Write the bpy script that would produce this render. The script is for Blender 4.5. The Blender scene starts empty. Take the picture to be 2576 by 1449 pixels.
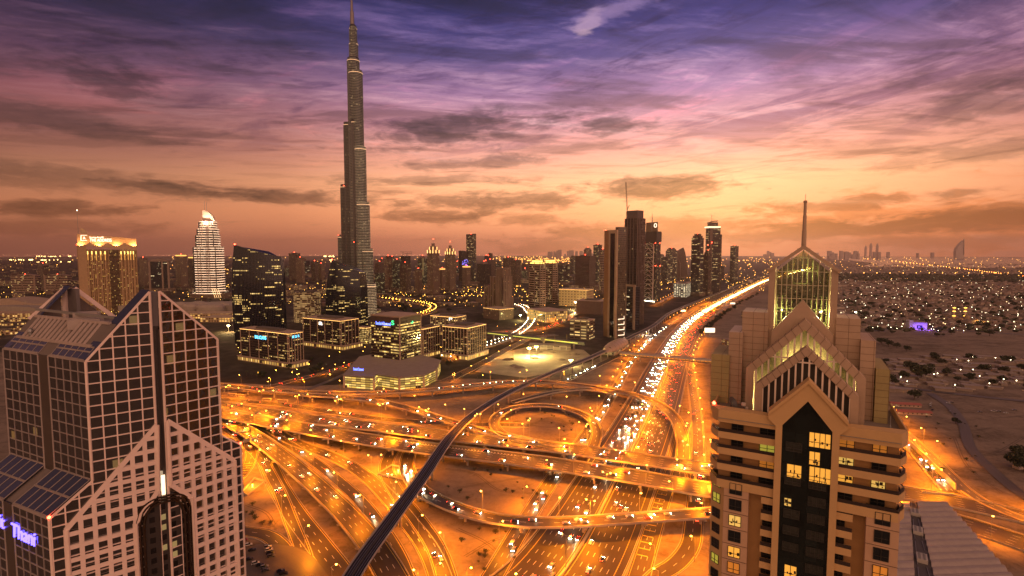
import bpy, bmesh, math, random
from math import sin, cos, tan, atan, atan2, asin, radians, pi, sqrt, floor
from mathutils import Vector, Matrix
from mathutils.geometry import tessellate_polygon

# ------------------------------------------------------------------ camera
scene = bpy.context.scene
COL = scene.collection
FPX, PW, PH, HC, HZ = 1300.0, 2576.0, 1449.0, 180.0, 636.0   # focal length in reference pixels, reference size, eye height, horizon row
PITCH = atan((PH/2-HZ)/FPX)
cam = bpy.data.cameras.new('camera'); camo = bpy.data.objects.new('camera', cam); COL.objects.link(camo)
camo.location = (0, 0, HC); camo.rotation_euler = (pi/2-PITCH, 0, 0)
cam.sensor_width = 36; cam.lens = 36*FPX/PW; cam.clip_start = 1; cam.clip_end = 90000
scene.camera = camo
scene.view_settings.view_transform = 'Standard'; scene.view_settings.look = 'None'
scene.view_settings.exposure = 0; scene.view_settings.gamma = 1
scene.cycles.use_denoising = True
scene.cycles.max_bounces = 5; scene.cycles.diffuse_bounces = 2; scene.cycles.glossy_bounces = 3
scene.cycles.transmission_bounces = 3; scene.cycles.transparent_max_bounces = 8; scene.cycles.volume_bounces = 0
scene.cycles.sample_clamp_indirect = 4; scene.cycles.use_light_tree = True
scene.cycles.caustics_reflective = False; scene.cycles.caustics_refractive = False

def lin(r, g, b, k=1.0):
    f = lambda c: (c/255/12.92) if c/255 <= .04045 else ((c/255+.055)/1.055)**2.4
    return (f(r)*k, f(g)*k, f(b)*k, 1)

# ------------------------------------------------------------------ sky
class NT:
    """small helper that strings shader nodes together"""
    def __init__(s, tree): s.t = tree; s.n = tree.nodes; s.l = tree.links
    def put(s, sock, v):
        if isinstance(v, bpy.types.NodeSocket): s.l.new(v, sock)
        elif v is not None: sock.default_value = v
    def m(s, op, a=None, b=None, c=None, clamp=False):
        n = s.n.new('ShaderNodeMath'); n.operation = op; n.use_clamp = clamp
        for i, v in enumerate((a, b, c)):
            if v is not None: s.put(n.inputs[i], v)
        return n.outputs[0]
    def mix(s, f, a, b, bt='MIX'):
        n = s.n.new('ShaderNodeMix'); n.data_type = 'RGBA'; n.blend_type = bt
        s.put(n.inputs[0], f); s.put(n.inputs[6], a); s.put(n.inputs[7], b)
        return n.outputs[2]
    def ramp(s, f, stops, interp='LINEAR'):
        n = s.n.new('ShaderNodeValToRGB'); n.color_ramp.interpolation = interp
        e = n.color_ramp.elements
        while len(e) < len(stops): e.new(.5)
        for el, (p, c) in zip(e, sorted(stops, key=lambda q: q[0])): el.position = p; el.color = c
        s.put(n.inputs[0], f); return n.outputs[0]
    def noise(s, vec, scale, detail=4, rough=.5, dist=0):
        n = s.n.new('ShaderNodeTexNoise'); s.put(n.inputs['Vector'], vec)
        n.inputs['Scale'].default_value = scale; n.inputs['Detail'].default_value = detail
        n.inputs['Roughness'].default_value = rough; n.inputs['Distortion'].default_value = dist
        return n.outputs[0]
    def white(s, vec):
        n = s.n.new('ShaderNodeTexWhiteNoise'); n.noise_dimensions = '3D'; s.put(n.inputs['Vector'], vec); return n.outputs
    def sep(s, v): n = s.n.new('ShaderNodeSeparateXYZ'); s.put(n.inputs[0], v); return n.outputs
    def com(s, x, y, z):
        n = s.n.new('ShaderNodeCombineXYZ')
        for i, v in enumerate((x, y, z)): s.put(n.inputs[i], v)
        return n.outputs[0]
    def sstep(s, v, a, b):
        n = s.n.new('ShaderNodeMapRange'); n.interpolation_type = 'SMOOTHSTEP'
        s.put(n.inputs[0], v); n.inputs[1].default_value = a; n.inputs[2].default_value = b
        n.inputs[3].default_value = 0; n.inputs[4].default_value = 1
        return n.outputs[0]

def azel(px, py):
    u = (px-PW/2)/FPX; v = (PH/2-py)/FPX
    x, y, z = u, cos(PITCH)+v*sin(PITCH), -sin(PITCH)+v*cos(PITCH)
    return atan2(x, y), atan2(z, sqrt(x*x+y*y))

SUN_EL, SUN_AZ = radians(3), radians(20)
w = bpy.data.worlds.new('World'); scene.world = w; w.use_nodes = True
T = NT(w.node_tree); bg = T.n['Background']
tc = T.n.new('ShaderNodeTexCoord').outputs['Generated']
X, Y, Z = T.sep(tc)
el = T.m('ARCSINE', Z); az = T.m('ARCTAN2', X, Y)
def elr(py): return max(0, azel(PW/2, py)[1])/radians(60)
base = T.ramp(T.m('DIVIDE', el, radians(60), clamp=True), [
    (0, lin(202, 126, 98, 1.4)), (elr(600), lin(220, 138, 102, 1.5)), (elr(540), lin(243, 162, 112, 1.7)), (elr(470), lin(250, 180, 130, 1.75)),
    (elr(400), lin(238, 166, 142, 1.5)), (elr(320), lin(206, 144, 154, 1.35)), (elr(240), lin(162, 120, 162, 1.28)),
    (elr(150), lin(92, 78, 142, 1.08)), (elr(70), lin(55, 51, 126, 1.0)), (elr(0), lin(32, 31, 98, 1.0)), (.52, lin(44, 42, 104)), (1, lin(112, 86, 74))])  # last stop: unseen zenith brightened to lift the ambient light
# the side away from the sunset is darker and browner
side = T.ramp(T.m('DIVIDE', T.m('ADD', az, pi), 2*pi, clamp=True), [
    (0, (.62, .44, .42, 1)), (.25, (.50, .42, .40, 1)), (.375, (.20, .145, .17, 1)), (.405, (.30, .235, .25, 1)), (.435, (.46, .38, .38, 1)), (.47, (.80, .74, .73, 1)),
    (.56, (1.0, .98, .96, 1)), (.595, (.90, .83, .79, 1)), (.63, (.52, .43, .46, 1)), (.75, (.55, .45, .45, 1)), (1, (.62, .44, .42, 1))])
side = T.mix(T.sstep(el, radians(10), radians(-1)), side, T.mix(.42, side, (1, .92, .90, 1)))
sky = T.mix(1, base, side, 'MULTIPLY')
# pink glow added to the unseen sky behind the viewer to light the facades
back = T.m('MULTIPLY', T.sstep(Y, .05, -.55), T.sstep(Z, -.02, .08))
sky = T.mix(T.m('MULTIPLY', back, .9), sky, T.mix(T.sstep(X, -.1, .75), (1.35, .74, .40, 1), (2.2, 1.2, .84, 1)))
# below the horizon
sky = T.mix(T.sstep(Z, -.004, -.03), sky, lin(70, 45, 38))
# high wisps drawn on a flat cloud deck
hz = T.m('MAXIMUM', Z, .03)
cx = T.m('DIVIDE', X, hz); cy = T.m('DIVIDE', Y, hz)
deck = T.com(T.m('ADD', T.m('MULTIPLY', cx, .42), T.m('MULTIPLY', cy, -.10)), T.m('ADD', T.m('MULTIPLY', cy, 1.0), T.m('MULTIPLY', cx, -.16)), 0)
n1 = T.noise(deck, 1.7, 7, .62, .7)
n2 = T.noise(deck, 7.5, 7, .66, .4)
n3 = T.noise(T.mix(1, deck, (.35, 1, 1, 1), 'MULTIPLY'), 26, 6, .65, .8)
wis = T.sstep(T.m('ADD', T.m('ADD', T.m('MULTIPLY', n1, .56), T.m('MULTIPLY', n2, .36)), T.m('MULTIPLY', n3, .08)), .47, .68)
hi = T.sstep(el, radians(4), radians(14))
sky = T.mix(T.m('MULTIPLY', T.m('MULTIPLY', wis, hi), .80), sky, T.mix(1, T.ramp(T.m('DIVIDE', el, radians(60), clamp=True), [
    (0, lin(255, 190, 150, 1.4)), (elr(420), lin(255, 192, 170, 1.4)), (elr(250), lin(228, 178, 200, 1.3)), (elr(100), lin(150, 125, 188, 1.15)), (elr(0), lin(105, 92, 168))]), side, 'MULTIPLY'))
drk = T.sstep(T.m('ADD', T.m('MULTIPLY', n1, .6), T.m('MULTIPLY', T.noise(T.com(T.m('ADD', cx, 7.3), T.m('MULTIPLY', cy, 2.2), 3.1), .8, 7, .64, .8), .4)), .515, .40)
sky = T.mix(T.m('MULTIPLY', T.m('MULTIPLY', drk, hi), .78), sky, T.mix(.62, sky, lin(80, 52, 74), 'MULTIPLY'))
# low dark clouds, each at its own bearing and height
vec = T.com(T.m('MULTIPLY', az, 1.0), T.m('MULTIPLY', el, 3.4), 0)
wob = T.m('SUBTRACT', T.noise(vec, 9, 6, .62, .4), .5)
wob2 = T.m('SUBTRACT', T.noise(vec, 26, 5, .6, .6), .5)
mask = None
def blob(px, py, rx, ry, k, tilt=0):
    a0, e0 = azel(px, py); ra = abs(azel(px+rx, py)[0]-a0); re = abs(azel(px, py-ry)[1]-e0)
    da = T.m('SUBTRACT', az, a0); de = T.m('SUBTRACT', el, e0)
    de = T.m('SUBTRACT', de, T.m('MULTIPLY', da, tilt))
    qa = T.m('DIVIDE', da, ra); qe = T.m('DIVIDE', de, re)
    d = T.m('SQRT', T.m('ADD', T.m('MULTIPLY', qa, qa), T.m('MULTIPLY', qe, qe)))
    d = T.m('ADD', d, T.m('ADD', T.m('MULTIPLY', wob, 3.4), T.m('MULTIPLY', wob2, 2.4)))
    return T.m('MULTIPLY', T.m('MULTIPLY', T.sstep(d, 1.60, .45), k*1.35), T.m('ADD', 1.0, T.m('MULTIPLY', wob2, 1.0)), clamp=True)
for b in [(1165, 325, 215, 34, .62, .12), (1540, 316, 95, 15, .62, 0), (1640, 472, 165, 28, .70, .03), (1240, 508, 230, 20, .62, .02), (1110, 543, 130, 16, .62, 0),
          (1320, 553, 80, 13, .5, 0), (1200, 410, 150, 12, .5, .06), (1090, 455, 190, 11, .45, .03), (600, 487, 290, 16, .66, -.03), (110, 528, 190, 19, .66, .02), (90, 440, 330, 30, .42, -.04), (130, 566, 220, 22, .42, 0),
          (240, 196, 120, 40, .5, -.1), (120, 300, 260, 30, .4, -.05), (2250, 570, 460, 25, .80, .03), (2450, 545, 230, 20, .70, 0), (1990, 592, 330, 19, .78, .05), (1640, 590, 330, 32, .62, .06), (1420, 612, 140, 15, .5, .15),
          (2130, 514, 180, 15, .5, .03), (2400, 488, 120, 13, .5, .05), (2540, 520, 110, 16, .5, 0), (2260, 610, 210, 20, .5, 0), (2500, 600, 120, 16, .45, 0), (2500, 250, 220, 30, .42, .1), (1330, 270, 120, 10, .3, 0), (2480, 380, 260, 22, .35, .05)]:
    v = blob(*b); mask = v if mask is None else T.m('MAXIMUM', mask, v)
sky = T.mix(blob(2330, 560, 520, 60, .5, 0), sky, lin(232, 118, 48, 1.15))
sky = T.mix(mask, sky, T.mix(1, sky, T.ramp(T.m('DIVIDE', el, radians(60), clamp=True), [(0, (.40, .32, .28, 1)), (elr(520), (.24, .21, .21, 1)), (elr(330), (.14, .14, .20, 1)), (1, (.3, .28, .4, 1))]), 'MULTIPLY'))
bv = T.com(T.m('MULTIPLY', az, 2.6), T.m('ADD', T.m('MULTIPLY', el, 22), T.m('MULTIPLY', az, -1.2)), 1.7)
bn = T.m('ADD', T.m('MULTIPLY', T.noise(bv, 1.15, 8, .62, .9), .75), T.m('MULTIPLY', T.noise(bv, 4.6, 6, .65, .6), .25))
low = T.m('MULTIPLY', T.sstep(el, radians(.6), radians(2.2)), T.sstep(el, radians(15), radians(7)))
sky = T.mix(T.m('MULTIPLY', T.m('MULTIPLY', T.sstep(bn, .525, .66), low), .85), sky, T.mix(1, sky, (.36, .31, .31, 1), 'MULTIPLY'))
uv2 = T.com(T.m('MULTIPLY', az, 3.2), T.m('ADD', T.m('MULTIPLY', el, 15), T.m('MULTIPLY', az, -2.6)), 6.4)
bn2 = T.m('ADD', T.m('MULTIPLY', T.noise(uv2, 1.0, 8, .64, 1.0), .7), T.m('MULTIPLY', T.noise(uv2, 4.0, 7, .66, .7), .3))
upb = T.sstep(el, radians(7), radians(14))
sky = T.mix(T.m('MULTIPLY', T.m('MULTIPLY', T.sstep(bn2, .49, .62), upb), .78), sky, T.mix(1, sky, (.40, .33, .52, 1), 'MULTIPLY'))
sky = T.mix(T.m('MULTIPLY', T.m('MULTIPLY', T.sstep(bn2, .48, .36), upb), .75), sky, T.mix(1, sky, (1.60, 1.36, 1.28, 1), 'MULTIPLY'))
# one bright torn cloud high up, and the pale streak beside the tall tower
sky = T.mix(blob(1478, 62, 30, 20, .50, .5), sky, lin(205, 168, 186))
sky = T.mix(blob(1540, 26, 85, 22, .42, .30), sky, lin(160, 130, 182))
# a weak physical dusk sky under the cloud colours
ns = T.n.new('ShaderNodeTexSky'); ns.sky_type = 'NISHITA'; ns.sun_disc = False
ns.sun_elevation = SUN_EL; ns.sun_rotation = SUN_AZ
sky = T.mix(1, sky, T.mix(1, ns.outputs[0], (.012, .012, .012, 1), 'MULTIPLY'), 'ADD')
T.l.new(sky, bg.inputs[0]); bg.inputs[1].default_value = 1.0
w.cycles.sampling_method = 'MANUAL'; w.cycles.sample_map_resolution = 512

# last light of the sun, already at the horizon
sl = bpy.data.lights.new('sun', 'SUN'); slo = bpy.data.objects.new('sun', sl); COL.objects.link(slo)
sl.energy = .35; sl.angle = radians(10); sl.color = (1, .55, .36)
sd = Vector((sin(SUN_AZ)*cos(SUN_EL), cos(SUN_AZ)*cos(SUN_EL), sin(SUN_EL)))
slo.rotation_euler = sd.to_track_quat('Z', 'Y').to_euler(); slo.location = sd*500

# ------------------------------------------------------------------ helpers: a reference pixel becomes a bearing, a bearing plus a height or a distance becomes a place
def ray(px, py):
    u = (px-PW/2)/FPX; v = (PH/2-py)/FPX
    return Vector((u, cos(PITCH)+v*sin(PITCH), -sin(PITCH)+v*cos(PITCH)))
def G(px, py, z=0.0):
    d = ray(px, py); t = (z-HC)/d.z
    return Vector((d.x*t, d.y*t, z))
def at(px, py, Y):
    d = ray(px, py); t = Y/d.y
    return Vector((d.x*t, Y, HC+d.z*t))
class Wall:
    """an upright plane with a start point, a direction along it (s), a direction into it (n) and height z"""
    def __init__(s, P, ang, n_sign=1):
        s.P = Vector((P[0], P[1])); a = radians(ang)
        s.d = Vector((sin(a), cos(a))); s.n = Vector((-s.d.y, s.d.x))*n_sign
    def sz(s, px, py, n=0.0):
        r = ray(px, py); P = s.P+s.n*n; k = Vector((s.n.x, s.n.y))
        t = (P.x*k.x+P.y*k.y)/(r.x*k.x+r.y*k.y)
        q = Vector((r.x*t, r.y*t)); return ((q-s.P).dot(s.d), HC+r.z*t)
    def p(s, a, n, z):
        q = s.P+s.d*a+s.n*n; return Vector((q.x, q.y, z))

class MB:
    """collects faces and links them as ONE mesh object"""
    def __init__(s): s.v = []; s.f = []; s.m = []; s.mi = 0
    def add(s, vs, fs):
        o = len(s.v); s.v += [tuple(v) for v in vs]
        for f in fs: s.f.append([i+o for i in f]); s.m.append(s.mi)
        return s
    def quad(s, a, b, c, d): return s.add([a, b, c, d], [(0, 1, 2, 3)])
    def prism(s, base, off):
        """closed solid: polygon (3D points) swept by a vector"""
        off = Vector(off); n = len(base); b = [Vector(p) for p in base]
        nrm = Vector((0, 0, 0))
        for i in range(n): nrm += b[i].cross(b[(i+1) % n])
        if nrm.dot(off) > 0: b = b[::-1]
        tris = tessellate_polygon([b]) if n > 4 else None
        vs = b+[p+off for p in b]
        fs = []
        if tris is None: fs = [tuple(range(n)), tuple(range(2*n-1, n-1, -1))]
        else:
            for t in tris:
                t = list(t)
                if (b[t[1]]-b[t[0]]).cross(b[t[2]]-b[t[0]]).dot(off) > 0: t = t[::-1]
                fs.append(tuple(t)); fs.append(tuple(i+n for i in t[::-1]))
        for i in range(n):
            j = (i+1) % n; fs.append((j, i, i+n, j+n))
        return s.add(vs, fs)
    def box(s, c, sx, sy, sz, rot=0.0):
        """box standing on c (centre of its foot)"""
        ca, sa = cos(rot), sin(rot); c = Vector(c)
        b = [c+Vector((x*sx/2*ca-y*sy/2*sa, x*sx/2*sa+y*sy/2*ca, 0)) for x, y in ((-1, -1), (1, -1), (1, 1), (-1, 1))]
        return s.prism(b, (0, 0, sz))
    def bar(s, a, b, wd, hg=None):
        a = Vector(a); b = Vector(b); hg = hg or wd; d = (b-a)
        if d.length < 1e-6: return s
        d.normalize(); up = Vector((0, 0, 1)) if abs(d.z) < .95 else Vector((1, 0, 0))
        x = d.cross(up).normalized()*wd/2; y = x.cross(d).normalized()*hg/2
        return s.prism([a-x-y, a+x-y, a+x+y, a-x+y], b-a)
    def lathe(s, c, prof, n=12, sx=1.0, sy=1.0, rot=0.0):
        c = Vector(c); vs = []; fs = []; ca, sa = cos(rot), sin(rot)
        for r, z in prof:
            for i in range(n):
                x = r*cos(2*pi*i/n)*sx; y = r*sin(2*pi*i/n)*sy
                vs.append(c+Vector((x*ca-y*sa, x*sa+y*ca, z)))
        for k in range(len(prof)-1):
            for i in range(n):
                j = (i+1) % n; fs.append((k*n+i, k*n+j, k*n+n+j, k*n+n+i))
        fs.append(tuple(range(n-1, -1, -1))); fs.append(tuple((len(prof)-1)*n+i for i in range(n)))
        return s.add(vs, fs)
    def strip(s, A, B):
        n = len(A); return s.add(list(A)+list(B), [(i, i+1, n+i+1, n+i) for i in range(n-1)])
    def sweep(s, secs, closed=True):
        """skin a list of equal rings"""
        k = len(secs[0]); o = []
        for r in secs: o += r
        fs = []
        for i in range(len(secs)-1):
            for j in range(k if closed else k-1):
                q = (j+1) % k; fs.append((i*k+j, i*k+q, i*k+k+q, i*k+k+j))
        if closed: fs.append(tuple(range(k-1, -1, -1))); fs.append(tuple((len(secs)-1)*k+j for j in range(k)))
        return s.add(o, fs)
    def build(s, name, mat, parent=None, smooth=False, loc=None):
        me = bpy.data.meshes.new(name)
        off = Vector(parent.location) if parent is not None else (Vector(loc) if loc is not None else Vector((0, 0, 0)))
        if parent is not None and parent.parent is not None: off = off+Vector(parent.parent.location)
        me.from_pydata([(a-off.x, b-off.y, c-off.z) for a, b, c in s.v], [], s.f)
        for mm in (mat if isinstance(mat, (list, tuple)) else [mat]): me.materials.append(mm)
        if any(s.m):
            for p, i in zip(me.polygons, s.m): p.material_index = i
        if smooth:
            for p in me.polygons: p.use_smooth = True
        me.update()
        o = bpy.data.objects.new(name, me); COL.objects.link(o)
        if parent is not None: o.parent = parent
        elif loc is not None: o.location = loc
        return o

def tag(o, label=None, cat=None, group=None, kind=None):
    if label: o['label'] = label
    if cat: o['category'] = cat
    if group: o['group'] = group
    if kind: o['kind'] = kind
    return o
def thing(name, label, cat, loc, group=None):
    o = bpy.data.objects.new(name, None); COL.objects.link(o); o.location = loc; o.empty_display_size = .5
    return tag(o, label, cat, group)
def struct(o): o['kind'] = 'structure'; return o
KIDS = {}
def dup(root, loc, rot=0.0, label=None, group=None, scale=None):
    """copy of a thing with its parts and sub-parts"""
    if root.name not in KIDS: KIDS[root.name] = [(c, list(c.children)) for c in root.children]
    r = root.copy(); COL.objects.link(r); r.location = loc; r.rotation_euler = (0, 0, rot)
    if scale: r.scale = (scale,)*3 if isinstance(scale, (int, float)) else scale
    if label: r['label'] = label
    if group: r['group'] = group
    for ch, gr in KIDS[root.name]:
        c = ch.copy(); COL.objects.link(c); c.parent = r
        for g in gr: d = g.copy(); COL.objects.link(d); d.parent = c
    return r

# ------------------------------------------------------------------ materials
MATS = {}
def mat_new(name):
    m = bpy.data.materials.new(name); m.use_nodes = True
    t = NT(m.node_tree); return m, t, t.n['Principled BSDF']
def plain(name, col, rough=.6, metal=0.0, emit=None, es=0.0, var=.12, vs=.15, spec=None):
    if name in MATS: return MATS[name]
    m, t, b = mat_new(name)
    if var:
        co = t.n.new('ShaderNodeTexCoord').outputs['Object']
        n = t.noise(co, vs, 5, .6); n2 = t.noise(co, vs*11, 3, .6)
        f = t.m('ADD', t.m('MULTIPLY', t.m('SUBTRACT', n, .5), var*4), t.m('MULTIPLY', t.m('SUBTRACT', n2, .5), var*2))
        c = t.mix(1, (*col, 1), t.com(t.m('ADD', 1, f), t.m('ADD', 1, f), t.m('ADD', 1, f)), 'MULTIPLY')
        t.l.new(c, b.inputs['Base Color'])
    else: b.inputs['Base Color'].default_value = (*col, 1)
    b.inputs['Roughness'].default_value = rough; b.inputs['Metallic'].default_value = metal
    if spec is not None: b.inputs['Specular IOR Level'].default_value = spec
    if emit: b.inputs['Emission Color'].default_value = (*emit, 1); b.inputs['Emission Strength'].default_value = es; m.cycles.emission_sampling = 'NONE'
    MATS[name] = m; return m
def glow(name, col, es): return plain(name, col, .5, 0, col, es, var=0)

def facade(name, wall=(.22, .16, .12), glass=(.02, .022, .028), fl=3.6, bay=3.2, wv=.55, wu=.62, lit=.06, group=.0, gsz=7, litcol=(1, .62, .22), es=2.2,
           rough=.12, seed=0.0, band=0.0, bandcol=(1, .72, .38), wrough=.65, round_=False, vfade=0.0, wvar=.10):
    """a wall with rows of windows set out in metres along the wall and up it; some windows have their lights on"""
    if name in MATS: return MATS[name]
    m, t, b = mat_new(name)
    P = t.sep(t.n.new('ShaderNodeTexCoord').outputs['Object']); N = t.sep(t.n.new('ShaderNodeNewGeometry').outputs['True Normal'])
    if round_: s = t.m('MULTIPLY', t.m('ARCTAN2', P[1], P[0]), round_)
    else: s = t.m('ADD', t.m('MULTIPLY', P[0], t.m('MULTIPLY', N[1], -1)), t.m('MULTIPLY', P[1], N[0]))
    us = t.m('ADD', t.m('DIVIDE', s, bay), 500.37); vz = t.m('DIVIDE', P[2], fl)
    fu = t.m('ABSOLUTE', t.m('SUBTRACT', t.m('FRACT', us), .5)); fv = t.m('ABSOLUTE', t.m('SUBTRACT', t.m('FRACT', vz), .5))
    up = t.m('LESS_THAN', t.m('ABSOLUTE', N[2]), .5)
    mk = t.m('MULTIPLY', t.m('MULTIPLY', t.m('LESS_THAN', fu, wu/2), t.m('LESS_THAN', fv, wv/2)), up)
    sd = t.m('ADD', t.m('MULTIPLY', t.m('ROUND', t.m('MULTIPLY', N[0], 5)), 3.7), seed)
    cell = t.com(t.m('FLOOR', us), t.m('FLOOR', vz), sd)
    wn = t.white(cell); r1 = wn[0]; rc = t.sep(wn[1])
    p = lit
    if group:
        g = t.white(t.com(t.m('FLOOR', t.m('DIVIDE', us, gsz)), t.m('FLOOR', vz), t.m('ADD', sd, 31.7)))[0]
        p = t.m('ADD', t.m('MULTIPLY', t.m('LESS_THAN', g, group), .8), lit)
    on = t.m('MULTIPLY', t.m('LESS_THAN', r1, p), mk)
    co = t.n.new('ShaderNodeTexCoord').outputs['Object']
    wn2 = t.m('ADD', 1, t.m('MULTIPLY', t.m('SUBTRACT', t.noise(co, .06, 5, .65), .5), wvar*5))
    wc = t.mix(1, (*wall, 1), t.com(wn2, wn2, wn2), 'MULTIPLY')
    gv = t.m('ADD', .6, t.m('MULTIPLY', rc[2], .9))
    gc = t.mix(1, (*glass, 1), t.com(gv, gv, gv), 'MULTIPLY')
    t.l.new(t.mix(mk, wc, gc), b.inputs['Base Color'])
    t.l.new(t.m('ADD', wrough, t.m('MULTIPLY', mk, rough-wrough)), b.inputs['Roughness'])
    e = t.m('MULTIPLY', on, t.m('ADD', .35, t.m('MULTIPLY', t.m('POWER', rc[0], 2), 1.5)))
    if es: e = t.m('MULTIPLY', e, es)
    ec = t.mix(t.m('MULTIPLY', rc[1], .5), (*litcol, 1), (1, .70, .30, 1))
    if band:  # floodlight on the wall put in as a glowing stripe per floor
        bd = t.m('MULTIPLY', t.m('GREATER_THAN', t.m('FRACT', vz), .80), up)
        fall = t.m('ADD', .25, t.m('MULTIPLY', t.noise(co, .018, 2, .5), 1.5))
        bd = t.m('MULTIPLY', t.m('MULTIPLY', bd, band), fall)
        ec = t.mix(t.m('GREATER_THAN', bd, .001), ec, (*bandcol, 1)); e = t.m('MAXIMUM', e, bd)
    t.l.new(ec, b.inputs['Emission Color']); t.l.new(e, b.inputs['Emission Strength'])
    m.cycles.emission_sampling = 'NONE'
    MATS[name] = m; return m

def ground_mat():
    m, t, b = mat_new('desert_sand')
    co = t.n.new('ShaderNodeNewGeometry').outputs['Position']
    a = t.noise(co, .0035, 8, .62, .6); c = t.noise(co, .03, 7, .65, .4); d = t.noise(co, .35, 4, .6)
    st = t.noise(t.mix(1, co, (.004, .03, 1, 1), 'MULTIPLY'), 1, 6, .6, 1.2)
    e = t.noise(co, .11, 6, .7, 1.5)
    f = t.m('ADD', t.m('ADD', t.m('MULTIPLY', a, .28), t.m('MULTIPLY', c, .26)), t.m('ADD', t.m('MULTIPLY', e, .26), t.m('MULTIPLY', st, .20)))
    col = t.ramp(f, [(.34, (.06, .045, .034, 1)), (.43, (.13, .10, .075, 1)), (.50, (.225, .175, .135, 1)), (.56, (.27, .21, .165, 1)), (.66, (.36, .29, .235, 1))])
    t.l.new(col, b.inputs['Base Color']); b.inputs['Roughness'].default_value = .95; b.inputs['Specular IOR Level'].default_value = .15
    return m
def city_mat():
    m, t, b = mat_new('city_ground')
    co = t.n.new('ShaderNodeNewGeometry').outputs['Position']
    a = t.noise(co, .006, 6, .6, .8); c = t.noise(co, .04, 5, .6)
    col = t.ramp(t.m('ADD', t.m('MULTIPLY', a, .6), t.m('MULTIPLY', c, .4)), [(.36, (.022, .020, .014, 1)), (.48, (.05, .040, .030, 1)), (.56, (.085, .066, .050, 1)), (.66, (.17, .13, .10, 1))])
    t.l.new(col, b.inputs['Base Color']); b.inputs['Roughness'].default_value = .9; b.inputs['Specular IOR Level'].default_value = .2
    return m
def road_mat(name, col, var=.5, wear=.3, rough=.5):
    m, t, b = mat_new(name)
    uv = t.n.new('ShaderNodeUVMap').outputs[0]
    U = t.sep(uv)   # x across in metres, y along in metres
    tyre = t.noise(t.com(t.m('MULTIPLY', U[0], 1.1), t.m('MULTIPLY', U[1], .006), 0), 1, 4, .6)
    pat = t.noise(t.com(t.m('MULTIPLY', U[0], .25), t.m('MULTIPLY', U[1], .03), 5), 1, 5, .6)
    gr = t.noise(t.com(U[0], U[1], 9), .9, 4, .7)
    f = t.m('ADD', .4, t.m('ADD', t.m('MULTIPLY', tyre, .55*2*wear/.3*.5), t.m('ADD', t.m('MULTIPLY', pat, var), t.m('MULTIPLY', gr, .3))))
    t.l.new(t.mix(1, (*col, 1), t.com(f, f, f), 'MULTIPLY'), b.inputs['Base Color']); b.inputs['Roughness'].default_value = rough
    b.inputs['Specular IOR Level'].default_value = .4
    return m
SAND = ground_mat()
ASPH = road_mat('asphalt', (.036, .029, .024), .9, .5, .5); ASPH2 = road_mat('worn_asphalt', (.09, .078, .068)); VIAD = road_mat('viaduct_deck', (.018, .016, .017), .5, .3, .6)
CONC = plain('concrete', (.40, .34, .27), .8, vs=.2); CONC2 = plain('dark_concrete', (.20, .17, .145), .8)
PAINT = plain('road_paint', (.72, .68, .56), .6, var=.10, vs=.5); YPAINT = plain('yellow_road_paint', (.75, .52, .10), .6, var=.1, vs=.5)
STEEL = plain('galvanised_steel', (.30, .29, .28), .45, .6); DARK = plain('dark_metal', (.035, .033, .035), .45, .3)
SODIUM = glow('sodium_lamp', (1, .42, .05), 26); REDL = glow('aviation_lamp', (1, .05, .02), 26); WHITEL = glow('white_lamp', (1, .86, .55), 18)
GOLDL = glow('gold_lamp', (1, .55, .14), 5); WARMROOM = glow('lit_room', (1, .60, .13), 1.5)
WHITE = plain('white_cladding', (.62, .50, .44), .6); CREAM = plain('cream_render', (.55, .40, .26), .75, vs=.06); ROOF = plain('flat_roof', (.20, .165, .14), .9)
BRONZE = plain('bronze_cladding', (.20, .15, .115), .5)

def polyclip_x(poly, z):
    """spans of a polygon (s,z) at height z"""
    xs = []
    for i in range(len(poly)):
        (a, b), (c, d) = poly[i], poly[(i+1) % len(poly)]
        if (b <= z < d) or (d <= z < b): xs.append(a+(z-b)/(d-b)*(c-a))
    xs.sort(); return list(zip(xs[::2], xs[1::2]))
def polyclip_z(poly, s): return polyclip_x([(b, a) for a, b in poly], s)
def grid_on(mb, W, poly, n, ds, dz, s0, z0, wv, wh, dep, edge=0.0):
    """bars along s and z clipped to a polygon on a wall"""
    smin = min(a for a, b in poly); smax = max(a for a, b in poly); zmin = min(b for a, b in poly); zmax = max(b for a, b in poly)
    k = math.ceil((smin-s0)/ds)
    while s0+k*ds < smax:
        s = s0+k*ds; k += 1
        for a, b in polyclip_z(poly, s+.001):
            if b-a > .3: mb.prism([W.p(s-wv/2, n, a), W.p(s+wv/2, n, a), W.p(s+wv/2, n, b), W.p(s-wv/2, n, b)], tuple(W.n.to_3d()*-dep))
    k = math.ceil((zmin-z0)/dz)
    while z0+k*dz < zmax:
        z = z0+k*dz; k += 1
        for a, b in polyclip_x(poly, z+.001):
            if b-a > .3: mb.prism([W.p(a, n, z-wh/2), W.p(b, n, z-wh/2), W.p(b, n, z+wh/2), W.p(a, n, z+wh/2)], tuple(W.n.to_3d()*-(dep-.03)))
    if edge:
        q = [W.p(a, n-dep/2, b) for a, b in poly]
        for i in range(len(q)): mb.bar(q[i], q[(i+1) % len(q)], dep+.06, edge)
    return mb
def plate(mb, W, poly, n, th):
    """solid of thickness th behind depth n"""
    return mb.prism([W.p(a, n, b) for a, b in poly], tuple(W.n.to_3d()*th))
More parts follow.
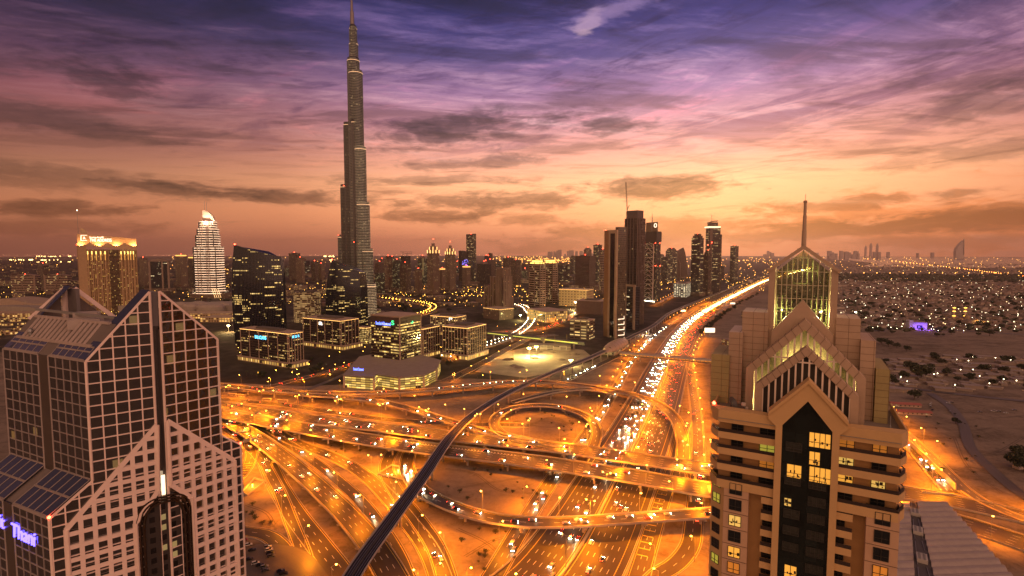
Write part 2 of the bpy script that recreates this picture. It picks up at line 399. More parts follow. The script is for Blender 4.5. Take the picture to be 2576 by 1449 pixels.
def letters(name, body, size, M, mat, parent, ext=.15, shear=0.0):
    cu = bpy.data.curves.new(name, 'FONT'); cu.body = body; cu.size = size; cu.extrude = ext; cu.shear = shear
    cu.align_x = 'LEFT'; cu.resolution_u = 3
    tmp = bpy.data.objects.new('tmp', cu); COL.objects.link(tmp)
    me = bpy.data.meshes.new_from_object(tmp.evaluated_get(bpy.context.evaluated_depsgraph_get()))
    bpy.data.objects.remove(tmp)
    me.transform(M)
    if parent is not None:
        off = Vector(parent.location)
        me.transform(Matrix.Translation(-off))
    me.materials.clear(); me.materials.append(mat); me.name = name
    o = bpy.data.objects.new(name, me); COL.objects.link(o); o.parent = parent
    return o
def wash(t, p, col, e, r=.6):
    """a small floodlight on a short post in front of a lit wall"""
    L_ = bpy.data.lights.new('wash', 'POINT'); L_.energy = e; L_.color = col; L_.shadow_soft_size = r
    o = bpy.data.objects.new('wash_light', L_); COL.objects.link(o); o.parent = t; o.location = Vector(p)-Vector(t.location)
    MB().bar((p[0], p[1], max(0, p[2]-3)), (p[0], p[1], p[2]-r-.1), .3).build('wash_post', DARK, t)
def wall_frame(W, a, n, z):
    """matrix that lays flat lettering upright on a wall, reading along +s"""
    o = W.p(a, n, z); x = W.d.to_3d(); y = Vector((0, 0, 1)); k = x.cross(y)
    return Matrix(((x.x, y.x, k.x, o.x), (x.y, y.y, k.y, o.y), (x.z, y.z, k.z, o.z), (0, 0, 0, 1)))

# ------------------------------------------------------------------ ground, sea, far hills
R = random.Random(7)
gm = MB()
N_ = 48
gm.add([(0, 0, 0)]+[(32000*cos(2*pi*i/N_), 32000*sin(2*pi*i/N_), 0) for i in range(N_)], [(0, i+1, (i+1) % N_+1) for i in range(N_)])
struct(gm.build('ground', SAND))
# planted and paved land of the city side, darker than the sand
CITY = city_mat()
cg = MB(); cp = [G(*q, .012) for q in ((-500, 860), (300, 900), (560, 962), (760, 972), (1180, 952), (1330, 958), (1490, 908), (1640, 826), (1780, 752), (1928, 696), (1965, 668), (1965, 655), (-900, 655))]
cg.add(cp, [tuple(range(len(cp)))[::-1]]); struct(cg.build('city_ground', CITY))
sea = plain('sea_water', (.10, .085, .085), .18, var=.05)
sm = MB(); sp = [at(px, 0, Yy) for px, Yy in ()]
sp = [Vector((x, y, .5)) for x, y in ((4600, 6800), (5600, 6300), (9000, 5200), (24000, 6000), (20000, 24000), (13500, 27000), (10500, 19000), (8000, 12200), (6300, 9000))]
sm.prism(sp, (0, 0, .4)); struct(sm.build('sea', sea))

def spline(pts, ds=6.0):
    P = [G(*p) if not isinstance(p, Vector) else p for p in pts]
    P = [P[0]*2-P[1]]+P+[P[-1]*2-P[-2]]
    out = []
    for i in range(1, len(P)-2):
        p0, p1, p2, p3 = P[i-1:i+3]
        t = [0.0]
        for a, b in ((p0, p1), (p1, p2), (p2, p3)): t.append(t[-1]+max((b-a).length, 1e-3)**.5)
        n = max(4, int((p2-p1).length/ds*2))
        for k in range(n):
            u = t[1]+(t[2]-t[1])*k/n
            A1 = p0*((t[1]-u)/(t[1]-t[0]))+p1*((u-t[0])/(t[1]-t[0])); A2 = p1*((t[2]-u)/(t[2]-t[1]))+p2*((u-t[1])/(t[2]-t[1])); A3 = p2*((t[3]-u)/(t[3]-t[2]))+p3*((u-t[2])/(t[3]-t[2]))
            B1 = A1*((t[2]-u)/(t[2]-t[0]))+A2*((u-t[0])/(t[2]-t[0])); B2 = A2*((t[3]-u)/(t[3]-t[1]))+A3*((u-t[1])/(t[3]-t[1]))
            out.append(B1*((t[2]-u)/(t[2]-t[1]))+B2*((u-t[1])/(t[2]-t[1])))
    out.append(P[-2])
    res = [out[0]]; acc = 0; last = out[0]
    for q in out[1:]:
        L = (q-last).length
        while acc+L >= ds:
            last = last+(q-last)*((ds-acc)/L); res.append(last); L = (q-last).length; acc = 0
        acc += L; last = q
    res.append(out[-1]); return res
class Path:
    def __init__(s, pts, ds=6.0):
        s.c = spline(pts, ds); s.ds = ds; n = len(s.c); s.t = []
        for i in range(n):
            d = s.c[min(i+1, n-1)]-s.c[max(i-1, 0)]; d.z = 0; s.t.append(d.normalized())
        s.r = [Vector((d.y, -d.x, 0)) for d in s.t]
        s.len = (n-1)*ds
    def off(s, o, dz=0.0, i0=0, i1=None): return [s.c[i]+s.r[i]*o+Vector((0, 0, dz)) for i in range(i0, len(s.c) if i1 is None else i1)]
    def at(s, dist, o=0.0, dz=0.0):
        k = max(0, min(len(s.c)-1.001, dist/s.ds)); i = int(k); f = k-i
        p = s.c[i].lerp(s.c[i+1], f); r = s.r[i].lerp(s.r[i+1], f).normalized()
        return p+r*o+Vector((0, 0, dz)), s.t[i].lerp(s.t[i+1], f).normalized()
def uv_strip(mb_name, path, a, b, dz, mat, parent=None):
    A, B = path.off(a, dz), path.off(b, dz); n = len(A)
    off = Vector(parent.location) if parent is not None else Vector((0, 0, 0))
    me = bpy.data.meshes.new(mb_name)
    me.from_pydata([tuple(v-off) for v in A+B], [], [(n+i, n+i+1, i+1, i) for i in range(n-1)])
    uv = me.uv_layers.new(name='UVMap')
    for p in me.polygons:
        for li in p.loop_indices:
            vi = me.loops[li].vertex_index
            uv.data[li].uv = ((a if vi < n else b), (vi % n)*path.ds)
    me.materials.append(mat); me.update()
    o = bpy.data.objects.new(mb_name, me); COL.objects.link(o)
    if parent is not None: o.parent = parent
    return o
def dash(mb, path, o, w_, dz, on=0, gap=0, mi=0):
    mb.mi = mi
    if not on: mb.strip(path.off(o+w_/2, dz), path.off(o-w_/2, dz)); return
    d = 0
    while d+on < path.len:
        (a, ta), (b, tb) = path.at(d, o, dz), path.at(d+on, o, dz)
        ra, rb = Vector((ta.y, -ta.x, 0))*w_/2, Vector((tb.y, -tb.x, 0))*w_/2
        mb.quad(a+ra, b+rb, b-rb, a-ra); d += on+gap
def ledge(mb, path, o, w_, h, z0=0.0, i0=0, i1=None):
    A, B, C_, D = path.off(o-w_/2, z0, i0, i1), path.off(o-w_/2, z0+h, i0, i1), path.off(o+w_/2, z0+h, i0, i1), path.off(o+w_/2, z0, i0, i1)
    mb.sweep([[a, b, c, d] for a, b, c, d in zip(A, B, C_, D)])
LAY = [0]
PATHS = {}
def markings(path, width, lanes, dz, name, parent, yl=-1, mw=.28):
    mb = MB(); h = width/2-.9
    dash(mb, path, -h, mw, dz, mi=1); dash(mb, path, h, mw, dz, mi=1)
    for k in range(1, lanes): dash(mb, path, -h+2*h*k/lanes, mw*.9, dz+.004, 4, 7)
    mb.build(name, [PAINT, YPAINT], parent)
def road(pts, width, lanes=2, mat=None, marks=True, kerb=True, key=None, name='road', ds=6.0, mw=.28):
    LAY[0] += 1; dz = .03+LAY[0]*.022
    p = Path(pts, ds); o = struct(uv_strip(name, p, -width/2, width/2, dz, mat or ASPH))
    if key: PATHS[key] = (p, width, dz)
    if marks: markings(p, width, lanes, dz+.012, 'lane_marking', o, mw=mw); 
    if kerb:
        mb = MB(); ledge(mb, p, -width/2-.2, .4, .22+dz); ledge(mb, p, width/2+.2, .4, .22+dz); mb.build('kerb', CONC, o)
    for c in o.children: c['kind'] = 'structure'
    return p
def flyover(label, pts, width, lanes=2, key=None, pier_gap=38, first=14, minz=4.2, parapet=1.0, pw=1.5, th=1.5, skip=()):
    p = Path(pts); base = p.c[len(p.c)//2].copy(); base.z = 0
    t = thing('flyover', label, 'bridge', base, 'concrete ramps and flyovers of the interchange')
    h = width/2
    uv_strip('road_surface', p, -h+.3, h-.3, .02, ASPH, t)
    n = len(p.c); secs = []
    for i in range(n):
        c, r = p.c[i], p.r[i]; z = c.z
        q = lambda o, dz: Vector((c.x+r.x*o, c.y+r.y*o, max(z+dz, .0 if dz < 0 else z)))
        secs.append([q(-h, 0), q(h, 0), q(h, -.5), q(h*.6, -th), q(-h*.6, -th), q(-h, -.5)])
    MB().sweep(secs).build('deck', CONC, t)
    for s in (-1, 1):
        mb = MB(); ledge(mb, p, s*(h-.15), .36, parapet, .003); mb.build('parapet', CONC, t)
    markings(p, width-.8, lanes, .035, 'lane_marking', t)
    d = first
    while d < p.len-8:
        c, tt = p.at(d); rr = Vector((tt.y, -tt.x, 0))
        if c.z > minz and not any(a < d < b for a, b in skip):
            mb = MB(); ang = atan2(tt.y, tt.x)
            cols = [0] if width < 16 else ([-width*.24, width*.24])
            for o in cols:
                b = c+rr*o; b.z = 0
                mb.lathe(b, [(pw*.62, 0), (pw*.62, c.z-th-1.6)], 10)
            ca, sa = tt.x, tt.y
            top = c.z-th+.02
            wd = h*1.05
            pts2 = [(-wd*.62, top-1.7), (wd*.62, top-1.7), (wd, top-.5), (wd, top), (-wd, top), (-wd, top-.5)]
            mb.prism([c+rr*a-tt*.8-Vector((0, 0, c.z-b)) for a, b in pts2], tt*1.6)
            mb.build('pier', CONC, t)
        d += pier_gap
    if key: PATHS[key] = (p, width, 0.04)
    return p

# ------------------------------------------------------------------ the wide highway
HWY = [(1150, 1760), (1255, 1600), (1410, 1449), (1560, 1188), (1628, 1050), (1680, 923), (1700, 880), (1738, 820), (1790, 780), (1867, 738), (1930, 707), (1985, 690), (2040, 676)]
hp = road(HWY, 62, 12, key='highway', kerb=False, marks=False, name='highway', ds=8)
hdz = PATHS['highway'][2]
ho = bpy.data.objects['highway']
mb = MB()
for s in (-1, 1):
    dash(mb, hp, s*2.2, .35, hdz+.012, mi=1); dash(mb, hp, s*26.0, .35, hdz+.012, mi=1)
    for k in range(1, 6): dash(mb, hp, s*(2.2+k*3.97), .32, hdz+.012, 4.5, 7.5)
    dash(mb, hp, s*30.2, .3, hdz+.012)
struct(mb.build('lane_marking', [PAINT, YPAINT], ho))
mb = MB(); ledge(mb, hp, 0, 1.5, .9, 0); tag(mb.build('median_barrier', CONC), 'low concrete barrier running down the middle of the wide highway', 'barrier')
for s in (-1, 1):
    mb = MB(); ledge(mb, hp, s*31.3, .5, 1.0, 0)
    tag(mb.build('side_barrier', CONC), 'low concrete barrier along the %s edge of the wide highway' % ('left' if s < 0 else 'right'), 'barrier')

# ground roads of the interchange
road([(1120, 1640), (1240, 1449), (1310, 1330), (1390, 1205), (1470, 1100), (1545, 985), (1590, 905), (1640, 850), (1700, 806), (1770, 768), (1850, 730)], 13, 3, key='service_left')
road([(1560, 1600), (1607, 1449), (1665, 1260), (1700, 1160), (1722, 1060)], 12, 3, key='service_right')
road([(1600, 1520), (1655, 1449), (1700, 1420), (1735, 1375), (1745, 1310), (1752, 1230), (1756, 1150), (1752, 1050), (1740, 960), (1738, 900), (1765, 850)], 12, 2, key='ramp_right')
road([(480, 1000), (555, 1005), (724, 1020), (874, 1043), (1000, 1058), (1150, 1066), (1330, 1070)], 13, 3, key='behind')
road([(470, 1030), (530, 1052), (600, 1095), (660, 1146), (702, 1228), (747, 1299), (799, 1367), (860, 1449), (900, 1520)], 15, 3, key='left_a')
road([(660, 1080), (739, 1127), (799, 1168), (855, 1213), (911, 1266), (955, 1325), (1000, 1400), (1030, 1480)], 11, 2, key='left_b')
road([(560, 1040), (668, 1074), (739, 1112), (837, 1149), (912, 1192), (968, 1243), (1024, 1310), (1075, 1380), (1105, 1449), (1125, 1530)], 13, 3, key='left_c')
road([(1010, 1112), (985, 1140), (972, 1172), (980, 1208), (1008, 1254), (1048, 1305), (1092, 1370), (1122, 1449), (1135, 1530)], 12, 2, key='left_d')
road([(560, 1330), (612, 1337), (668, 1346), (712, 1382), (738, 1449), (750, 1530)], 11, 2, key='left_e')
road([(668, 1170), (705, 1243), (735, 1320), (765, 1400), (780, 1480)], 9, 2, key='left_f')
road([(540, 1240), (585, 1215), (615, 1185), (632, 1149), (622, 1118), (590, 1085), (545, 1062)], 10, 2, key='left_g')
road([(560, 985), (668, 975), (743, 956), (844, 930), (940, 896), (1010, 872), (1080, 852)], 13, 3, key='boulevard')
road([(760, 985), (830, 958), (900, 930), (930, 985)], 8, 2, mat=ASPH2, kerb=False, marks=False, key='estate')
road([(1120, 960), (1188, 927), (1298, 868), (1345, 848), (1400, 842)], 16, 4, key='dark_road')
road([(1240, 836), (1350, 830), (1400, 815), (1445, 790), (1480, 772), (1510, 762)], 22, 4, mat=ASPH2, key='orange_road')
road([(1120, 905), (1200, 880), (1290, 850), (1335, 812), (1330, 788), (1300, 770), (1240, 768)], 12, 2, key='lit_street', marks=False)
road([(1290, 965), (1400, 962), (1480, 930), (1545, 900), (1590, 880)], 12, 3, key='slip')
road([(940, 752), (990, 757), (1050, 764), (1086, 772), (1080, 788), (1030, 800), (960, 806)], 14, 2, key='lake_road', marks=False)
road([(2280, 1110), (2330, 1168), (2365, 1210), (2392, 1238)], 12, 3, key='underpass')
road([(2230, 1050), (2300, 1110), (2350, 1155), (2400, 1205), (2450, 1248), (2520, 1285), (2640, 1330)], 9, 2, key='frontage', mat=ASPH2)
road([(2340, 990), (2388, 1022), (2421, 1065), (2444, 1130), (2503, 1190), (2590, 1258), (2680, 1300)], 9, 2, key='sand_road', mat=ASPH2, kerb=False, marks=False)
road([(2200, 832), (2300, 826), (2420, 832), (2576, 842), (2700, 850)], 13, 2, key='villa_road', mat=ASPH2, kerb=False, marks=False)
road([(2250, 972), (2350, 985), (2480, 1000), (2600, 1012)], 10, 2, key='plain_road', mat=ASPH2, kerb=False, marks=False)
road([(2200, 742), (2300, 742), (2450, 748), (2640, 760)], 14, 2, key='far_villa_road', mat=ASPH2, kerb=False, marks=False)
road([(1640, 770), (1690, 745), (1730, 722), (1780, 706), (1830, 694)], 16, 3, key='back_road', mat=ASPH2, kerb=False, marks=False)

# flyovers (pixel, pixel, height)
flyover('upper carriageway of the broad flyover crossing the whole interchange', [(430, 1002, 7), (555, 1020, 8), (762, 1052, 8), (949, 1074, 8), (1137, 1098, 8), (1418, 1128, 8), (1562, 1148, 8), (1783, 1180, 8), (2000, 1205, 5), (2250, 1236, 1), (2420, 1266, .4), (2700, 1330, .4)], 24, 5, key='F1a', pier_gap=36)
flyover('lower carriageway of the broad flyover crossing the whole interchange', [(430, 1020, 7), (555, 1039, 8), (762, 1077, 8), (912, 1104, 8), (1099, 1131, 8), (1275, 1152, 8), (1461, 1178, 8), (1625, 1204, 8), (1783, 1232, 8), (2000, 1250, 4), (2250, 1276, 1), (2420, 1316, .4), (2700, 1410, .4)], 25, 5, key='F1b', pier_gap=36, first=20)
flyover('high curving flyover with a wide sweep over the bright highway', [(430, 955, 8.5), (553, 968, 8.5), (687, 982, 8.5), (874, 989, 8.5), (1061, 982, 9), (1200, 968, 9.5), (1330, 960, 9.5), (1435, 966, 9.5), (1541, 982, 9), (1640, 1008, 8.5), (1692, 1046, 8), (1714, 1090, 6), (1720, 1135, 3.5), (1712, 1180, 1), (1698, 1230, .35)], 13, 2, key='F2', pier_gap=40)
flyover('slender ramp leaving the high flyover beside the elevated railway', [(1290, 1012, 4), (1350, 996, 7), (1410, 984, 8.6), (1480, 979, 9), (1545, 990, 8.9)], 9, 2, key='F2b', pier_gap=40)
flyover('branch ramp sloping down from the left flyover to the broad one', [(760, 992, 8.4), (860, 999, 8.4), (949, 1009, 8.4), (1030, 1028, 8.4), (1110, 1053, 8.3), (1211, 1083, 8.2), (1300, 1106, 8.1), (1370, 1118, 8.05)], 12, 2, key='F3', pier_gap=34)
flyover('round loop ramp circling a patch of sand', [(1480, 1148, .4), (1496, 1115, 2), (1500, 1078, 4), (1470, 1044, 5.5), (1395, 1022, 6), (1310, 1022, 6.5), (1256, 1042, 7), (1243, 1066, 7.5), (1266, 1092, 8), (1330, 1108, 8.05), (1420, 1122, 8.08)], 11, 2, key='loop', pier_gap=30)
flyover('bowed ramp bridge sweeping across the highway in the foreground', [(1052, 1108, .35), (1030, 1140, .8), (1024, 1176, 2.2), (1040, 1212, 4), (1068, 1240, 6), (1136, 1274, 7), (1211, 1298, 7), (1280, 1310, 7), (1351, 1315, 7), (1435, 1314, 7), (1562, 1306, 7), (1783, 1291, 7), (1950, 1280, 6), (2150, 1275, 3)], 13, 2, key='low', pier_gap=40, first=10)
flyover('straight left flyover descending towards the camera', [(430, 1018, 5), (540, 1048, 5), (632, 1092, 5), (724, 1160, 5), (799, 1224, 5), (874, 1296, 5), (930, 1362, 5), (985, 1449, 4), (1020, 1530, 3)], 17, 4, key='left_main', pier_gap=34)

# elevated railway
def metro():
    pts = [(840, 1530, 13), (905, 1420, 13), (987, 1306, 13), (1062, 1203, 13), (1137, 1095, 13), (1193, 1042, 13), (1280, 988, 13.5), (1393, 936, 14), (1500, 893, 14), (1585, 849, 14), (1643, 820, 13), (1683, 789, 12), (1722, 771, 12), (1780, 748, 12), (1850, 721, 12), (1928, 692, 12), (1990, 674, 12)]
    p = Path(pts); PATHS['metro'] = (p, 10, 0)
    b = p.c[0].copy(); b.z = 0
    t = thing('railway_viaduct', 'slim elevated railway viaduct curving over the interchange on round pillars', 'viaduct', b)
    secs = []
    for c, r in zip(p.c, p.r):
        q = lambda o, dz: Vector((c.x+r.x*o, c.y+r.y*o, c.z+dz))
        secs.append([q(-5, 1.1), q(-4.6, 1.1), q(-4.5, 0), q(4.5, 0), q(4.6, 1.1), q(5, 1.1), q(4.9, -.3), q(2.4, -2.3), q(-2.4, -2.3), q(-4.9, -.3)])
    MB().sweep(secs).build('deck', plain('viaduct_concrete', (.44, .37, .33), .75), t)
    uv_strip('track_bed', p, -4.45, 4.45, .03, VIAD, t)
    for o in (-2.9, -1.4, 1.4, 2.9):
        mb = MB(); ledge(mb, p, o, .16, .28, .03); mb.build('rail', plain('polished_rail', (.55, .5, .48), .3, .8), t)
    for o in (-2.15, 2.15):
        mb = MB(); ledge(mb, p, o, 1.9, .12, .025); mb.build('track_slab', plain('track_slab', (.035, .032, .033), .7), t)
    mb = MB(); ledge(mb, p, 0, .9, .75, .02); mb.build('walkway', plain('walkway_concrete', (.07, .06, .058), .7), t)
    d = 24
    while d < p.len:
        c, tt = p.at(d); f = c.copy(); f.z = 0
        if not (1180 > 0 and False): MB().lathe(f, [(1.05, 0), (1.05, c.z-4.6), (1.5, c.z-3.6), (2.6, c.z-2.32)], 14).build('pier', CONC, t, True)
        d += 36
    return p
metro()

# ------------------------------------------------------------------ street lamps
def lamp_proto(name, label, h, arms, reach, energy, group, r=.5, head=.55):
    t = thing(name, label, 'street lamp', (0, 0, 0), group)
    MB().lathe((0, 0, 0), [(.26, 0), (.24, 1.2), (.15, 1.25), (.09, h)], 7).build('pole', STEEL, t)
    for k in range(arms):
        s = 1 if k == 0 else -1
        MB().bar((0, 0, h-.3), (s*reach, 0, h+.35), .12).build('arm', STEEL, t)
        MB().lathe((s*reach, 0, h+.05), [(.1, .38), (head, .22), (head*.9, -.05), (.2, -.22)], 8).build('lamp_head', SODIUM, t)
    L = bpy.data.lights.get(name) or bpy.data.lights.new(name, 'SPOT')
    L.energy = energy; L.color = (1, .25, .004); L.shadow_soft_size = r; L.spot_size = radians(165); L.spot_blend = .6
    lo = bpy.data.objects.new('lamp_light', L); COL.objects.link(lo); lo.parent = t; lo.location = (0 if arms == 2 else reach, 0, h-.7)
    return t
EL = 3.7
proto = {}
LAMPS = []
def lamps(key, spacing, o, kind, label, group, first=8.0, end=None, zoff=0.0, face=None, alt=False):
    p = PATHS[key][0]; d = first; k = 0
    while d < (end or p.len-2):
        oo = o if not alt else o*(1 if k % 2 == 0 else -1)
        c, t = p.at(d, oo, zoff)
        ang = atan2(t.y, t.x)-pi/2
        if oo > 0: ang += pi      # the arm reaches over the carriageway
        nm, h, arms, reach, en = {'twin': ('twin_arm_street_lamp', 19, 2, 2.8, 34000), 'single': ('street_lamp', 14.5, 1, 2.4, 16000), 'small': ('small_street_lamp', 9, 1, 1.4, 5000)}[kind]
        if c.y > 120 and abs(c.x/c.y) < 1.15 and min((q.xy-c.xy).length for q in PATHS['metro'][0].c[::2]) > 13:
            if nm not in proto: proto[nm] = lamp_proto(nm, label, h, arms, reach, en*EL, group); proto[nm].location = c; proto[nm].rotation_euler = (0, 0, ang)
            else: dup(proto[nm], c, ang, label, group)
        d += spacing; k += 1
lamps('highway', 46, 0, 'twin', 'tall twin-arm street lamp standing on the median barrier of the wide highway', 'street lamps on the highway median', first=10, zoff=.9)
lamps('F1a', 52, -11.6, 'twin', 'twin-arm street lamp on the far parapet of the broad flyover', 'street lamps on the far side of the broad flyover', first=30)
lamps('F1b', 56, 12.2, 'single', 'street lamp on the near parapet of the broad flyover', 'street lamps on the near side of the broad flyover', first=25)
lamps('F2', 48, -6.3, 'single', 'street lamp on the outer parapet of the high curving flyover', 'street lamps on the high curving flyover', first=20)
lamps('F3', 50, -5.8, 'single', 'street lamp on the sloping branch ramp', 'street lamps on the branch ramp', first=60)
lamps('loop', 55, -5.3, 'single', 'street lamp on the round loop ramp', 'street lamps on the loop ramp', first=20)
lamps('low', 55, -6.4, 'single', 'street lamp on the bowed ramp bridge in the foreground', 'street lamps on the bowed ramp', first=15)
lamps('left_main', 46, -8.4, 'single', 'street lamp on the parapet of the straight left flyover', 'street lamps on the left flyover', first=22)
lamps('left_a', 50, 8.4, 'single', 'street lamp beside the leftmost slip road', 'street lamps by the leftmost slip road', first=30)
lamps('left_c', 46, -7.2, 'single', 'street lamp beside the curving ground road under the left ramps', 'street lamps by the curving ground road', first=30)
lamps('left_d', 55, 6.6, 'single', 'street lamp beside the road curving under the elevated railway', 'street lamps under the railway', first=12)
lamps('left_g', 50, 6, 'single', 'street lamp beside the tight bend by the glass hotel', 'street lamps on the tight bend', first=20)
lamps('behind', 50, -7.5, 'single', 'street lamp beside the road where buses are parked', 'street lamps by the bus parking', first=15)
lamps('service_right', 44, 7, 'single', 'street lamp between the highway and the right service road', 'street lamps by the right service road', first=15)
lamps('ramp_right', 44, 7, 'single', 'street lamp along the ramp at the right edge of the interchange', 'street lamps along the right ramp', first=12)
lamps('service_left', 50, -7.5, 'single', 'street lamp along the service road left of the highway', 'street lamps along the left service road', first=40)
lamps('slip', 44, -7, 'single', 'street lamp beside the slip road under the railway station', 'street lamps on the station slip road', first=10)
lamps('orange_road', 48, 12, 'single', 'street lamp along the orange-lit road behind the station', 'street lamps on the orange-lit road', alt=True)
lamps('boulevard', 44, 8, 'small', 'small street lamp along the office boulevard', 'street lamps on the office boulevard')
lamps('frontage', 36, -6, 'single', 'street lamp along the sandy frontage road at the right', 'street lamps on the right frontage road', first=8, end=150)
lamps('underpass', 34, 7, 'single', 'street lamp over the walled road at the right', 'street lamps over the walled road')
lamps('lake_road', 40, 9, 'small', 'gold street lamp on the lakeside road', 'street lamps on the lakeside road'); lamps('lit_street', 45, 8, 'small', 'street lamp on the tree-lined curved street', 'street lamps on the curved street'); lamps('dark_road', 60, 9, 'small', 'street lamp on the dark straight road by the building site', 'street lamps by the building site')
lamps('back_road', 60, 9, 'single', 'street lamp along the road behind the far towers', 'street lamps behind the far towers')

def plan(mb, W, pts, z0, z1): return mb.prism([W.p(s, n, z0) for s, n in pts], (0, 0, z1-z0))
def rect(mb, W, s0, s1, n0, n1, z0, z1): return plan(mb, W, [(s0, n0), (s1, n0), (s1, n1), (s0, n1)], z0, z1)

# mirror-dark glass that shows the lights of the city and a few rooms
def curtain(name, col, rough, fl, bay, lit, es, seed, litcol=(1, .55, .14), wob=.04, ior=1.5):
    if name in MATS: return MATS[name]
    m = facade(name, wall=col, glass=col, fl=fl, bay=bay, wv=.86, wu=.86, lit=lit, litcol=litcol, es=es, seed=seed, rough=rough, wrough=rough)
    t = NT(m.node_tree); b = t.n['Principled BSDF']
    co = t.n.new('ShaderNodeTexCoord').outputs['Object']
    bp = t.n.new('ShaderNodeBump'); bp.inputs['Strength'].default_value = wob; bp.inputs['Distance'].default_value = 1
    t.l.new(t.noise(co, .35, 2, .5), bp.inputs['Height']); t.l.new(bp.outputs[0], b.inputs['Normal'])
    b.inputs['IOR'].default_value = ior
    return m

# ------------------------------------------------------------------ the glass hotel at the left
def hotel():
    c = lambda x, y: (x*.41654, 845.2+y*.41654)
    P1 = at(200, HZ, 165); P1 = (P1.x, P1.y)
    FL = Wall(P1, 51); LW = Wall(P1, 115)
    base = Vector((P1[0], P1[1], 0))
    t = thing('glass_hotel', 'dark mirror-glass hotel with a pale pink grid, pointed gables and white lower frame', 'hotel tower', base)
    GL = curtain('hotel_glass', (.010, .009, .010), .06, 3.7, 3.2, .016, .45, 1, (1, .48, .12), .14, 2.9)
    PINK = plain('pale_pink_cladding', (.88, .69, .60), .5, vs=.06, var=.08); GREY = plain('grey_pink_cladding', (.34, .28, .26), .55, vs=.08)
    BLUEG = plain('skylight_glass', (.045, .048, .066), .16, var=.08, vs=.5); RIB = plain('ribbed_roof_metal', (.46, .37, .33), .5, .1)
    zc = FL.sz(*c(465, 160))[1]; zpk = FL.sz(374, 734)[1]; ssl = FL.sz(384, 900)[0]; zmid = FL.sz(*c(488, 890))[1]
    slo, zlo = FL.sz(*c(297, 1105))
    sR = FL.sz(408, 900)[0]; q = FL.p(sR, 0, 0); FR = Wall((q.x, q.y), 39)
    L = -LW.sz(*c(24, 100))[0]; e = LW.d.to_3d()*-L
    kr, zr1 = FR.sz(*c(1312, 20)); zr1b = FR.sz(*c(1330, 600))[1]; kr2, zr2 = FR.sz(*c(1452, 655))
    # glass fronts
    fl = [(slo, 0), (slo, zlo), (0, zmid), (0, zc), (ssl, zpk), (ssl, 0)]
    fr = [(0, 0), (0, zpk), (kr, zr1), (kr, zr1b), (kr2, zr2), (kr2, 0)]
    mb = MB(); plate(mb, FL, fl, 0, .5); plate(mb, FR, fr, 0, .5); mb.build('front_glass', GL, t)
    s_r, z_r = FL.sz(292, 816)
    # body behind: two sloping masses
    mb = MB()
    mb.prism([FL.p(a, .5, b) for a, b in [(.3, 0), (.3, zc-.4), (s_r, z_r-.4), (s_r, z_r-3), (ssl, z_r-3), (ssl, 0)]], e*.985)
    mb.prism([FL.p(a, .5, b) for a, b in [(slo+.3, 0), (slo+.3, zlo-.4), (.3, zmid-.4), (.3, 0)]], e*.985)
    mb.prism([FR.p(a, .5, b) for a, b in [(0, 0), (0, z_r-3), (kr*.55, z_r-3), (kr, zr1), (kr, 0)]], e*.98)
    mb.prism([FR.p(a, .5, b) for a, b in [(kr, 0), (kr, zr1b), (kr2, zr2), (kr2, 0)]], e*.98)
    mb.build('body', plain('hotel_core', (.16, .13, .12), .6), t)
    # side faces at the left, with their dark slot
    def side(off_s, z1, name, cols):
        q = FL.p(off_s, 0, 0); W_ = Wall((q.x, q.y), 115)
        mb = MB(); plate(mb, W_, [(-L, 0), (0, 0), (0, z1), (-L, z1)], -.05, .3); mb.build('side_glass', GL, t)
        s0, s1 = -L*.545, -L*.42
        mb = MB()
        for a, b in ((-L, s0), (s1, 0)): grid_on(mb, W_, [(a, 0), (b, 0), (b, z1), (a, z1)], -.05, (b-a)/5, 3.7, a, zc % 3.7, .28, .28, .25, .5)
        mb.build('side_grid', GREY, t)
        mb = MB(); rect(mb, W_, s0+.3, s1-.3, -.12, .1, 0, z1-.2); mb.build('slot_shade_panel', plain('slot_shade', (.10, .075, .06), .35, .3), t)  # dark panel in place of a cut slot, its shade put into the colour
        return W_, s0, s1
    W1, s0, s1 = side(0, zc, 'upper', 5)
    W2, _, _ = side(slo, zlo, 'lower', 5)
    # front grids
    mb = MB(); cl = ssl/5
    grid_on(mb, FL, fl, 0, cl, 3.7, 0, zc % 3.7, .40, .34, .35, .7)
    mb.build('left_front_grid', PINK, t)
    mb = MB(); grid_on(mb, FR, [(0, 0), (0, zpk), (kr, zr1), (kr, 0)], 0, kr/5, 3.7, 0, zc % 3.7, .40, .34, .35, .7)
    grid_on(mb, FR, [(kr, 0), (kr, zr1b), (kr2, zr2), (kr2, 0)], 0, (kr2-kr)/2, 3.7, kr, zc % 3.7, .5, .5, .35, .6)
    mb.build('right_front_grid', PINK, t)
    # white lower frame with square openings
    mb = MB(); av, ah = cl*.36, 1.4
    A = [FL.sz(*c(945, 535)), FL.sz(*c(400, 1165)), (FL.sz(*c(400, 1165))[0], 0), (FL.sz(*c(818, 1160))[0], 0), (FL.sz(*c(818, 1160))[0], FL.sz(*c(808, 1130))[1]), FL.sz(*c(950, 935))]
    grid_on(mb, FL, A, -.5, cl, 4.4, cl*.02, zc % 4.4+1.9, av, ah, .5, 1.5)
    mb.build('left_lower_frame', PINK, t)
    mb = MB()
    x1 = FR.sz(*c(1152, 1000))[0]; x2, z2 = FR.sz(*c(1410, 748))
    B = [(.4, FR.sz(*c(992, 512))[1]), (x2, z2), (x2, 0), (x1, 0), (x1, FR.sz(*c(1155, 970))[1]), (.4, FR.sz(*c(1000, 898))[1])]
    grid_on(mb, FR, B, -.5, kr/5, 4.4, x2, zc % 4.4+1.9, kr/5*.36, ah, .5, 1.5)
    mb.build('right_lower_frame', PINK, t)
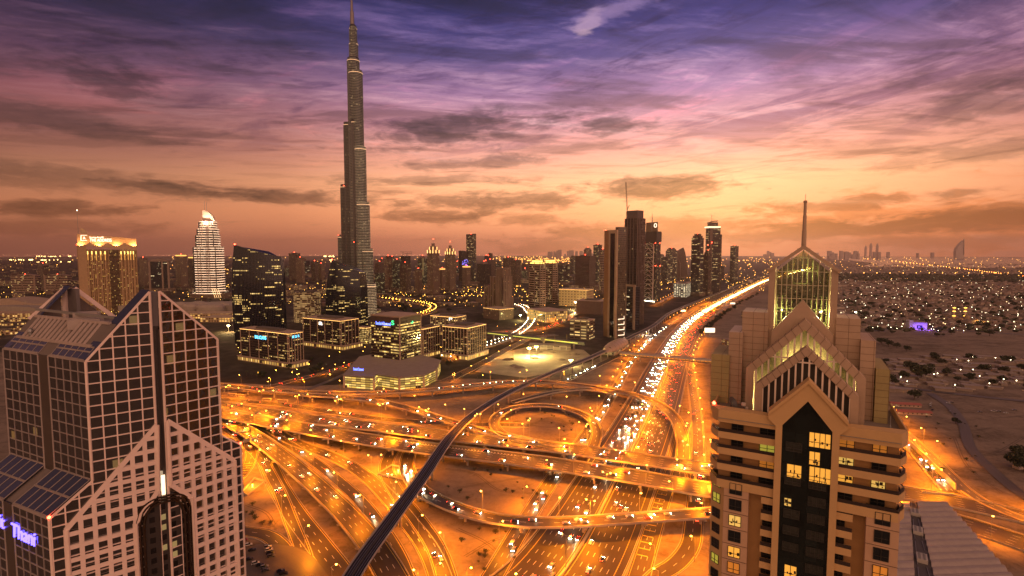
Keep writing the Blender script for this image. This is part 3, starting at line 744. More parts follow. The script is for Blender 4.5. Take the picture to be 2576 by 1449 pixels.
    # slot between the halves
    mb = MB(); rect(mb, FL, ssl, sR, 2.6, 3.2, 0, zpk-6); mb.build('slot_glass', GL, t)
    mb = MB(); rect(mb, FL, ssl+.4, sR-.4, .6, 8, zpk-12, zpk-.3); mb.build('slot_cap', plain('slate_cladding', (.13, .11, .11), .5), t)
    mb = MB(); rect(mb, FL, ssl+.8, sR-.8, .3, .9, FL.sz(*c(960, 960))[1]-.5, FL.sz(*c(960, 850))[1]); mb.build('lit_lobby', glow('lobby_light', (1, .72, .45), 2.0), t)
    # tall arch
    a0 = A[3][0]; zt = FL.sz(*c(975, 962))[1]; za = FL.sz(*c(838, 1110))[1]
    def arch(k):
        pts = [FL.p(a0+k, -.7-k*.12, 0)]
        for i in range(0, 13):
            u = i/12; x = -1+2*u; z = za-k+(zt-za)*sqrt(max(0, 1-x*x))
            s = a0+k+(ssl-a0-k)*min(1, u*2) if u <= .5 else None
            pts.append(FL.p(s, -.7-k*.12, z) if s is not None else FR.p((x1-k)*(u*2-1), -.7-k*.12, z))
        pts.append(FR.p(x1-k, -.7-k*.12, 0)); return pts
    mb = MB()
    for k in (.3, 1.3, 2.3):
        q = arch(k)
        for i in range(len(q)-1): mb.bar(q[i], q[i+1], .6, .6)
    mb.build('arch_surround', plain('polished_bronze', (.10, .065, .045), .2, .7), t)
    q = arch(2.0); mid = Vector((q[7].x, q[7].y, 0)); mb = MB()
    lf = [Vector(v)+FL.n.to_3d()*.5 for v in q[:8]]; mb.prism(lf+[Vector((lf[-1].x, lf[-1].y, 0))], FL.n.to_3d()*.3)
    rf = [Vector(v)+FR.n.to_3d()*.5 for v in q[7:]]; mb.prism(rf+[Vector((rf[0].x, rf[0].y, 0))], FR.n.to_3d()*.3)
    mb.build('arch_glass', facade('arch_windows', wall=(.035, .026, .022), glass=(.012, .010, .010), fl=3.7, bay=3.0, lit=.10, es=.9, wu=.55, seed=4), t)
    # roof
    def Rf(a, b, up=0.0): return FL.p(b*s_r, 0, zc+b*(z_r-zc)+up)+e*a
    mb = MB(); mb.prism([Rf(0, 0, -.2), Rf(0, 1, -.2), Rf(1, 1, -.2), Rf(1, 0, -.2)], (0, 0, .2)); mb.build('roof', plain('roof_valley_shaded', (.15, .12, .105), .7), t)  # darkened between the ribs, their shading put into the colour
    mb = MB()
    for a, b in ((.02, .40), (.545, .98)): mb.prism([Rf(a, .0, .05), Rf(a, .33, .05), Rf(b, .33, .05), Rf(b, 0, .05)], (0, 0, .18))
    mb.build('skylight', BLUEG, t)
    mb = MB()
    for a, b in ((.02, .40), (.545, .98)):
        for k in range(6): x = a+(b-a)*k/5; mb.bar(Rf(x, 0, .3), Rf(x, .33, .3), .2)
        for y in (0, .22, .34): mb.bar(Rf(a, y, .3), Rf(b, y, .3), .45 if y else .7)
    mb.build('skylight_frame', GREY, t)
    mb = MB()
    for k in range(15): x = .15+.74*k/14; mb.bar(Rf(x, .37, .35), Rf(x, .98, .35), .85, .7)
    for y in (.36, .99): mb.bar(Rf(.06, y, .3), Rf(.95, y, .3), .9)
    mb.build('roof_rib', RIB, t)
    # lower wing roof
    def Rl(a, b, up=0.0): return FL.p(slo*(1-b), 0, zlo+b*(zmid-zlo)+up)+e*a
    mb = MB()
    for a, b in ((.02, .42), (.545, .99)): mb.prism([Rl(a, .02, 0), Rl(a, .98, 0), Rl(b, .98, 0), Rl(b, .02, 0)], (0, 0, .3))
    mb.build('lower_skylight', BLUEG, t)
    mb = MB()
    for a, b in ((.02, .42), (.545, .99)):
        for k in range(6): x = a+(b-a)*k/5; mb.bar(Rl(x, 0, .4), Rl(x, 1, .4), .22)
        for y in (0, .5, 1): mb.bar(Rl(a, y, .4), Rl(b, y, .4), .5)
    mb.build('lower_skylight_frame', GREY, t)
    # gable edges: dark glazed strips, and the rear gable standing open
    for off, nm in ((Vector((0, 0, 0)), 'front_gable'), (e, 'rear_gable')):
        w_ = e.normalized()*(4.8 if nm == 'front_gable' else -4.2)
        mb = MB()
        a, b = FL.p(0, 0, zc+.3)+off, FL.p(ssl, 0, zpk+.3)+off
        mb.prism([a, b, b+w_, a+w_], (0, 0, .35)); mb.build('gable_skylight', BLUEG, t)
        mb = MB()
        if nm == 'rear_gable':
            mb.bar(FL.p(s_r*.9, 0, zc+.9*(z_r-zc))+off, FL.p(ssl, 0, zpk-.5)+off, 1.2, 1.5)
            mb.bar(FL.p(ssl, 0, z_r-3)+off, FL.p(ssl, 0, zpk-.5)+off, 1.2); mb.bar(FR.p(.3, 0, z_r-3)+off, FR.p(.3, 0, zpk-.5)+off, 1.2)
            mb.bar(FR.p(.3, 0, zpk-.5)+off, FR.p(kr*.75, 0, zpk+.75*(zr1-zpk))+off, 1.2, 1.5)
            mb.build('rear_gable_frame', PINK, t)
            mb = MB(); ins = e.normalized()*1.5
            mb.prism([FL.p(a, 0, b)+off+ins for a, b in ((s_r, z_r-3), (s_r, z_r-.5), (ssl-.6, zpk-2.5), (ssl-.6, z_r-3))], e.normalized()*.5)
            mb.prism([FR.p(a, 0, b)+off+ins for a, b in ((.8, z_r-3), (.8, zpk-2.5), (kr*.6, zpk+.66*(zr1-zpk)-1), (kr*.6, z_r-3))], e.normalized()*.5)
            mb.build('rear_gable_panel', plain('plant_screen', (.17, .13, .11), .6), t)
            mb = MB(); mb.prism([FL.p(ssl+.8, 0, z_r-3)+off, FL.p(sR-.8, 0, z_r-3)+off, FL.p(sR-.8, 0, zpk-.5)+off, FL.p(ssl+.8, 0, zpk-.5)+off], e.normalized()*-6); mb.build('rear_cap', MATS['slate_cladding'], t)
    # the frame over the front gable
    mb = MB(); f = FL.p(ssl*.62, 0, z_r-3)+e*.45
    mb.box(f, 9, 7, 3.4, .5); mb.box(FL.p(ssl*.86, 0, z_r-3)+e*.62, 7, 6, 5, .5); mb.build('plant_room', plain('plant_white', (.40, .33, .29), .6), t)
    mb = MB(); mb.bar(Rf(.93, .96, 2.2)+Vector((0, 0, 1)), FL.p(ssl*.8, 0, z_r+1)+e*.25, .7, .9); mb.build('gantry_beam', STEEL, t)
    mb = MB(); mb.lathe(Rf(.80, .42, .6), [(.5, 0), (.5, 1.2), (.9, 1.3), (.7, 2.2), (.1, 2.6)], 10); mb.build('vent_cowl', STEEL, t)
    # neon sign
    NEON = glow('blue_neon', (.10, .07, 1), 7)
    q = W2.sz(*c(76, 1196)); q2 = W2.sz(*c(222, 1226)); 
    h = W2.sz(*c(110, 1120))[1]-W2.sz(*c(110, 1195))[1]
    wd = q2[0]-q[0]
    sg = letters('sign_letters', 'Thani', 1, Matrix.Identity(4), NEON, t, .05, .12)
    sg.data.transform(Matrix.Translation(Vector(t.location))); bx = max(v.co.x for v in sg.data.vertices); hh = max(v.co.y for v in sg.data.vertices)
    off = Matrix.Translation(-Vector(t.location)); M = off @ wall_frame(W2, q[0], -.35, q[1]-.3) @ Matrix.Diagonal((wd/bx, h/hh*1.05, 4, 1))
    sg.data.transform(M)
    q = W2.sz(*c(-92, 1130))
    s2 = letters('sign_letters', 'Dusit', 1, Matrix.Identity(4), NEON, t, .05, .12)
    s2.data.transform(Matrix.Translation(Vector(t.location))); bx = max(v.co.x for v in s2.data.vertices)
    s2.data.transform(off @ wall_frame(W2, W2.sz(*c(36, 1150))[0]-wd*.96, -.35, W2.sz(*c(20, 1155))[1]) @ Matrix.Diagonal((wd*.96/bx, h/hh*1.05, 4, 1)))
    mb = MB(); mb.lathe(FL.p(slo, -.3, zlo+.3), [(.4, 0), (.5, .5), (.1, .9)], 8); mb.build('warning_light', REDL, t)
    mb = MB(); mb.lathe(FR.p(kr2, -.2, zr2+.2), [(.4, 0), (.5, .5), (.1, .9)], 8); mb.build('warning_light', REDL, t)
hotel()

# ------------------------------------------------------------------ the cream apartment tower at the right
def cream_tower():
    Z1 = lambda x, y: (1770.9+x*.31465, 992.8+y*.31465); Z2 = lambda x, y: (2025.8+x*.31465, 992.8+y*.31465)
    P0 = at(2030, HZ, 105); RT = Wall((P0.x, P0.y), 119)
    t = thing('apartment_tower', 'cream apartment tower with wrap-around balconies, stepped gables and a glazed lantern under a spire', 'apartment tower', Vector((P0.x, P0.y, 0)))
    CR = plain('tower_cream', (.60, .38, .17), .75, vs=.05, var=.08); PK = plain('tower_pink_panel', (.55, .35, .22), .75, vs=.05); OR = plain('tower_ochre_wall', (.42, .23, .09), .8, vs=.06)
    TILE = plain('brown_stone_panel', (.45, .32, .225), .6, vs=.08, var=.10)
    GG = curtain('green_black_glass', (.010, .014, .013), .08, 3.4, 2.4, .0, 1, 2)
    RAIL = plain('smoked_glass_railing', (.045, .032, .028), .2, var=.1); PANE = plain('dark_pane', (.014, .016, .018), .1, var=.05)
    FRM = plain('bronze_window_frame', (.03, .025, .02), .5)
    sL0 = RT.sz(*Z1(45, 200))[0]; sL1 = RT.sz(*Z1(112, 300))[0]; sL2 = RT.sz(*Z1(568, 400))[0]
    sG0 = RT.sz(*Z1(622, 400))[0]; sG1 = RT.sz(*Z2(212, 400))[0]; sR2 = RT.sz(*Z2(272, 400))[0]; sR1 = RT.sz(*Z2(772, 400))[0]; sR0 = RT.sz(*Z2(845, 400))[0]
    zT = RT.sz(*Z1(340, 247))[1]; h = (zT-RT.sz(*Z1(340, 637))[1])/3; zP = RT.sz(*Z1(300, 140))[1]
    D = 24.0; ch = 3.0
    op = h*.60
    zB = zT-3*h-op
    # walls
    mb = MB(); rect(mb, RT, sL1, sR1, 2.2, D, 0, zP-2.0); mb.build('core', OR, t)
    mb = MB(); plan(mb, RT, [(sL0, ch), (sL1, 0), (sG0-.1, 0), (sG0-.1, 2.2), (sL0, 2.2+ch*.4)], zT, zP)
    mb.build('roof_parapet', CR, t); mb = MB(); plan(mb, RT, [(sG1+.1, 0), (sR1, 0), (sR0, ch), (sR0, 2.2+ch*.4), (sG1+.1, 2.2)], zT, zP)
    mb.build('roof_parapet', CR, t); mb = MB(); plan(mb, RT, [(sL0, ch), (sL0+.35, ch), (sL0+.35, D), (sL0, D)], zT, zP); mb.build('side_parapet', CR, t); mb = MB(); plan(mb, RT, [(sR0-.35, ch), (sR0, ch), (sR0, D), (sR0-.35, D)], zT, zP)
    mb.build('side_parapet', CR, t)
    mb = MB(); plan(mb, RT, [(sL0+.2, ch), (sL1, .3), (sR1, .3), (sR0-.2, ch), (sR0-.2, D), (sL0+.2, D)], zT, zP-1.7); mb.build('roof_deck', ROOF, t)
    mb = MB()
    for a, b in ((sL0, sL2), (sR2, sR0)):
        for k in range(14): 
            s = a+(b-a)*(k+.5)/14
            mb.bar(RT.p(s, -.15 if sL1 < s < sR1 else 1.4, zT+.9), RT.p(s, -.5 if sL1 < s < sR1 else 1.1, zT+1.0), .12)
        mb.bar(RT.p(max(a, sL1), -.3, zT+.95), RT.p(min(b, sR1), -.3, zT+.95), .1)
    mb.build('parapet_cable', STEEL, t)
    # balconies: each floor's band, its railing and its windows
    wins = []
    for k in range(4):
        z1 = zT-k*h-op; z0 = z1-(h-op) if k < 3 else z1-(h-op)-.4
        mb = MB(); plan(mb, RT, [(sL0, ch), (sL1, 0), (sL2, 0), (sL2, 2.2), (sL0, 2.2+ch)], z0, z1); mb.build('balcony', CR, t)
        mb = MB(); plan(mb, RT, [(sL0+.15, ch), (sL1+.05, .15), (sL2, .15), (sL2, .22), (sL1+.1, .22), (sL0+.25, ch)], z1, z1+.72); mb.build('railing', RAIL, t)
        mb = MB(); plan(mb, RT, [(sR2, 0), (sR1, 0), (sR0, ch), (sR0, 2.2+ch), (sR2, 2.2)], z0, z1); mb.build('balcony', CR, t)
        mb = MB(); plan(mb, RT, [(sR2, .15), (sR1-.05, .15), (sR0-.15, ch), (sR0-.25, ch), (sR1-.1, .22), (sR2, .22)], z1, z1+.72); mb.build('railing', RAIL, t)
        a = RT.sz(*Z1(216, 260))[0]; b = RT.sz(*Z1(310, 260))[0]
        wins += [(a, b, 1.95, z1+.05, z1+op*.93, None, 0), (sL2-3.0, sL2-.1, 1.95, z1+.05, z1+op*.95, [None, 'yg', 'dim', None][k], 0)]
        a = RT.sz(*Z2(550, 420))[0]; b = RT.sz(*Z2(668, 420))[0]
        wins += [(a, b, 1.95, z1+.05, z1+op*.95, ['dim', None, 'part', None][k], 0), (sR2+.1, sR2+2.7, 1.95, z1+.05, z1+op*.95, ['dim', 'part', 'warm', None][k], 0)]
        mb = MB(); sp = sR1-.6
        for q in range(5): mb.bar(RT.p(sR1+.3, .9+q*.5, z1+.02), RT.p(sR1+.3, .9+q*.5, z1+1.0), .07)
        mb.bar(RT.p(sR1+.1, .3, z1+1.0), RT.p(sR0-.2, ch-.1, z1+1.0), .1); mb.bar(RT.p(sR1, 2.0, z1+op), RT.p(sR0-.4, ch, z1+.9), .16)
        mb.build('corner_stair_rail', DARK, t)
    # plain floors below
    pl0, pl1 = RT.sz(*Z1(155, 900))[0], RT.sz(*Z1(353, 900))[0]; bl0 = RT.sz(*Z1(455, 900))[0]
    pr0, pr1 = RT.sz(*Z2(484, 1100))[0], RT.sz(*Z2(752, 1100))[0]; br1 = RT.sz(*Z2(377, 1050))[0]
    mb = MB(); rect(mb, RT, pl0, pl1, .1, 2.2, 0, zB); mb.build('pale_panel', PK, t)
    mb = MB(); rect(mb, RT, pr0, pr1, .1, 2.2, 0, zB); mb.build('pale_panel', PK, t)
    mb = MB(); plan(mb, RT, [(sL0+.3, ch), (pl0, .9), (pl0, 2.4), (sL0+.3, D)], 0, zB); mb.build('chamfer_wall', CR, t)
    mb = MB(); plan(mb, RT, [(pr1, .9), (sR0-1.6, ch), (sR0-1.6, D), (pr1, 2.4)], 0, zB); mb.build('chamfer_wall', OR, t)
    zk = zB-h
    nfl = 0
    mbg = MB()
    while zk > 20 and nfl < 12:
        for a, b in ((pl0, pl1), (pr0, pr1)): rect(mbg, RT, a-.02, b+.02, .04, .2, zk-.05, zk+.05)
        wl = RT.sz(*Z1(204, 820))[0]; wr = RT.sz(*Z1(300, 820))[0]
        wins.append((wl, wr, .05, zk+.75, zk+h-.45, {2: 'part', 4: 'warm', 5: 'dim'}.get(nfl), 0))
        wl = RT.sz(*Z2(555, 1050))[0]; wr = RT.sz(*Z2(678, 1050))[0]
        wins.append((wl, wr, .05, zk+.75, zk+h-.45, {3: 'dim'}.get(nfl), 0))
        a = sL0+.5; wins.append((sL0+.55, pl0-1.0, None, zk+.9, zk+h-.6, {0: 'yg', 1: 'yg', 5: 'yg'}.get(nfl), 1))
        # small inset balconies next to the glass bay
        z1 = zk+h-op; 
        mb = MB(); rect(mb, RT, bl0, sL2, 0, 2.2, z1-(h-op), z1); mb.build('small_balcony', CR, t)
        mb = MB(); rect(mb, RT, bl0+.05, sL2, .12, .2, z1, z1+.8); mb.build('railing', RAIL, t)
        wins.append((bl0+.3, sL2-.1, 1.95, z1+.05, z1+op*.95, None, 0))
        mb = MB(); rect(mb, RT, sR2, br1, 0, 2.2, z1-(h-op), z1); mb.build('small_balcony', CR, t)
        mb = MB(); rect(mb, RT, sR2, br1-.05, .12, .2, z1, z1+.8); mb.build('railing', RAIL, t)
        wins.append((sR2+.1, br1-1.2, 1.95, z1+.05, z1+op*.95, None, 0))
        zk -= h; nfl += 1
    mbg.build('panel_joint', plain('dark_joint', (.12, .07, .04), .8), t)
    # centre bay
    GA = [RT.sz(1934, 1024), RT.sz(2029, 953), RT.sz(2134, 1063)]; gi = [RT.sz(1968, 1053), RT.sz(2028, 1007), RT.sz(2093, 1087)]
    gs = (sG0+sG1)/2
    zi = min(gi[0][1], gi[2][1])+.2; zo = min(GA[0][1], GA[2][1])
    gp = gi[1][1]; go = GA[1][1]
    oL, oR = GA[0][0], GA[2][0]
    mb = MB()
    rect(mb, RT, sL2, sG0, -.7, 2.2, 0, zi); rect(mb, RT, sG1, sR2, -.7, 2.2, 0, zi)
    plate(mb, RT, [(sL2, zi), (sG0, zi), (gs, gp), (gs, go), (oL, zo+.3), (oL, zo-1.2), (sL2, zo-2.6)], -.7, 3.2)
    plate(mb, RT, [(gs, go), (gs, gp), (sG1, zi), (sR2, zi), (sR2, zo-2.6), (oR, zo-1.2), (oR, zo+.3)], -.7, 3.2)
    mb.build('centre_frame', CR, t)
    mb = MB(); plate(mb, RT, [(oL, zo+.3), (gs, go), (oR, zo+.3), (oR, zo-.5), (gs, go-.8), (oL, zo-.5)], -1.0, .3); mb.build('gable_moulding', CR, t)
    mb = MB(); plate(mb, RT, [(sG0, 0), (sG0, zi), (gs, gp), (sG1, zi), (sG1, 0)], -.2, .4); mb.build('centre_glass', GG, t)
    m2 = []
    def gw(x0, y0, x1, y1, kind, two=1):
        a, za = RT.sz(*(Z2 if two else Z1)(x0, y1)); b, zb = RT.sz(*(Z2 if two else Z1)(x1, y0)); m2.append((a, b, -.25, za, zb, kind, 0))
    for y in (318, 460, 595): gw(28, y, 205 if y != 460 else 120, y+92, 'warm')
    gw(660, 566, 782, 650, 'warm', 0); gw(640, 828, 700, 880, 'part', 0); gw(640, 1372, 742, 1449, 'warm', 0)
    zq = zi-9*.5
    for r in range(14):
        z0 = zT-h*1.1-r*h
        for a0, b0 in ((sG0+.8, sG0+3.7), (gs+.7, sG1-.7)):
            if not any(abs((w_[0]+w_[1])/2-(a0+b0)/2) < 2.6 and abs((w_[3]+w_[4])/2-z0-.9) < 2.0 for w_ in m2): m2.append((a0, b0, -.22, z0, z0+1.9, 'curtain', 0))
    wins += m2
    lit = {'warm': glow('warm_room', (1, .50, .07), .62), 'yg': glow('greenish_room', (.72, .72, .10), .30), 'part': glow('yellow_room', (1, .68, .16), .5), 'dim': glow('dim_room', (1, .42, .06), .16), 'curtain': plain('curtained_pane', (.034, .036, .030), .25, var=.4, vs=.8)}
    rr = random.Random(3)
    for (a, b, n, z0, z1, kind, chm) in wins:
        W_ = RT
        if chm:
            p0, p1 = RT.p(sL0+.3, ch, 0), RT.p(pl0, .9, 0); d2 = p1-p0; W_ = Wall((p0.x, p0.y), math.degrees(atan2(d2.x, d2.y))); a, b, n = d2.length*.18, d2.length*.72, -.05
        mb = MB(); rect(mb, W_, a, b, n-.03, n+.12, z0, z1); o = mb.build('window', lit.get(kind, PANE), t)
        mb = MB(); nb = 2 if b-a < 3 else 4
        if kind in ('warm', 'part'):   # furniture and curtains seen inside the lit rooms
            cb = MB()
            for q in range(5):
                x = a+(b-a)*rr.uniform(.08, .85); wv = rr.uniform(.15, .5); zz = z0+(z1-z0)*rr.uniform(.02, .45); rect(cb, W_, x, min(b, x+wv), n-.05, n-.035, zz, zz+rr.uniform(.2, .7))
            cb.build('furniture', plain('room_shadow', (.05, .03, .015), .8), o)
        for q in range(nb+1): x = a+(b-a)*q/nb; rect(mb, W_, x-.06, x+.06, n-.12, n, z0, z1)
        for z in (z0, z0+(z1-z0)*.35, z1): rect(mb, W_, a, b, n-.10, n-.01, z-.05, z+.05)
        mb.build('frame', FRM, o)
    # stepped gables
    CLR = bpy.data.materials.new('clear_glass'); CLR.use_nodes = True; tt = NT(CLR.node_tree)
    for n in list(tt.n):
        if n.type != 'OUTPUT_MATERIAL': tt.n.remove(n)
    tr = tt.n.new('ShaderNodeBsdfTransparent'); tr.inputs[0].default_value = (.86, .90, .80, 1); gl = tt.n.new('ShaderNodeBsdfGlossy'); gl.inputs['Roughness'].default_value = .05
    mx = tt.n.new('ShaderNodeMixShader'); fr = tt.n.new('ShaderNodeFresnel'); fr.inputs[0].default_value = 1.45
    tt.l.new(fr.outputs[0], mx.inputs[0]); tt.l.new(tr.outputs[0], mx.inputs[1]); tt.l.new(gl.outputs[0], mx.inputs[2]); tt.l.new(mx.outputs[0], tt.n['Material Output'].inputs[0])
    zr = zP-1.7
    LIME = plain('lime_lit_render', (.62, .54, .36), .7)
    def gable(n, D2, lft, pk, rgt, band, bw, back, name, bot=None):
        a, za = RT.sz(*lft, n=n); p, zp = RT.sz(*pk, n=n); b, zb = RT.sz(*rgt, n=n)
        p = (a+b)/2; ze = (za+zb)/2; zb_ = bot if bot is not None else zr
        sl = (zp-ze)/(p-a); bz = band*sqrt(1+sl*sl)
        mb = MB()
        plate(mb, RT, [(a, zb_), (a, ze), (p, zp), (p, zp-bz), (a+band, ze-bz+band*sl), (a+band, zb_)], n, D2)
        plate(mb, RT, [(p, zp), (b, ze), (b, zb_), (b-band, zb_), (b-band, ze-bz+band*sl), (p, zp-bz)], n, D2)
        mb.build(name, TILE, t)
        inner = [(a+band, zb_), (a+band, ze-bz+band*sl), (p, zp-bz), (b-band, ze-bz+band*sl), (b-band, zb_)]
        mb = MB(); grid_on(mb, RT, inner, n+.4, bw, 40, p+bw/2, -3.3, .34, .3, .3); mb.build('gable_bars', plain('pale_bars', (.80, .66, .55), .5), t)
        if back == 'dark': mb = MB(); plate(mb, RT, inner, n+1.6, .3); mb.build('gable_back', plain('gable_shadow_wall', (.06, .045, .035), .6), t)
        # panel joints along the slope
        mb = MB()
        for k in range(1, 9):
            f = k/9
            for x0, x1 in ((a, p), (b, p)):
                x = x0+(x1-x0)*f; z = ze+(zp-ze)*f
                mb.bar(RT.p(x, n-.03, z+.03), RT.p(x+(.62 if x0 < x1 else -.62)*band, n-.03, z-band*.9), .07); mb.bar(RT.p(x, n-.02, z+.03), RT.p(x, n+D2, z+.03), .07)
        mb.build('panel_joint', MATS['dark_joint'], t)
        return a, b, p, ze, zp, inner
    gable(4.0, 3.2, (1900, 965), (2023, 872), (2161, 1003), 1.45, 1.25, 'dark', 'second_gable')
    a, b, p, ze, zp, inner = gable(8.0, 4.0, (1877, 924), (2017, 803), (2179, 955), 1.6, 1.25, 'lit', 'third_gable')
    mb = MB(); plate(mb, RT, [(x, z) for x, z in inner], 8.9, .06); mb.build('gable_glazing', CLR, t)
    mb = MB(); plate(mb, RT, [(a+.2, zr), (a+.2, ze-.3), (p, zp-1.2), (b-.2, ze-.3), (b-.2, zr)], 12.2, .4); mb.build('lit_back_wall', plain('gable_brown_wall', (.22, .165, .09), .8), t)
    mb = MB()
    for k in range(3): rect(mb, RT, p-5+k*.8, p+5-k*.8, 10.8, 12, zr+2+k*2.6, zr+2.3+k*2.6)
    for k in range(4): mb.bar(RT.p(p-4+k*2.7, 10.5, zr), RT.p(p-4+k*2.7, 10.5, ze+2), .3)
    mb.build('stair_landing', LIME, t)
    def inside_light(s, n, z, e_, rad=.5, col=(1, .78, .38)):
        Lg = bpy.data.lights.new('interior_light', 'POINT'); Lg.energy = e_; Lg.color = col; Lg.shadow_soft_size = rad
        lo = bpy.data.objects.new('interior_light', Lg); COL.objects.link(lo); lo.parent = t; lo.location = RT.p(s, n, z)-Vector(t.location)
        mb = MB(); mb.lathe(RT.p(s, n, z+rad+.05), [(rad*.7, 0), (rad*.7, .25)], 8); mb.build('lamp_fitting', DARK, t)
    inside_light(p, 10.2, ze+1.2, 9000, .3); inside_light(p-6, 10.4, zr+3.2, 7000, .3); inside_light(p+6, 10.4, zr+3.2, 4500, .3)
    # solid gable in front of the lantern
    n4 = 12.4
    g = [RT.sz(1941, 832, n=n4), RT.sz(2017, 755, n=n4), RT.sz(2096, 846, n=n4)]; pm = (g[0][0]+g[2][0])/2; zm = (g[0][1]+g[2][1])/2
    mb = MB(); plate(mb, RT, [(g[0][0], zr), (g[0][0], zm), (pm, g[1][1]), (g[2][0], zm), (g[2][0], zr)], n4, 2.4); mb.build('solid_gable', TILE, t)
    # lantern
    n5, n6 = 15.0, 23.0
    a = RT.sz(1932, 760, n=n5)[0]; b = RT.sz(2106, 770, n=n5)[0]; ze = (RT.sz(1931, 677, n=n5)[1]+RT.sz(2106, 684, n=n5)[1])/2; zp = RT.sz(2015, 616, n=n5)[1]; p = (a+b)/2
    pw = 1.35
    for s in (a, b-pw):
        for n in (n5, n6-1.2):
            mb = MB(); rect(mb, RT, s, s+pw, n, n+1.2, zr-2, ze+.4); mb.build('lantern_pillar', TILE, t)
    mb = MB()
    for s0, s1, q in ((a-.2, p, 0), (b+.2, p, 0)):
        mb.prism([RT.p(s0, n5-.4, ze+.2), RT.p(s1, n5-.4, zp), RT.p(s1, n5-.4, zp-1.0), RT.p(s0, n5-.4, ze-.6)], RT.n.to_3d()*1.0)
        mb.prism([RT.p(s0, n6, ze+.2), RT.p(s1, n6, zp), RT.p(s1, n6, zp-1.0), RT.p(s0, n6, ze-.6)], RT.n.to_3d()*-1.0)
        for k in range(7): f = k/6; mb.bar(RT.p(s0+(s1-s0)*f, n5, ze+.2+(zp-ze-.2)*f), RT.p(s0+(s1-s0)*f, n6, ze+.2+(zp-ze-.2)*f), .22)
        mb.bar(RT.p(s0, n5, ze), RT.p(s0, n6, ze), .6)
    mb.build('lantern_roof_frame', TILE, t)
    mb = MB()
    for s0, s1 in ((a+.3, p), (b-.3, p)):
        mb.prism([RT.p(s0, n5+.2, ze+.15), RT.p(s1, n5+.2, zp-.15), RT.p(s1, n6-.2, zp-.15), RT.p(s0, n6-.2, ze+.15)], (0, 0, -.08))
    inn = [(a+pw, zr), (a+pw, ze-.6), (p, zp-1.2), (b-pw, ze-.6), (b-pw, zr)]
    plate(mb, RT, inn, n5+.5, .05); plate(mb, RT, inn, n6-.5, .05); mb.build('lantern_glazing', CLR, t)
    mb = MB()
    for n in (n5+.2, n6-.2): grid_on(mb, RT, inn, n, 1.05, 3.1, p, ze-.3, .17, .13, .14)
    for k in range(9): n = n5+1.2+(n6-n5-2.4)*k/8; mb.bar(RT.p(a+.6, n, zr), RT.p(a+.6, n, ze), .16); mb.bar(RT.p(b-.6, n, zr), RT.p(b-.6, n, ze), .16)
    mb.build('lantern_bars', plain('lime_bars', (.55, .50, .32), .5), t)
    mb = MB(); rect(mb, RT, a+.4, b-.4, n5+.3, n6-.3, zr+6, zr+6.4); mb.build('lantern_floor', LIME, t)
    zl = RT.sz(2017, 800, n=n5)[1]
    inside_light(a+2.6, 18.5, zl+.5, 4200, .25); inside_light(b-2.6, 18.5, zl+.5, 4200, .25); inside_light(p, 19, ze-.3, 2600, .25)
    # spire
    zs = RT.sz(2018, 502, n=19)[1]
    bs = RT.p(p, 19, zp-1)
    mb = MB(); mb.lathe(bs, [(.55, 0), (.50, (zs-zp)*.42), (.44, (zs-zp)*.425), (.40, (zs-zp)*.74), (.34, (zs-zp)*.745), (.32, zs-zp+.2), (.44, zs-zp+.25), (.44, zs-zp+.7), (.05, zs-zp+.8), (.05, zs-zp+2.2)], 8); mb.build('spire', TILE, t)
    # stepped side blocks
    def block(x0, x1, y, n0, n1, name, mat):
        s0 = RT.sz(x0, y, n=n0)[0]; s1, z = RT.sz(x1, y, n=n0); mb = MB(); rect(mb, RT, s0, s1, n0, n1, zr-1, z); mb.build(name, mat, t)
        mb = MB()
        k = 1
        while s0+k*2.4 < s1: rect(mb, RT, s0+k*2.4-.03, s0+k*2.4+.03, n0-.03, n1, zr, z+.03); k += 1
        k = 1
        while z-k*1.5 > zr: rect(mb, RT, s0-.02, s1+.02, n0-.03, n0, z-k*1.5-.03, z-k*1.5+.03); k += 1
        mb.build('panel_joint', MATS['dark_joint'], t)
    OL = plain('olive_render', (.36, .29, .13), .8)
    block(1868, 1934, 787, 14.5, 25, 'side_block', TILE); block(1834, 1869, 837, 13.0, 26, 'side_block', TILE); block(1790, 1835, 894, 12.0, 26, 'side_block', OL)
    block(2104, 2166, 803, 14.5, 25, 'side_block', TILE); block(2166, 2204, 858, 13.0, 26, 'side_block', TILE); block(2204, 2240, 931, 12.0, 26, 'side_block', OL)
    mb = MB(); mb.lathe(RT.p(sL0+.4, ch+.5, zP), [(.3, 0), (.42, .3), (.1, .7)], 8); mb.build('warning_light', REDL, t)
    # dish and masts on the roof terraces
    q = RT.sz(1840, 1000, n=7)[0]; c0 = RT.p(q, 6.5, zr)
    d = thing('satellite_dish', 'dark satellite dish on the left roof terrace of the cream tower', 'satellite dish', c0)
    MB().bar(c0, c0+Vector((0, 0, 1.3)), .18).build('post', DARK, d)
    mb = MB(); mb.lathe((0, 0, 0), [(.05, 0), (.7, .12), (1.25, .5), (1.3, .62), (1.2, .60), (.6, .2), (.05, .08)], 16)
    o = mb.build('reflector', plain('dish_grey', (.12, .11, .11), .5), None); o.parent = d; o.location = (0, 0, 1.7); o.rotation_euler = (1.0, .1, .6)
    q = RT.sz(1876, 995, n=7)[0]; c0 = RT.p(q, 5.0, zr)
    d = thing('antenna_mast', 'short mast carrying two white drums on the left roof terrace of the cream tower', 'antenna mast', c0)
    MB().bar(c0, c0+Vector((0, 0, 2.4)), .14).build('post', STEEL, d)
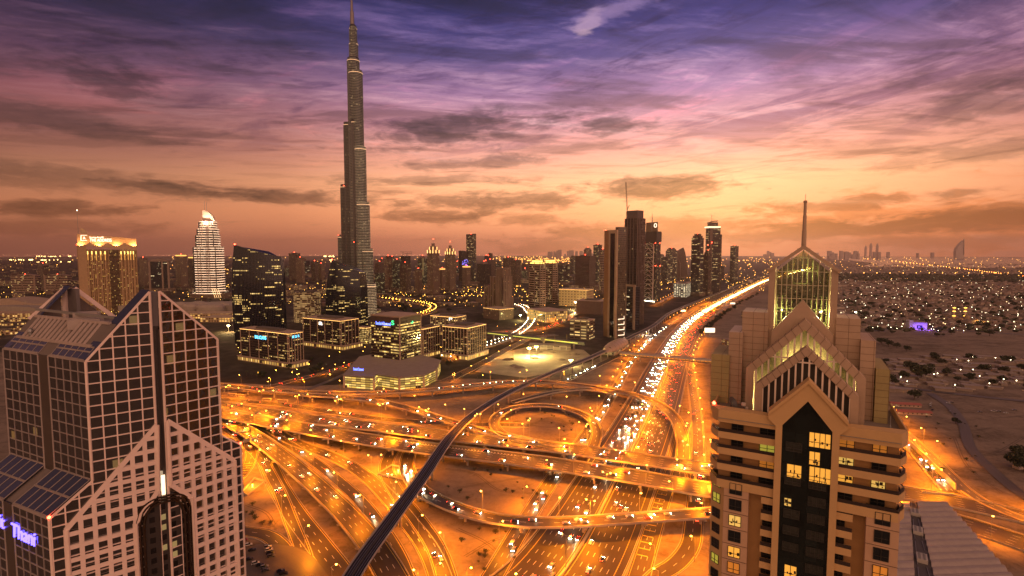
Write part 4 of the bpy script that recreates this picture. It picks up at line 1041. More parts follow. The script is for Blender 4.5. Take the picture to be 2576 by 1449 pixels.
    mb = MB(); mb.lathe(c0+Vector((-.35, -.2, 1.9)), [(.45, 0), (.5, .3), (.45, .7), (.1, .75)], 12); mb.lathe(c0+Vector((.5, 0, 1.1)), [(.28, 0), (.3, .4), (.1, .5)], 12); mb.build('drum', WHITE, d)
    q = RT.sz(2240, 1060, n=5)[0]; c0 = RT.p(q, 5, zr)
    d = thing('antenna_tripod', 'thin tripod aerial on the right roof terrace of the cream tower', 'aerial', c0)
    MB().bar(c0, c0+Vector((0, 0, 3.6)), .09).build('mast', STEEL, d)
    mb = MB()
    for k in range(3): mb.bar(c0+Vector((1.1*cos(k*2.1), 1.1*sin(k*2.1), 0)), c0+Vector((0, 0, 1.8)), .08)
    mb.build('leg', STEEL, d)
cream_tower()

# ------------------------------------------------------------------ buildings of the middle distance
class Corner:
    """a block known by its near corner on the ground, its left and right ends and the direction of its right face"""
    def __init__(s, pxc, pyb, pyt, pxl, pxr, aR=29, lean=0):
        C = G(pxc, pyb); s.C = C
        s.R = Wall((C.x, C.y), aR); s.L = Wall((C.x, C.y), aR+90)
        s.H = s.R.sz(pxc, pyt)[1]
        s.r = max(4, s.R.sz(pxr, (pyb+pyt)/2)[0]); s.l = -min(-4, s.L.sz(pxl, (pyb+pyt)/2)[0])
        a = s.R.d; b = -s.L.d
        s.a, s.b = a.to_3d(), b.to_3d()
    def p(s, u, v, z): return Vector((s.C.x, s.C.y, z))+s.a*s.r*u+s.b*s.l*v       # u along the right face, v along the left face
    def box(s, mb, u0, u1, v0, v1, z0, z1): return mb.prism([s.p(u0, v0, z0), s.p(u1, v0, z0), s.p(u1, v1, z0), s.p(u0, v1, z0)], (0, 0, z1-z0))
    def mb(s, *a): return s.box(MB(), *a)
def red(t, p, r=1.0, name='warning_light'): MB().lathe(p, [(r*.7, 0), (r, r*.7), (r*.2, r*1.6)], 8).build(name, REDL, t)

def sign_on(t, W_, px0, py0, px1, py1, text, mat, out=.5, depth=.3, name='sign_letters'):
    """lettering filling the box between two reference pixels on a wall"""
    a, z1 = W_.sz(px0, py0); b, z0 = W_.sz(px1, py1)
    z0b = W_.sz(px0, py1)[1]; hgt = W_.sz(px0, py0)[1]-z0b
    o = letters(name, text, 1, Matrix.Identity(4), mat, None, depth/2)
    xs = [v.co.x for v in o.data.vertices]; ys = [v.co.y for v in o.data.vertices]
    M = Matrix.Translation(-Vector(t.location)) @ wall_frame(W_, a, -out, z0b) @ Matrix.Diagonal(((b-a)/(max(xs)-min(xs)), hgt/(max(ys)-min(ys)), 1, 1)) @ Matrix.Translation((-min(xs), -min(ys), 0))
    o.data.transform(M); o.parent = t; return o

OFFICE = facade('office_windows', wall=(.045, .03, .024), glass=(.012, .010, .009), fl=4.0, bay=2.6, wv=.40, wu=.84, lit=.03, group=.22, gsz=7, litcol=(1, .56, .13), es=1.0, seed=3, wvar=.05)
OFFICE2 = facade('office_windows_pale', wall=(.20, .15, .115), glass=(.012, .011, .010), fl=4.0, bay=3.0, wv=.62, wu=.6, lit=.07, group=.2, gsz=4, litcol=(1, .62, .18), es=1.6, seed=5)
SCB = facade('bank_tower_windows', wall=(.07, .045, .035), glass=(.02, .015, .01), fl=4.3, bay=3.4, wv=.46, wu=.90, lit=.16, group=.62, gsz=5, litcol=(1, .60, .13), es=1.15, seed=8, wvar=.05)
ARC = facade('lit_arcade', wall=(.40, .29, .19), glass=(.06, .035, .015), fl=7, bay=6, wv=.66, wu=.62, lit=.75, litcol=(1, .52, .08), es=1.3, seed=2)
ROOFD = plain('dark_flat_roof', (.12, .10, .085), .9); STONE = plain('pale_stone_frame', (.42, .31, .23), .7)

def office(label, pxc, pyb, pyt, pxl, pxr, cols=True, podium=None, mat=None, glowband=True, sg=(), aR=29, plant=True, fins=5):
    k = Corner(pxc, pyb, pyt, pxl, pxr, aR); t = thing('office_block', label, 'office building', k.C)
    H = k.H; ph = 8 if podium else 0
    k.mb(0, 1, 0, 1, ph, H-2.2).build('body', mat or OFFICE, t)
    m = k.mb(.0, 1.0, .0, 1.0, H-2.2, H-1.6); k.box(m, -.015, 1.015, -.015, 1.015, H-1.2, H); m.build('cornice', STONE, t)
    if glowband: k.mb(-.008, 1.008, -.008, 1.008, H-1.6, H-1.2).build('cornice_light', GOLDL, t)
    if plant: k.mb(.28, .75, .25, .75, H, H+3.2).build('plant_room', ROOFD, t)
    if cols:
        m = MB()
        for i in range(fins+1):
            f = i/fins
            m.box(k.p(f*.98+.01, -.012, ph), 1.1, 1.1, H-2.2-ph, 0); m.box(k.p(-.012, f*.98+.01, ph), 1.1, 1.1, H-2.2-ph, 0)
        m.build('column', STONE, t)['kind'] = 'stuff'
    if podium:
        a = podium; k.mb(-a, 1+a*.4, -a, 1+a*.4, 0, 7).build('podium', ARC, t); k.mb(-a-.02, 1+a*.4+.02, -a-.02, 1+a*.4+.02, 7, 8).build('podium_roof', STONE, t)
    for (face, x0, y0, x1, y1, text, mm) in sg: sign_on(t, k.L if face == 'L' else k.R, x0, y0, x1, y1, text, mm)
    return t, k
CYAN = glow('cyan_sign', (.12, .62, 1), 4); BLUES = glow('blue_sign', (.10, .16, 1), 5); GREENS = glow('green_sign', (.05, .8, .25), 3); WHITES = glow('white_sign', (1, .93, .85), 2.5)

office('low dark office block with cyan bank lettering on two sides above a lit arcade', 727, 925, 838, 606, 762, podium=.10, sg=[('L', 642, 843, 670, 851, 'BARCLAYS', CYAN), ('R', 733, 845, 752, 851, 'BARCLAYS', CYAN)])
office('low office block with a gold cornice and a white square emblem behind the cyan-lettered one', 858, 880, 806, 763, 902, podium=.09, sg=[('L', 802, 809, 812, 817, 'a', WHITES)])
office('small office block with every window lit between two dark blocks', 922, 866, 824, 898, 936, cols=False, mat=facade('all_lit', wall=(.10, .06, .03), fl=3.6, bay=3, wv=.6, wu=.6, lit=.85, litcol=(1, .60, .16), es=1.2, seed=1), plant=False)
office('narrow white-columned office block right behind the dark bank tower', 1066, 902, 826, 1050, 1106, podium=.06, fins=7)
office('white-columned office block with a gold cornice beside the construction site', 1176, 905, 824, 1114, 1222, podium=.08, fins=8)
office('long low office block with a square white emblem behind the columned blocks', 1146, 846, 797, 1083, 1172, podium=.05, mat=OFFICE2, sg=[('L', 1130, 799, 1138, 806, 'P', WHITES)])
office('brown office block with bright strip windows beside the tall portal tower', 1482, 856, 806, 1434, 1496, cols=False, mat=facade('strip_lights', wall=(.14, .09, .06), fl=6, bay=14, wv=.34, wu=.8, lit=.6, litcol=(1, .66, .22), es=1.6, seed=2), glowband=False)
office('dark windowless shed roof block beyond the orange road', 1512, 792, 758, 1450, 1530, cols=False, mat=plain('brown_shed', (.16, .11, .085), .8), glowband=False)
office('yellow floodlit low building with small square windows', 1476, 772, 729, 1406, 1493, cols=False, mat=facade('floodlit', wall=(.52, .40, .2), fl=9, bay=11, wv=.42, wu=.3, lit=0, es=0, seed=2), plant=False)
for q in (.15, .5, .85): wash(bpy.data.objects[[o.name for o in bpy.data.objects if o.get('label', '').startswith('yellow floodlit')][0]], G(1406+70*q, 776, 5), (1, .62, .2), 60000)
office('grey office block with white vertical window strips near the far towers', 1726, 748, 713, 1694, 1741, cols=False, mat=facade('white_strips', wall=(.10, .085, .075), fl=3.4, bay=9, wv=.6, wu=.6, lit=.8, litcol=(1, .86, .58), es=1.5, seed=3), glowband=False)

# the dark bank tower on its fan-shaped lit base
t, k = office('dark square bank tower with rows of lit windows and blue lettering at its top', 1007, 935, 796, 934, 1059, cols=False, mat=SCB, glowband=False, plant=False,
              sg=[('L', 946, 808, 983, 816, 'Standard Chartered', BLUES), ('L', 985, 806, 992, 817, 'S', GREENS), ('R', 1033, 802, 1039, 814, 'S', GREENS)])
k.mb(-.012, 1.012, -.012, 1.012, k.H-10, k.H-2.3).build('sign_band', plain('bank_brown', (.06, .038, .032), .5), t)
for u_ in (0, 1): MB().box(k.p(u_, 0, 0), 1.6, 1.6, k.H-2, .5).build('corner_post', STONE, t)
c0 = [G(*q) for q in ((866, 975), (941, 981), (948, 972), (1005, 981), (1066, 975), (1098, 958), (1108, 935), (1010, 905), (905, 925))]
t2 = thing('bank_podium', 'low fan-shaped building with bright yellow glass walls below the dark bank tower', 'office building', G(985, 945))
hh = 180-(917-636)/1300*at(985, 975, 1).y*G(985, 977).y; hh = 17.5
m = MB(); m.prism(c0, (0, 0, hh-1.2)); m.build('body', facade('podium_glass', wall=(.10, .06, .03), fl=3.1, bay=7, wv=.66, wu=.95, lit=.97, litcol=(1, .60, .09), es=.95, seed=2), t)
cc = sum(c0, Vector())/len(c0); m = MB(); m.prism([v+(v-cc).normalized()*1.2+Vector((0, 0, hh-1.2)) for v in c0], (0, 0, 1.4)); m.build('roof', plain('podium_roof_pale', (.30, .24, .20), .8), t)
for v in (c0[0], c0[1], c0[3], c0[4], c0[5]): MB().box(v, 2.4, 2.4, hh-1.2, .3).build('corner_pillar', STONE, t)
WP = Wall((c0[0].x, c0[0].y), math.degrees(atan2((c0[1]-c0[0]).x, (c0[1]-c0[0]).y)))
for o in [o for o in t.children if o.data.materials[0].name in ('podium_glass', 'podium_roof_pale')]+[o for o in t.children if o.name.startswith('corner_pillar')]:
    o.parent = t2; d_ = Vector(t.location)-Vector(t2.location); o.data.transform(Matrix.Translation(d_))
sign_on(t2, WP, 890, 924, 915, 931, 'Standard Chartered', BLUES, out=.9)

# two black curved towers
def lens_tower(label, pxl, pxr, pyb, tl, tr, pxs, seed, bulge=10, taper=0.0):
    Y = G((pxl+pxr)/2, pyb).y; n = 22
    A = at(pxl, (pyb+tl)/2, Y-6); B = at(pxr, (pyb+tr)/2, Y+10); S = at(pxs, pyb, Y+42)
    zt0, zt1 = at(pxl, tl, Y-6).z, at(pxr, tr, Y+10).z
    t = thing('curved_tower', label, 'office tower', Vector(((A.x+B.x)/2, Y, 0)))
    front = []
    for i in range(n+1):
        f = i/n; q = A.lerp(B, f); q.y -= bulge*4*f*(1-f); front.append((Vector((q.x, q.y, 0)), zt0+(zt1-zt0)*(f**1.08), f))
    back = [(Vector((S.x, S.y, 0)), zt1-4, 1), (Vector(((A.x+S.x)/2, S.y+16, 0)), (zt0+zt1)/2, .5), (Vector((A.x-2, A.y+36, 0)), zt0-3, 0)]
    ring = front+back; K = 18; secs = []
    cx = (A.x+B.x)/2
    for k in range(K+1):
        h = k/K; sc = 1+.045*sin(pi*(h*.85+.05))-(.07*max(0, h-.72)/.28)**1 if True else 1
        sc2 = sc-taper*max(0, h-.35)**1.6
        secs.append([Vector((cx+(p.x-cx)*(sc2 if p.x < cx else sc), p.y-(4*sin(pi*h) if f_ < 2 else 0), z*h)) for (p, z, f_) in ring])
    mat = curtain('black_glass_%d' % seed, (.010, .011, .016), .10, 4.0, 2.2, .02, 2.0, seed)
    if 'bg%d' % seed not in MATS:
        mat = facade('dark_tower_windows_%d' % seed, wall=(.012, .013, .019), glass=(.008, .009, .013), fl=4.0, bay=1.9, wv=.50, wu=.86, lit=.012, group=.17, gsz=13, litcol=(1, .60, .16), es=1.7, seed=seed, rough=.1, wrough=.22); MATS['bg%d' % seed] = mat
    MB().sweep(secs).build('body', mat, t)
    m = MB(); N2 = 34
    for i in range(N2+1):
        f = i/N2*n; a = min(n-1, int(f)); w_ = f-a
        pts = [secs[k][a].lerp(secs[k][a+1], w_)+Vector((0, -.35, 0)) for k in range(K+1)]
        for k in range(K): m.bar(pts[k], pts[k+1], .42, .7)
    for i in range(7):
        f = i/6
        pts = [secs[k][n].lerp(secs[k][n+1], f)+Vector((.4, -.2, 0)) for k in range(K+1)]
        for k in range(K): m.bar(pts[k], pts[k+1], .5, .7)
    m.build('facade_fins', plain('fin_metal', (.055, .055, .075), .35, .6), t)['kind'] = 'stuff'
    m = MB()
    for i in range(n): m.bar(secs[K][i]+Vector((0, 0, .4)), secs[K][i+1]+Vector((0, 0, .4)), 1.4, 1.2)
    m.build('roof_edge', plain('roof_edge_metal', (.07, .07, .085), .4, .4), t)
    m = MB(); m.box(secs[9][int(n*.45)]+Vector((0, -1.2, -4)), 10, 1.6, 10, 0); m.build('facade_panel', plain('panel_black', (.02, .016, .016), .3), t)
    red(t, secs[K][0]+Vector((1, 0, 1)), 1.5)
    return t
lens_tower('larger black curved glass tower with a slanted top and scattered lit floors', 589, 713, 868, 617, 647, 722, 21, bulge=12, taper=.06)
lens_tower('smaller black curved glass tower with a rounded slanted top in front of the tallest tower', 822, 906, 832, 655, 683, 925, 27, bulge=10, taper=.62)

# rounded banded building between the two black towers
def round_block(label, pxl, pxr, pyb, pyt, mat, name='rounded_block', cat='office building'):
    c = G((pxl+pxr)/2, pyb); r = (pxr-pxl)/2/FPX*c.y*1.02; H = at((pxl+pxr)/2, pyt, c.y).z
    c.y += r*.7
    t = thing(name, label, cat, c); n = 28
    ring = [Vector((c.x+r*(abs(cos(a))**.7)*(1 if cos(a) > 0 else -1), c.y+r*.8*(abs(sin(a))**.7)*(1 if sin(a) > 0 else -1), 0)) for a in [2*pi*i/n for i in range(n)]]
    MB().prism(ring, (0, 0, H)).build('body', mat, t)
    m = MB(); k = 1
    while k*4 < H:
        m.prism([c+(v-c)*1.03+Vector((0, 0, k*4-.5)) for v in ring], (0, 0, .9)); k += 1
    m.build('floor_bands', plain('pale_band', (.50, .40, .28), .5), t); MB().prism([c+(v-c)*.6+Vector((0, 0, H)) for v in ring], (0, 0, 3)).build('plant_room', ROOFD, t)
    return t, c, H
round_block('rounded office block wrapped in glowing horizontal bands between the two black towers', 735, 796, 812, 736, facade('glowing_bands', wall=(.16, .11, .07), glass=(.05, .03, .015), fl=4, bay=5, wv=.55, wu=.95, lit=.5, litcol=(1, .58, .2), es=.8, seed=7))

# ------------------------------------------------------------------ hotel with slatted gold front and a sign box on its roof
def gold_hotel():
    k = Corner(205, 792, 588, 191, 347, 62); H = k.H
    t = thing('gold_hotel', 'broad gold-lit hotel slab with a bright rooftop sign band and a thin mast', 'hotel tower', k.C)
    zs = k.R.sz(343, 628)[1]; zt = k.R.sz(343, 601)[1]; z5 = k.R.sz(205, 615)[1]
    GOLD = facade('gold_hotel_windows', wall=(.40, .25, .115), glass=(.03, .018, .009), fl=3.9, bay=4.2, wv=.58, wu=.60, lit=.16, litcol=(1, .55, .08), es=1.3, seed=4)
    k.mb(0, 1, 0, 1, 0, zs).build('body', GOLD, t)
    m = MB(); m.prism([k.p(0, -.02, z5-2), k.p(1, -.02, zs-2), k.p(1, -.02, zt), k.p(0, -.02, H)], k.b*k.l*.9); m.build('sign_band', plain('sign_band_gold', (.55, .36, .20), .5), t)
    for f in (.05, .35, .65, .95):
        Lg = bpy.data.lights.get('sign_wash') or bpy.data.lights.new('sign_wash', 'SPOT'); Lg.energy = 60000; Lg.color = (1, .50, .16); Lg.spot_size = radians(120); Lg.shadow_soft_size = .5
        o = bpy.data.objects.new('sign_wash_light', Lg); COL.objects.link(o); o.parent = t; p = k.p(f, 0, z5-4)+k.R.n.to_3d()*-9
        o.location = p-Vector(t.location); o.rotation_euler = (k.p(f, 0, z5+10)-p).to_track_quat('-Z', 'Y').to_euler()
        MB().bar(p+Vector((0, 0, -.6)), k.p(f, 0, z5-6), .3).build('wash_bracket', DARK, t)
    # blank gold panel at the left of the front, tall fins across it
    W_ = k.R
    s1 = W_.sz(222, 700)[0]; m = MB(); rect(m, W_, 0, s1, -.8, 0, 0, z5-2); m.build('blank_panel', plain('gold_panel', (.42, .27, .14), .6), t)
    m = MB(); m2 = MB()
    for x in (224.5, 235, 245.5, 257, 268, 308, 317, 325.5, 332, 339):
        s = W_.sz(x, 700)[0]; zt_ = W_.sz(x, 632)[1]; rect(m, W_, s-1.2, s+1.2, -1.6, 0, 0, zt_)
        for q in range(6): rect(m2, W_, s-.9, s+.9, -1.9, -1.62, zt_-6-q*6.5, zt_-1-q*6.5)
        mg = MB(); rect(mg, W_, s-1.1, s+1.1, -2.0, -1.7, zt_-9, zt_); o = mg.build('fin_glow_top', glow('fin_uplit', (1, .60, .14), 3.2), t)  # uplight on the fins put in as glowing strips, fading below
        mg = MB(); rect(mg, W_, s-.6, s+.6, -2.0, -1.7, zt_-26, zt_-9); mg.build('fin_glow', glow('fin_uplit_fade', (1, .52, .10), .9), t)
    m.build('facade_fins', plain('gold_fin', (.46, .30, .16), .6), t)
    sc, sd_ = W_.sz(278, 700)[0], W_.sz(302, 700)[0]; m = MB(); rect(m, W_, sc, sd_, -.7, 0, 0, zs-1); m.build('dark_strip', facade('hotel_centre_strip', wall=(.16, .10, .05), glass=(.02, .013, .008), fl=3.9, bay=3, wv=.6, wu=.8, lit=.10, litcol=(1, .55, .1), es=1.2, seed=9), t)
    m = MB(); m.box(k.p(.0, 1.0, 0), 5, 5, W_.sz(192, 612)[1], .6); m.build('stair_tower', plain('gold_tower', (.34, .21, .11), .6), t)
    m = MB(); m.bar(k.p(-.01, 1.03, 6), k.p(-.01, 1.03, W_.sz(191, 613)[1]), 1.6); m.build('edge_light', glow('edge_lamp', (1, .50, .06), 2.6), t)
    a = k.p(.02, .6, H-14); mz = at(188, 530, a.y).z
    MB().lathe(a, [(.9, 0), (.6, 14), (.3, mz-a.z-1), (.3, mz-a.z)], 8).build('mast', STEEL, t); MB().lathe(Vector((a.x, a.y, mz)), [(.4, 0), (1.1, .9), (.3, 2)], 8).build('mast_light', WHITEL, t)
    m = MB(); pts = [(0, 0), (16, 0), (15, 6), (12, 12), (7, 17), (0, 20)]; m.prism([k.p(.06, .5, H-3)+k.a*x+Vector((0, 0, z)) for x, z in pts], k.b*2); m.build('roof_sail', plain('sail_gold', (.5, .36, .22), .5), t)
    sign_on(t, W_, 226, 600, 281, 607.5, 'THE ADDRESS', glow('pale_sign', (1, .80, .66), 2.2), out=1.4, depth=.8)
    sign_on(t, W_, 209, 595, 215, 602, 'A', MATS['pale_sign'], out=1.4, depth=.8)
    m = MB()
    for (a, b) in (((204, 592), (219, 592)), ((204, 592), (204, 605)), ((204, 605), (219, 605))):
        (s0, z0), (s1, z1) = W_.sz(*a), W_.sz(*b); m.bar(W_.p(s0, -1.3, z0), W_.p(s1, -1.3, z1), .9)
    m.build('sign_frame', MATS['pale_sign'], t)
    # the Arabic line of the sign, as joined strokes
    m = MB(); s0, z0 = W_.sz(226, 597.5); s1, z1 = W_.sz(260, 597.5); u = (s1-s0)/12
    for a, b, hgt in ((0, 3, 0), (3.5, 7, 0), (7.5, 12, 0)): m.bar(W_.p(s0+a*u, -1.5, z0), W_.p(s0+b*u, -1.5, z0), .9)
    for a, hgt in ((.2, 3), (2.9, 1.5), (3.7, 1.6), (5, 1.5), (6.9, 3), (7.7, 1.5), (9.4, 1.5), (11.8, 3.4), (10.8, 3.4)): m.bar(W_.p(s0+a*u, -1.5, z0-.4), W_.p(s0+a*u, -1.5, z0+hgt), .8)
    m.build('arabic_letters', MATS['pale_sign'], t)
    red(t, k.p(-.02, 1.05, W_.sz(190, 617)[1]), 1.2)
gold_hotel()

# ------------------------------------------------------------------ the tallest tower
def tallest():
    Y0 = 1500.0
    t = thing('tallest_tower', 'slender stepped needle tower far taller than everything else, its spire leaving the frame', 'skyscraper', Vector((at(897, 770, Y0).x, Y0, 0)))
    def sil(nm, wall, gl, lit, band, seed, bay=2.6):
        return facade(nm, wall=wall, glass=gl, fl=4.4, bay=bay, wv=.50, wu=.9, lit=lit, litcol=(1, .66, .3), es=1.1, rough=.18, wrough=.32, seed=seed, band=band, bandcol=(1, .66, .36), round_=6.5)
    M = {0: sil('silver_shaded', (.030, .028, .029), (.013, .013, .014), .04, .05, 1), 1: sil('silver_lit', (.058, .051, .048), (.018, .017, .017), .06, .50, 2), 2: sil('silver_mid', (.044, .040, .040), (.016, .016, .017), .04, .22, 3), 4: sil('silver_groove_shade', (.025, .018, .015), (.012, .010, .010), .03, 0, 7), 3: sil('silver_bright', (.12, .085, .06), (.03, .022, .017), .12, 1.2, 4)}  # lit and shaded copies of one metal; groove shade put into the colour
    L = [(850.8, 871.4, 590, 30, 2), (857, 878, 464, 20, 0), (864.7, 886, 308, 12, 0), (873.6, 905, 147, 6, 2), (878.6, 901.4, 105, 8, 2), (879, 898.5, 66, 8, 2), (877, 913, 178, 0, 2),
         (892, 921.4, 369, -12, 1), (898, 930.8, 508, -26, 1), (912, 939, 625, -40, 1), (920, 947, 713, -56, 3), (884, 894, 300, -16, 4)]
    i = 0
    for x0, x1, yt, dy, mk in L:
        Y = Y0+dy; a, b = at(x0, yt+30, Y).x, at(x1, yt+30, Y).x; r = (b-a)/2; H = at((x0+x1)/2, yt, Y).z
        c = Vector(((a+b)/2, Y, 0)); n = 24
        fl = r*.10
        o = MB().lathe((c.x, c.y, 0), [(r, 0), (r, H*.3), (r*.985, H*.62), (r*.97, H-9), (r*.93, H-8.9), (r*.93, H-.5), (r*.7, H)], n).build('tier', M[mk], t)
        # move the facade origin to the tier's own axis so its windows run round it
        d = c-Vector(t.location); o.data.transform(Matrix.Translation(-d)); o.location = d
        m = MB()
        for q in range(12):
            an = pi+pi*(q+.5)/12; m.bar((c.x+cos(an)*r*1.01, c.y+sin(an)*r*1.01, 0), (c.x+cos(an)*r*.985, c.y+sin(an)*r*.985, H-9), .55, .9)
        o2 = m.build('fins', plain('tower_fin_metal', (.12, .115, .12), .28, .85), t); o2['kind'] = 'stuff'
        o3 = MB().lathe((c.x, c.y, H-9), [(r*.99, 0), (r*.99, 1.3)], n).build('crown_light', glow('tier_lamp', (1, .62, .32), .9 if mk != 3 else 2.0), t)
    # tapering head and spire
    def stack(pts):
        m = MB()
        for j in range(len(pts)-1):
            (x0, y0, r0), (x1, y1, r1) = pts[j], pts[j+1]
            a, b = at(x0, y0, Y0+4), at(x1, y1, Y0+4); m.lathe((b.x, Y0+4, a.z), [(r0, 0), (r1, b.z-a.z)], 12)
        return m
    stack([(889, 150, 11), (888, 66, 9.2), (887.5, 62, 6.5)]).build('head', M[2], t)
    stack([(886, 66, 6.2), (885.5, 30, 5.2), (885, 28, 3.8), (884.5, 2, 3.0), (884, 0, 2), (883.5, -26, .8)]).build('spire', plain('spire_metal', (.22, .19, .19), .35, .7), t)
    m = MB()
    for j in range(46):
        py = 150-j*3.2; r = 11.2-j*.19; q = at(889-j*.1, py, Y0+4); m.lathe((q.x, Y0+4, q.z), [(r, 0), (r, .9)], 12)
    m.build('spire_rings', plain('ring_metal', (.24, .20, .18), .3, .7), t)['kind'] = 'stuff'
    for x, y, dy in ((865, 467, 10), (851.5, 592, 20), (890, 610, -40)): red(t, at(x, y, Y0+dy-18), 1.0)
    c = Vector((at(905, 770, Y0).x, Y0-10, 0))
    m = MB()
    for j, (r, h) in enumerate(((75, 9), (62, 16), (50, 24))): m.lathe((c.x, c.y, 0), [(r, 0), (r, h)], 36, 1, .8)
    m.build('podium', facade('tower_podium', wall=(.22, .15, .09), fl=4.2, bay=5, wv=.6, wu=.8, lit=.6, litcol=(1, .60, .16), es=1.2, seed=4), t)
tallest()

# ------------------------------------------------------------------ generic towers of the skyline
FAC = {
 'beige': facade('beige_flats', wall=(.20, .135, .095), glass=(.035, .026, .02), fl=3.6, bay=3.4, wv=.55, wu=.5, lit=.05, es=2.0, seed=11),
 'brown': facade('brown_flats', wall=(.115, .075, .055), glass=(.03, .022, .018), fl=3.6, bay=3.0, wv=.6, wu=.5, lit=.055, es=2.0, seed=12),
 'glass': facade('dark_glass_tower', wall=(.045, .040, .042), glass=(.018, .018, .022), fl=3.9, bay=2.4, wv=.66, wu=.9, lit=.015, group=.04, gsz=6, es=1.5, seed=13, litcol=(1, .78, .42), wrough=.3),
 'green': facade('greenish_glass', wall=(.08, .075, .06), glass=(.04, .042, .036), fl=3.8, bay=3, wv=.7, wu=.85, lit=.07, es=1.6, litcol=(1, .84, .35), seed=14),
 'band': facade('banded_tower', wall=(.20, .145, .11), glass=(.035, .028, .024), fl=3.8, bay=30, wv=.52, wu=1.1, lit=.0, es=0, seed=15),
 'bandlit': facade('banded_lit', wall=(.33, .24, .18), glass=(.03, .022, .018), fl=7.6, bay=6, wv=.5, wu=1.1, lit=.10, es=1.2, seed=16),
 'dark': facade('dark_shell', wall=(.05, .038, .033), glass=(.02, .016, .015), fl=4, bay=4, wv=.5, wu=.5, lit=.03, es=1.6, seed=17),
 'offl': facade('office_lit', wall=(.07, .055, .048), glass=(.022, .02, .02), fl=4, bay=2.6, wv=.42, wu=.85, lit=.03, group=.13, gsz=8, es=1.5, litcol=(1, .66, .24), seed=18),
 'addr': facade('white_lit_hotel', wall=(.10, .07, .056), glass=(.03, .02, .017), fl=9.5, bay=4, wv=.4, wu=.7, lit=.2, es=1.2, band=2.4, bandcol=(1, .60, .36), seed=19, litcol=(1, .8, .55)),
}
CAP = plain('tower_cap', (.17, .125, .10), .7); CAPL = plain('pale_cap', (.26, .185, .14), .7)
def tower(label, pxl, pxc, pxr, pyt, pyb, mat='beige', aR=45, crown='flat', cat='tower', lights=1, podium=True, name='tower', ribs=0, tiers=None):
    k = Corner(pxc, pyb, pyt, pxl, pxr, aR); H = k.H; t = thing(name, label, cat, k.C)
    body = FAC[mat] if mat in FAC else mat
    if tiers:
        z = 0
        for (f, ins) in tiers:
            k.mb(ins, 1-ins, ins, 1-ins, z, H*f).build('tier', body, t); z = H*f-.01
    else: k.mb(0, 1, 0, 1, 0, H).build('body', body, t)
    if podium: k.mb(-.25, 1.2, -.25, 1.2, 0, min(14, H*.1)).build('podium', FAC['beige'] if mat != 'beige' else FAC['brown'], t)
    if ribs:
        m = MB()
        for i in range(ribs+1): f = i/ribs; m.box(k.p(f, 0, 0), 1.6, 1.6, H, .7); m.box(k.p(0, f, 0), 1.6, 1.6, H, .7)
        m.build('ribs', CAPL, t)['kind'] = 'stuff'
    top = H
    if crown == 'flat':
        m = k.mb(-.02, 1.02, -.02, 1.02, H, H+2.5); m.build('parapet', CAP, t); k.mb(.25, .75, .25, .75, H+2.5, H+7).build('plant_room', CAP, t); top = H+7
    elif crown == 'lit':
        k.mb(-.02, 1.02, -.02, 1.02, H, H+3).build('parapet', CAPL, t); k.mb(.04, .96, .04, .96, H+3, H+9).build('crown_light', glow('crown_lamp', (1, .52, .12), 1.6), t); k.mb(-.05, 1.05, -.05, 1.05, H+9, H+11).build('crown_roof', CAPL, t); top = H+11
    elif crown == 'spirelit':
        m = k.mb(.08, .92, .08, .92, H, H+14); k.box(m, .22, .78, .22, .78, H+14, H+28); k.box(m, .36, .64, .36, .64, H+28, H+40); m.build('crown', CAPL, t)
        m = MB()
        for u, v in ((.02, .02), (.5, .02), (.98, .02), (.02, .5), (.02, .98)): m.box(k.p(u, v, H), 2.2, 2.2, 13, .7)
        for u, v in ((.2, .2), (.8, .2), (.2, .8)): m.box(k.p(u, v, H+14), 2, 2, 12, .7)
        m.build('crown_light', glow('crown_lamp2', (1, .56, .18), 2.4), t)
        MB().bar(k.p(.5, .5, H+40), k.p(.5, .5, H+56), .9).build('mast', STEEL, t); top = H+56
    elif crown == 'step':
        m = k.mb(.1, .9, .1, .9, H, H+9); k.box(m, .22, .78, .22, .78, H+9, H+17); m.build('crown', FAC['brown'], t); top = H+17
    elif crown == 'none': pass
    elif crown == 'dome':
        c = k.p(.5, .5, H); MB().lathe(c, [(k.r*.5, 0), (k.r*.42, 7), (k.r*.25, 12), (k.r*.05, 15)], 14).build('dome', CAP, t); top = H+15
    if lights: red(t, k.p(.5, .5, top), max(1.0, k.C.y/1300))
    if lights > 1: red(t, k.p(.02, .02, H+2.4), max(1.0, k.C.y/1300)); red(t, k.p(1, .02, H+2.4), max(1.0, k.C.y/1300))
    return t, k

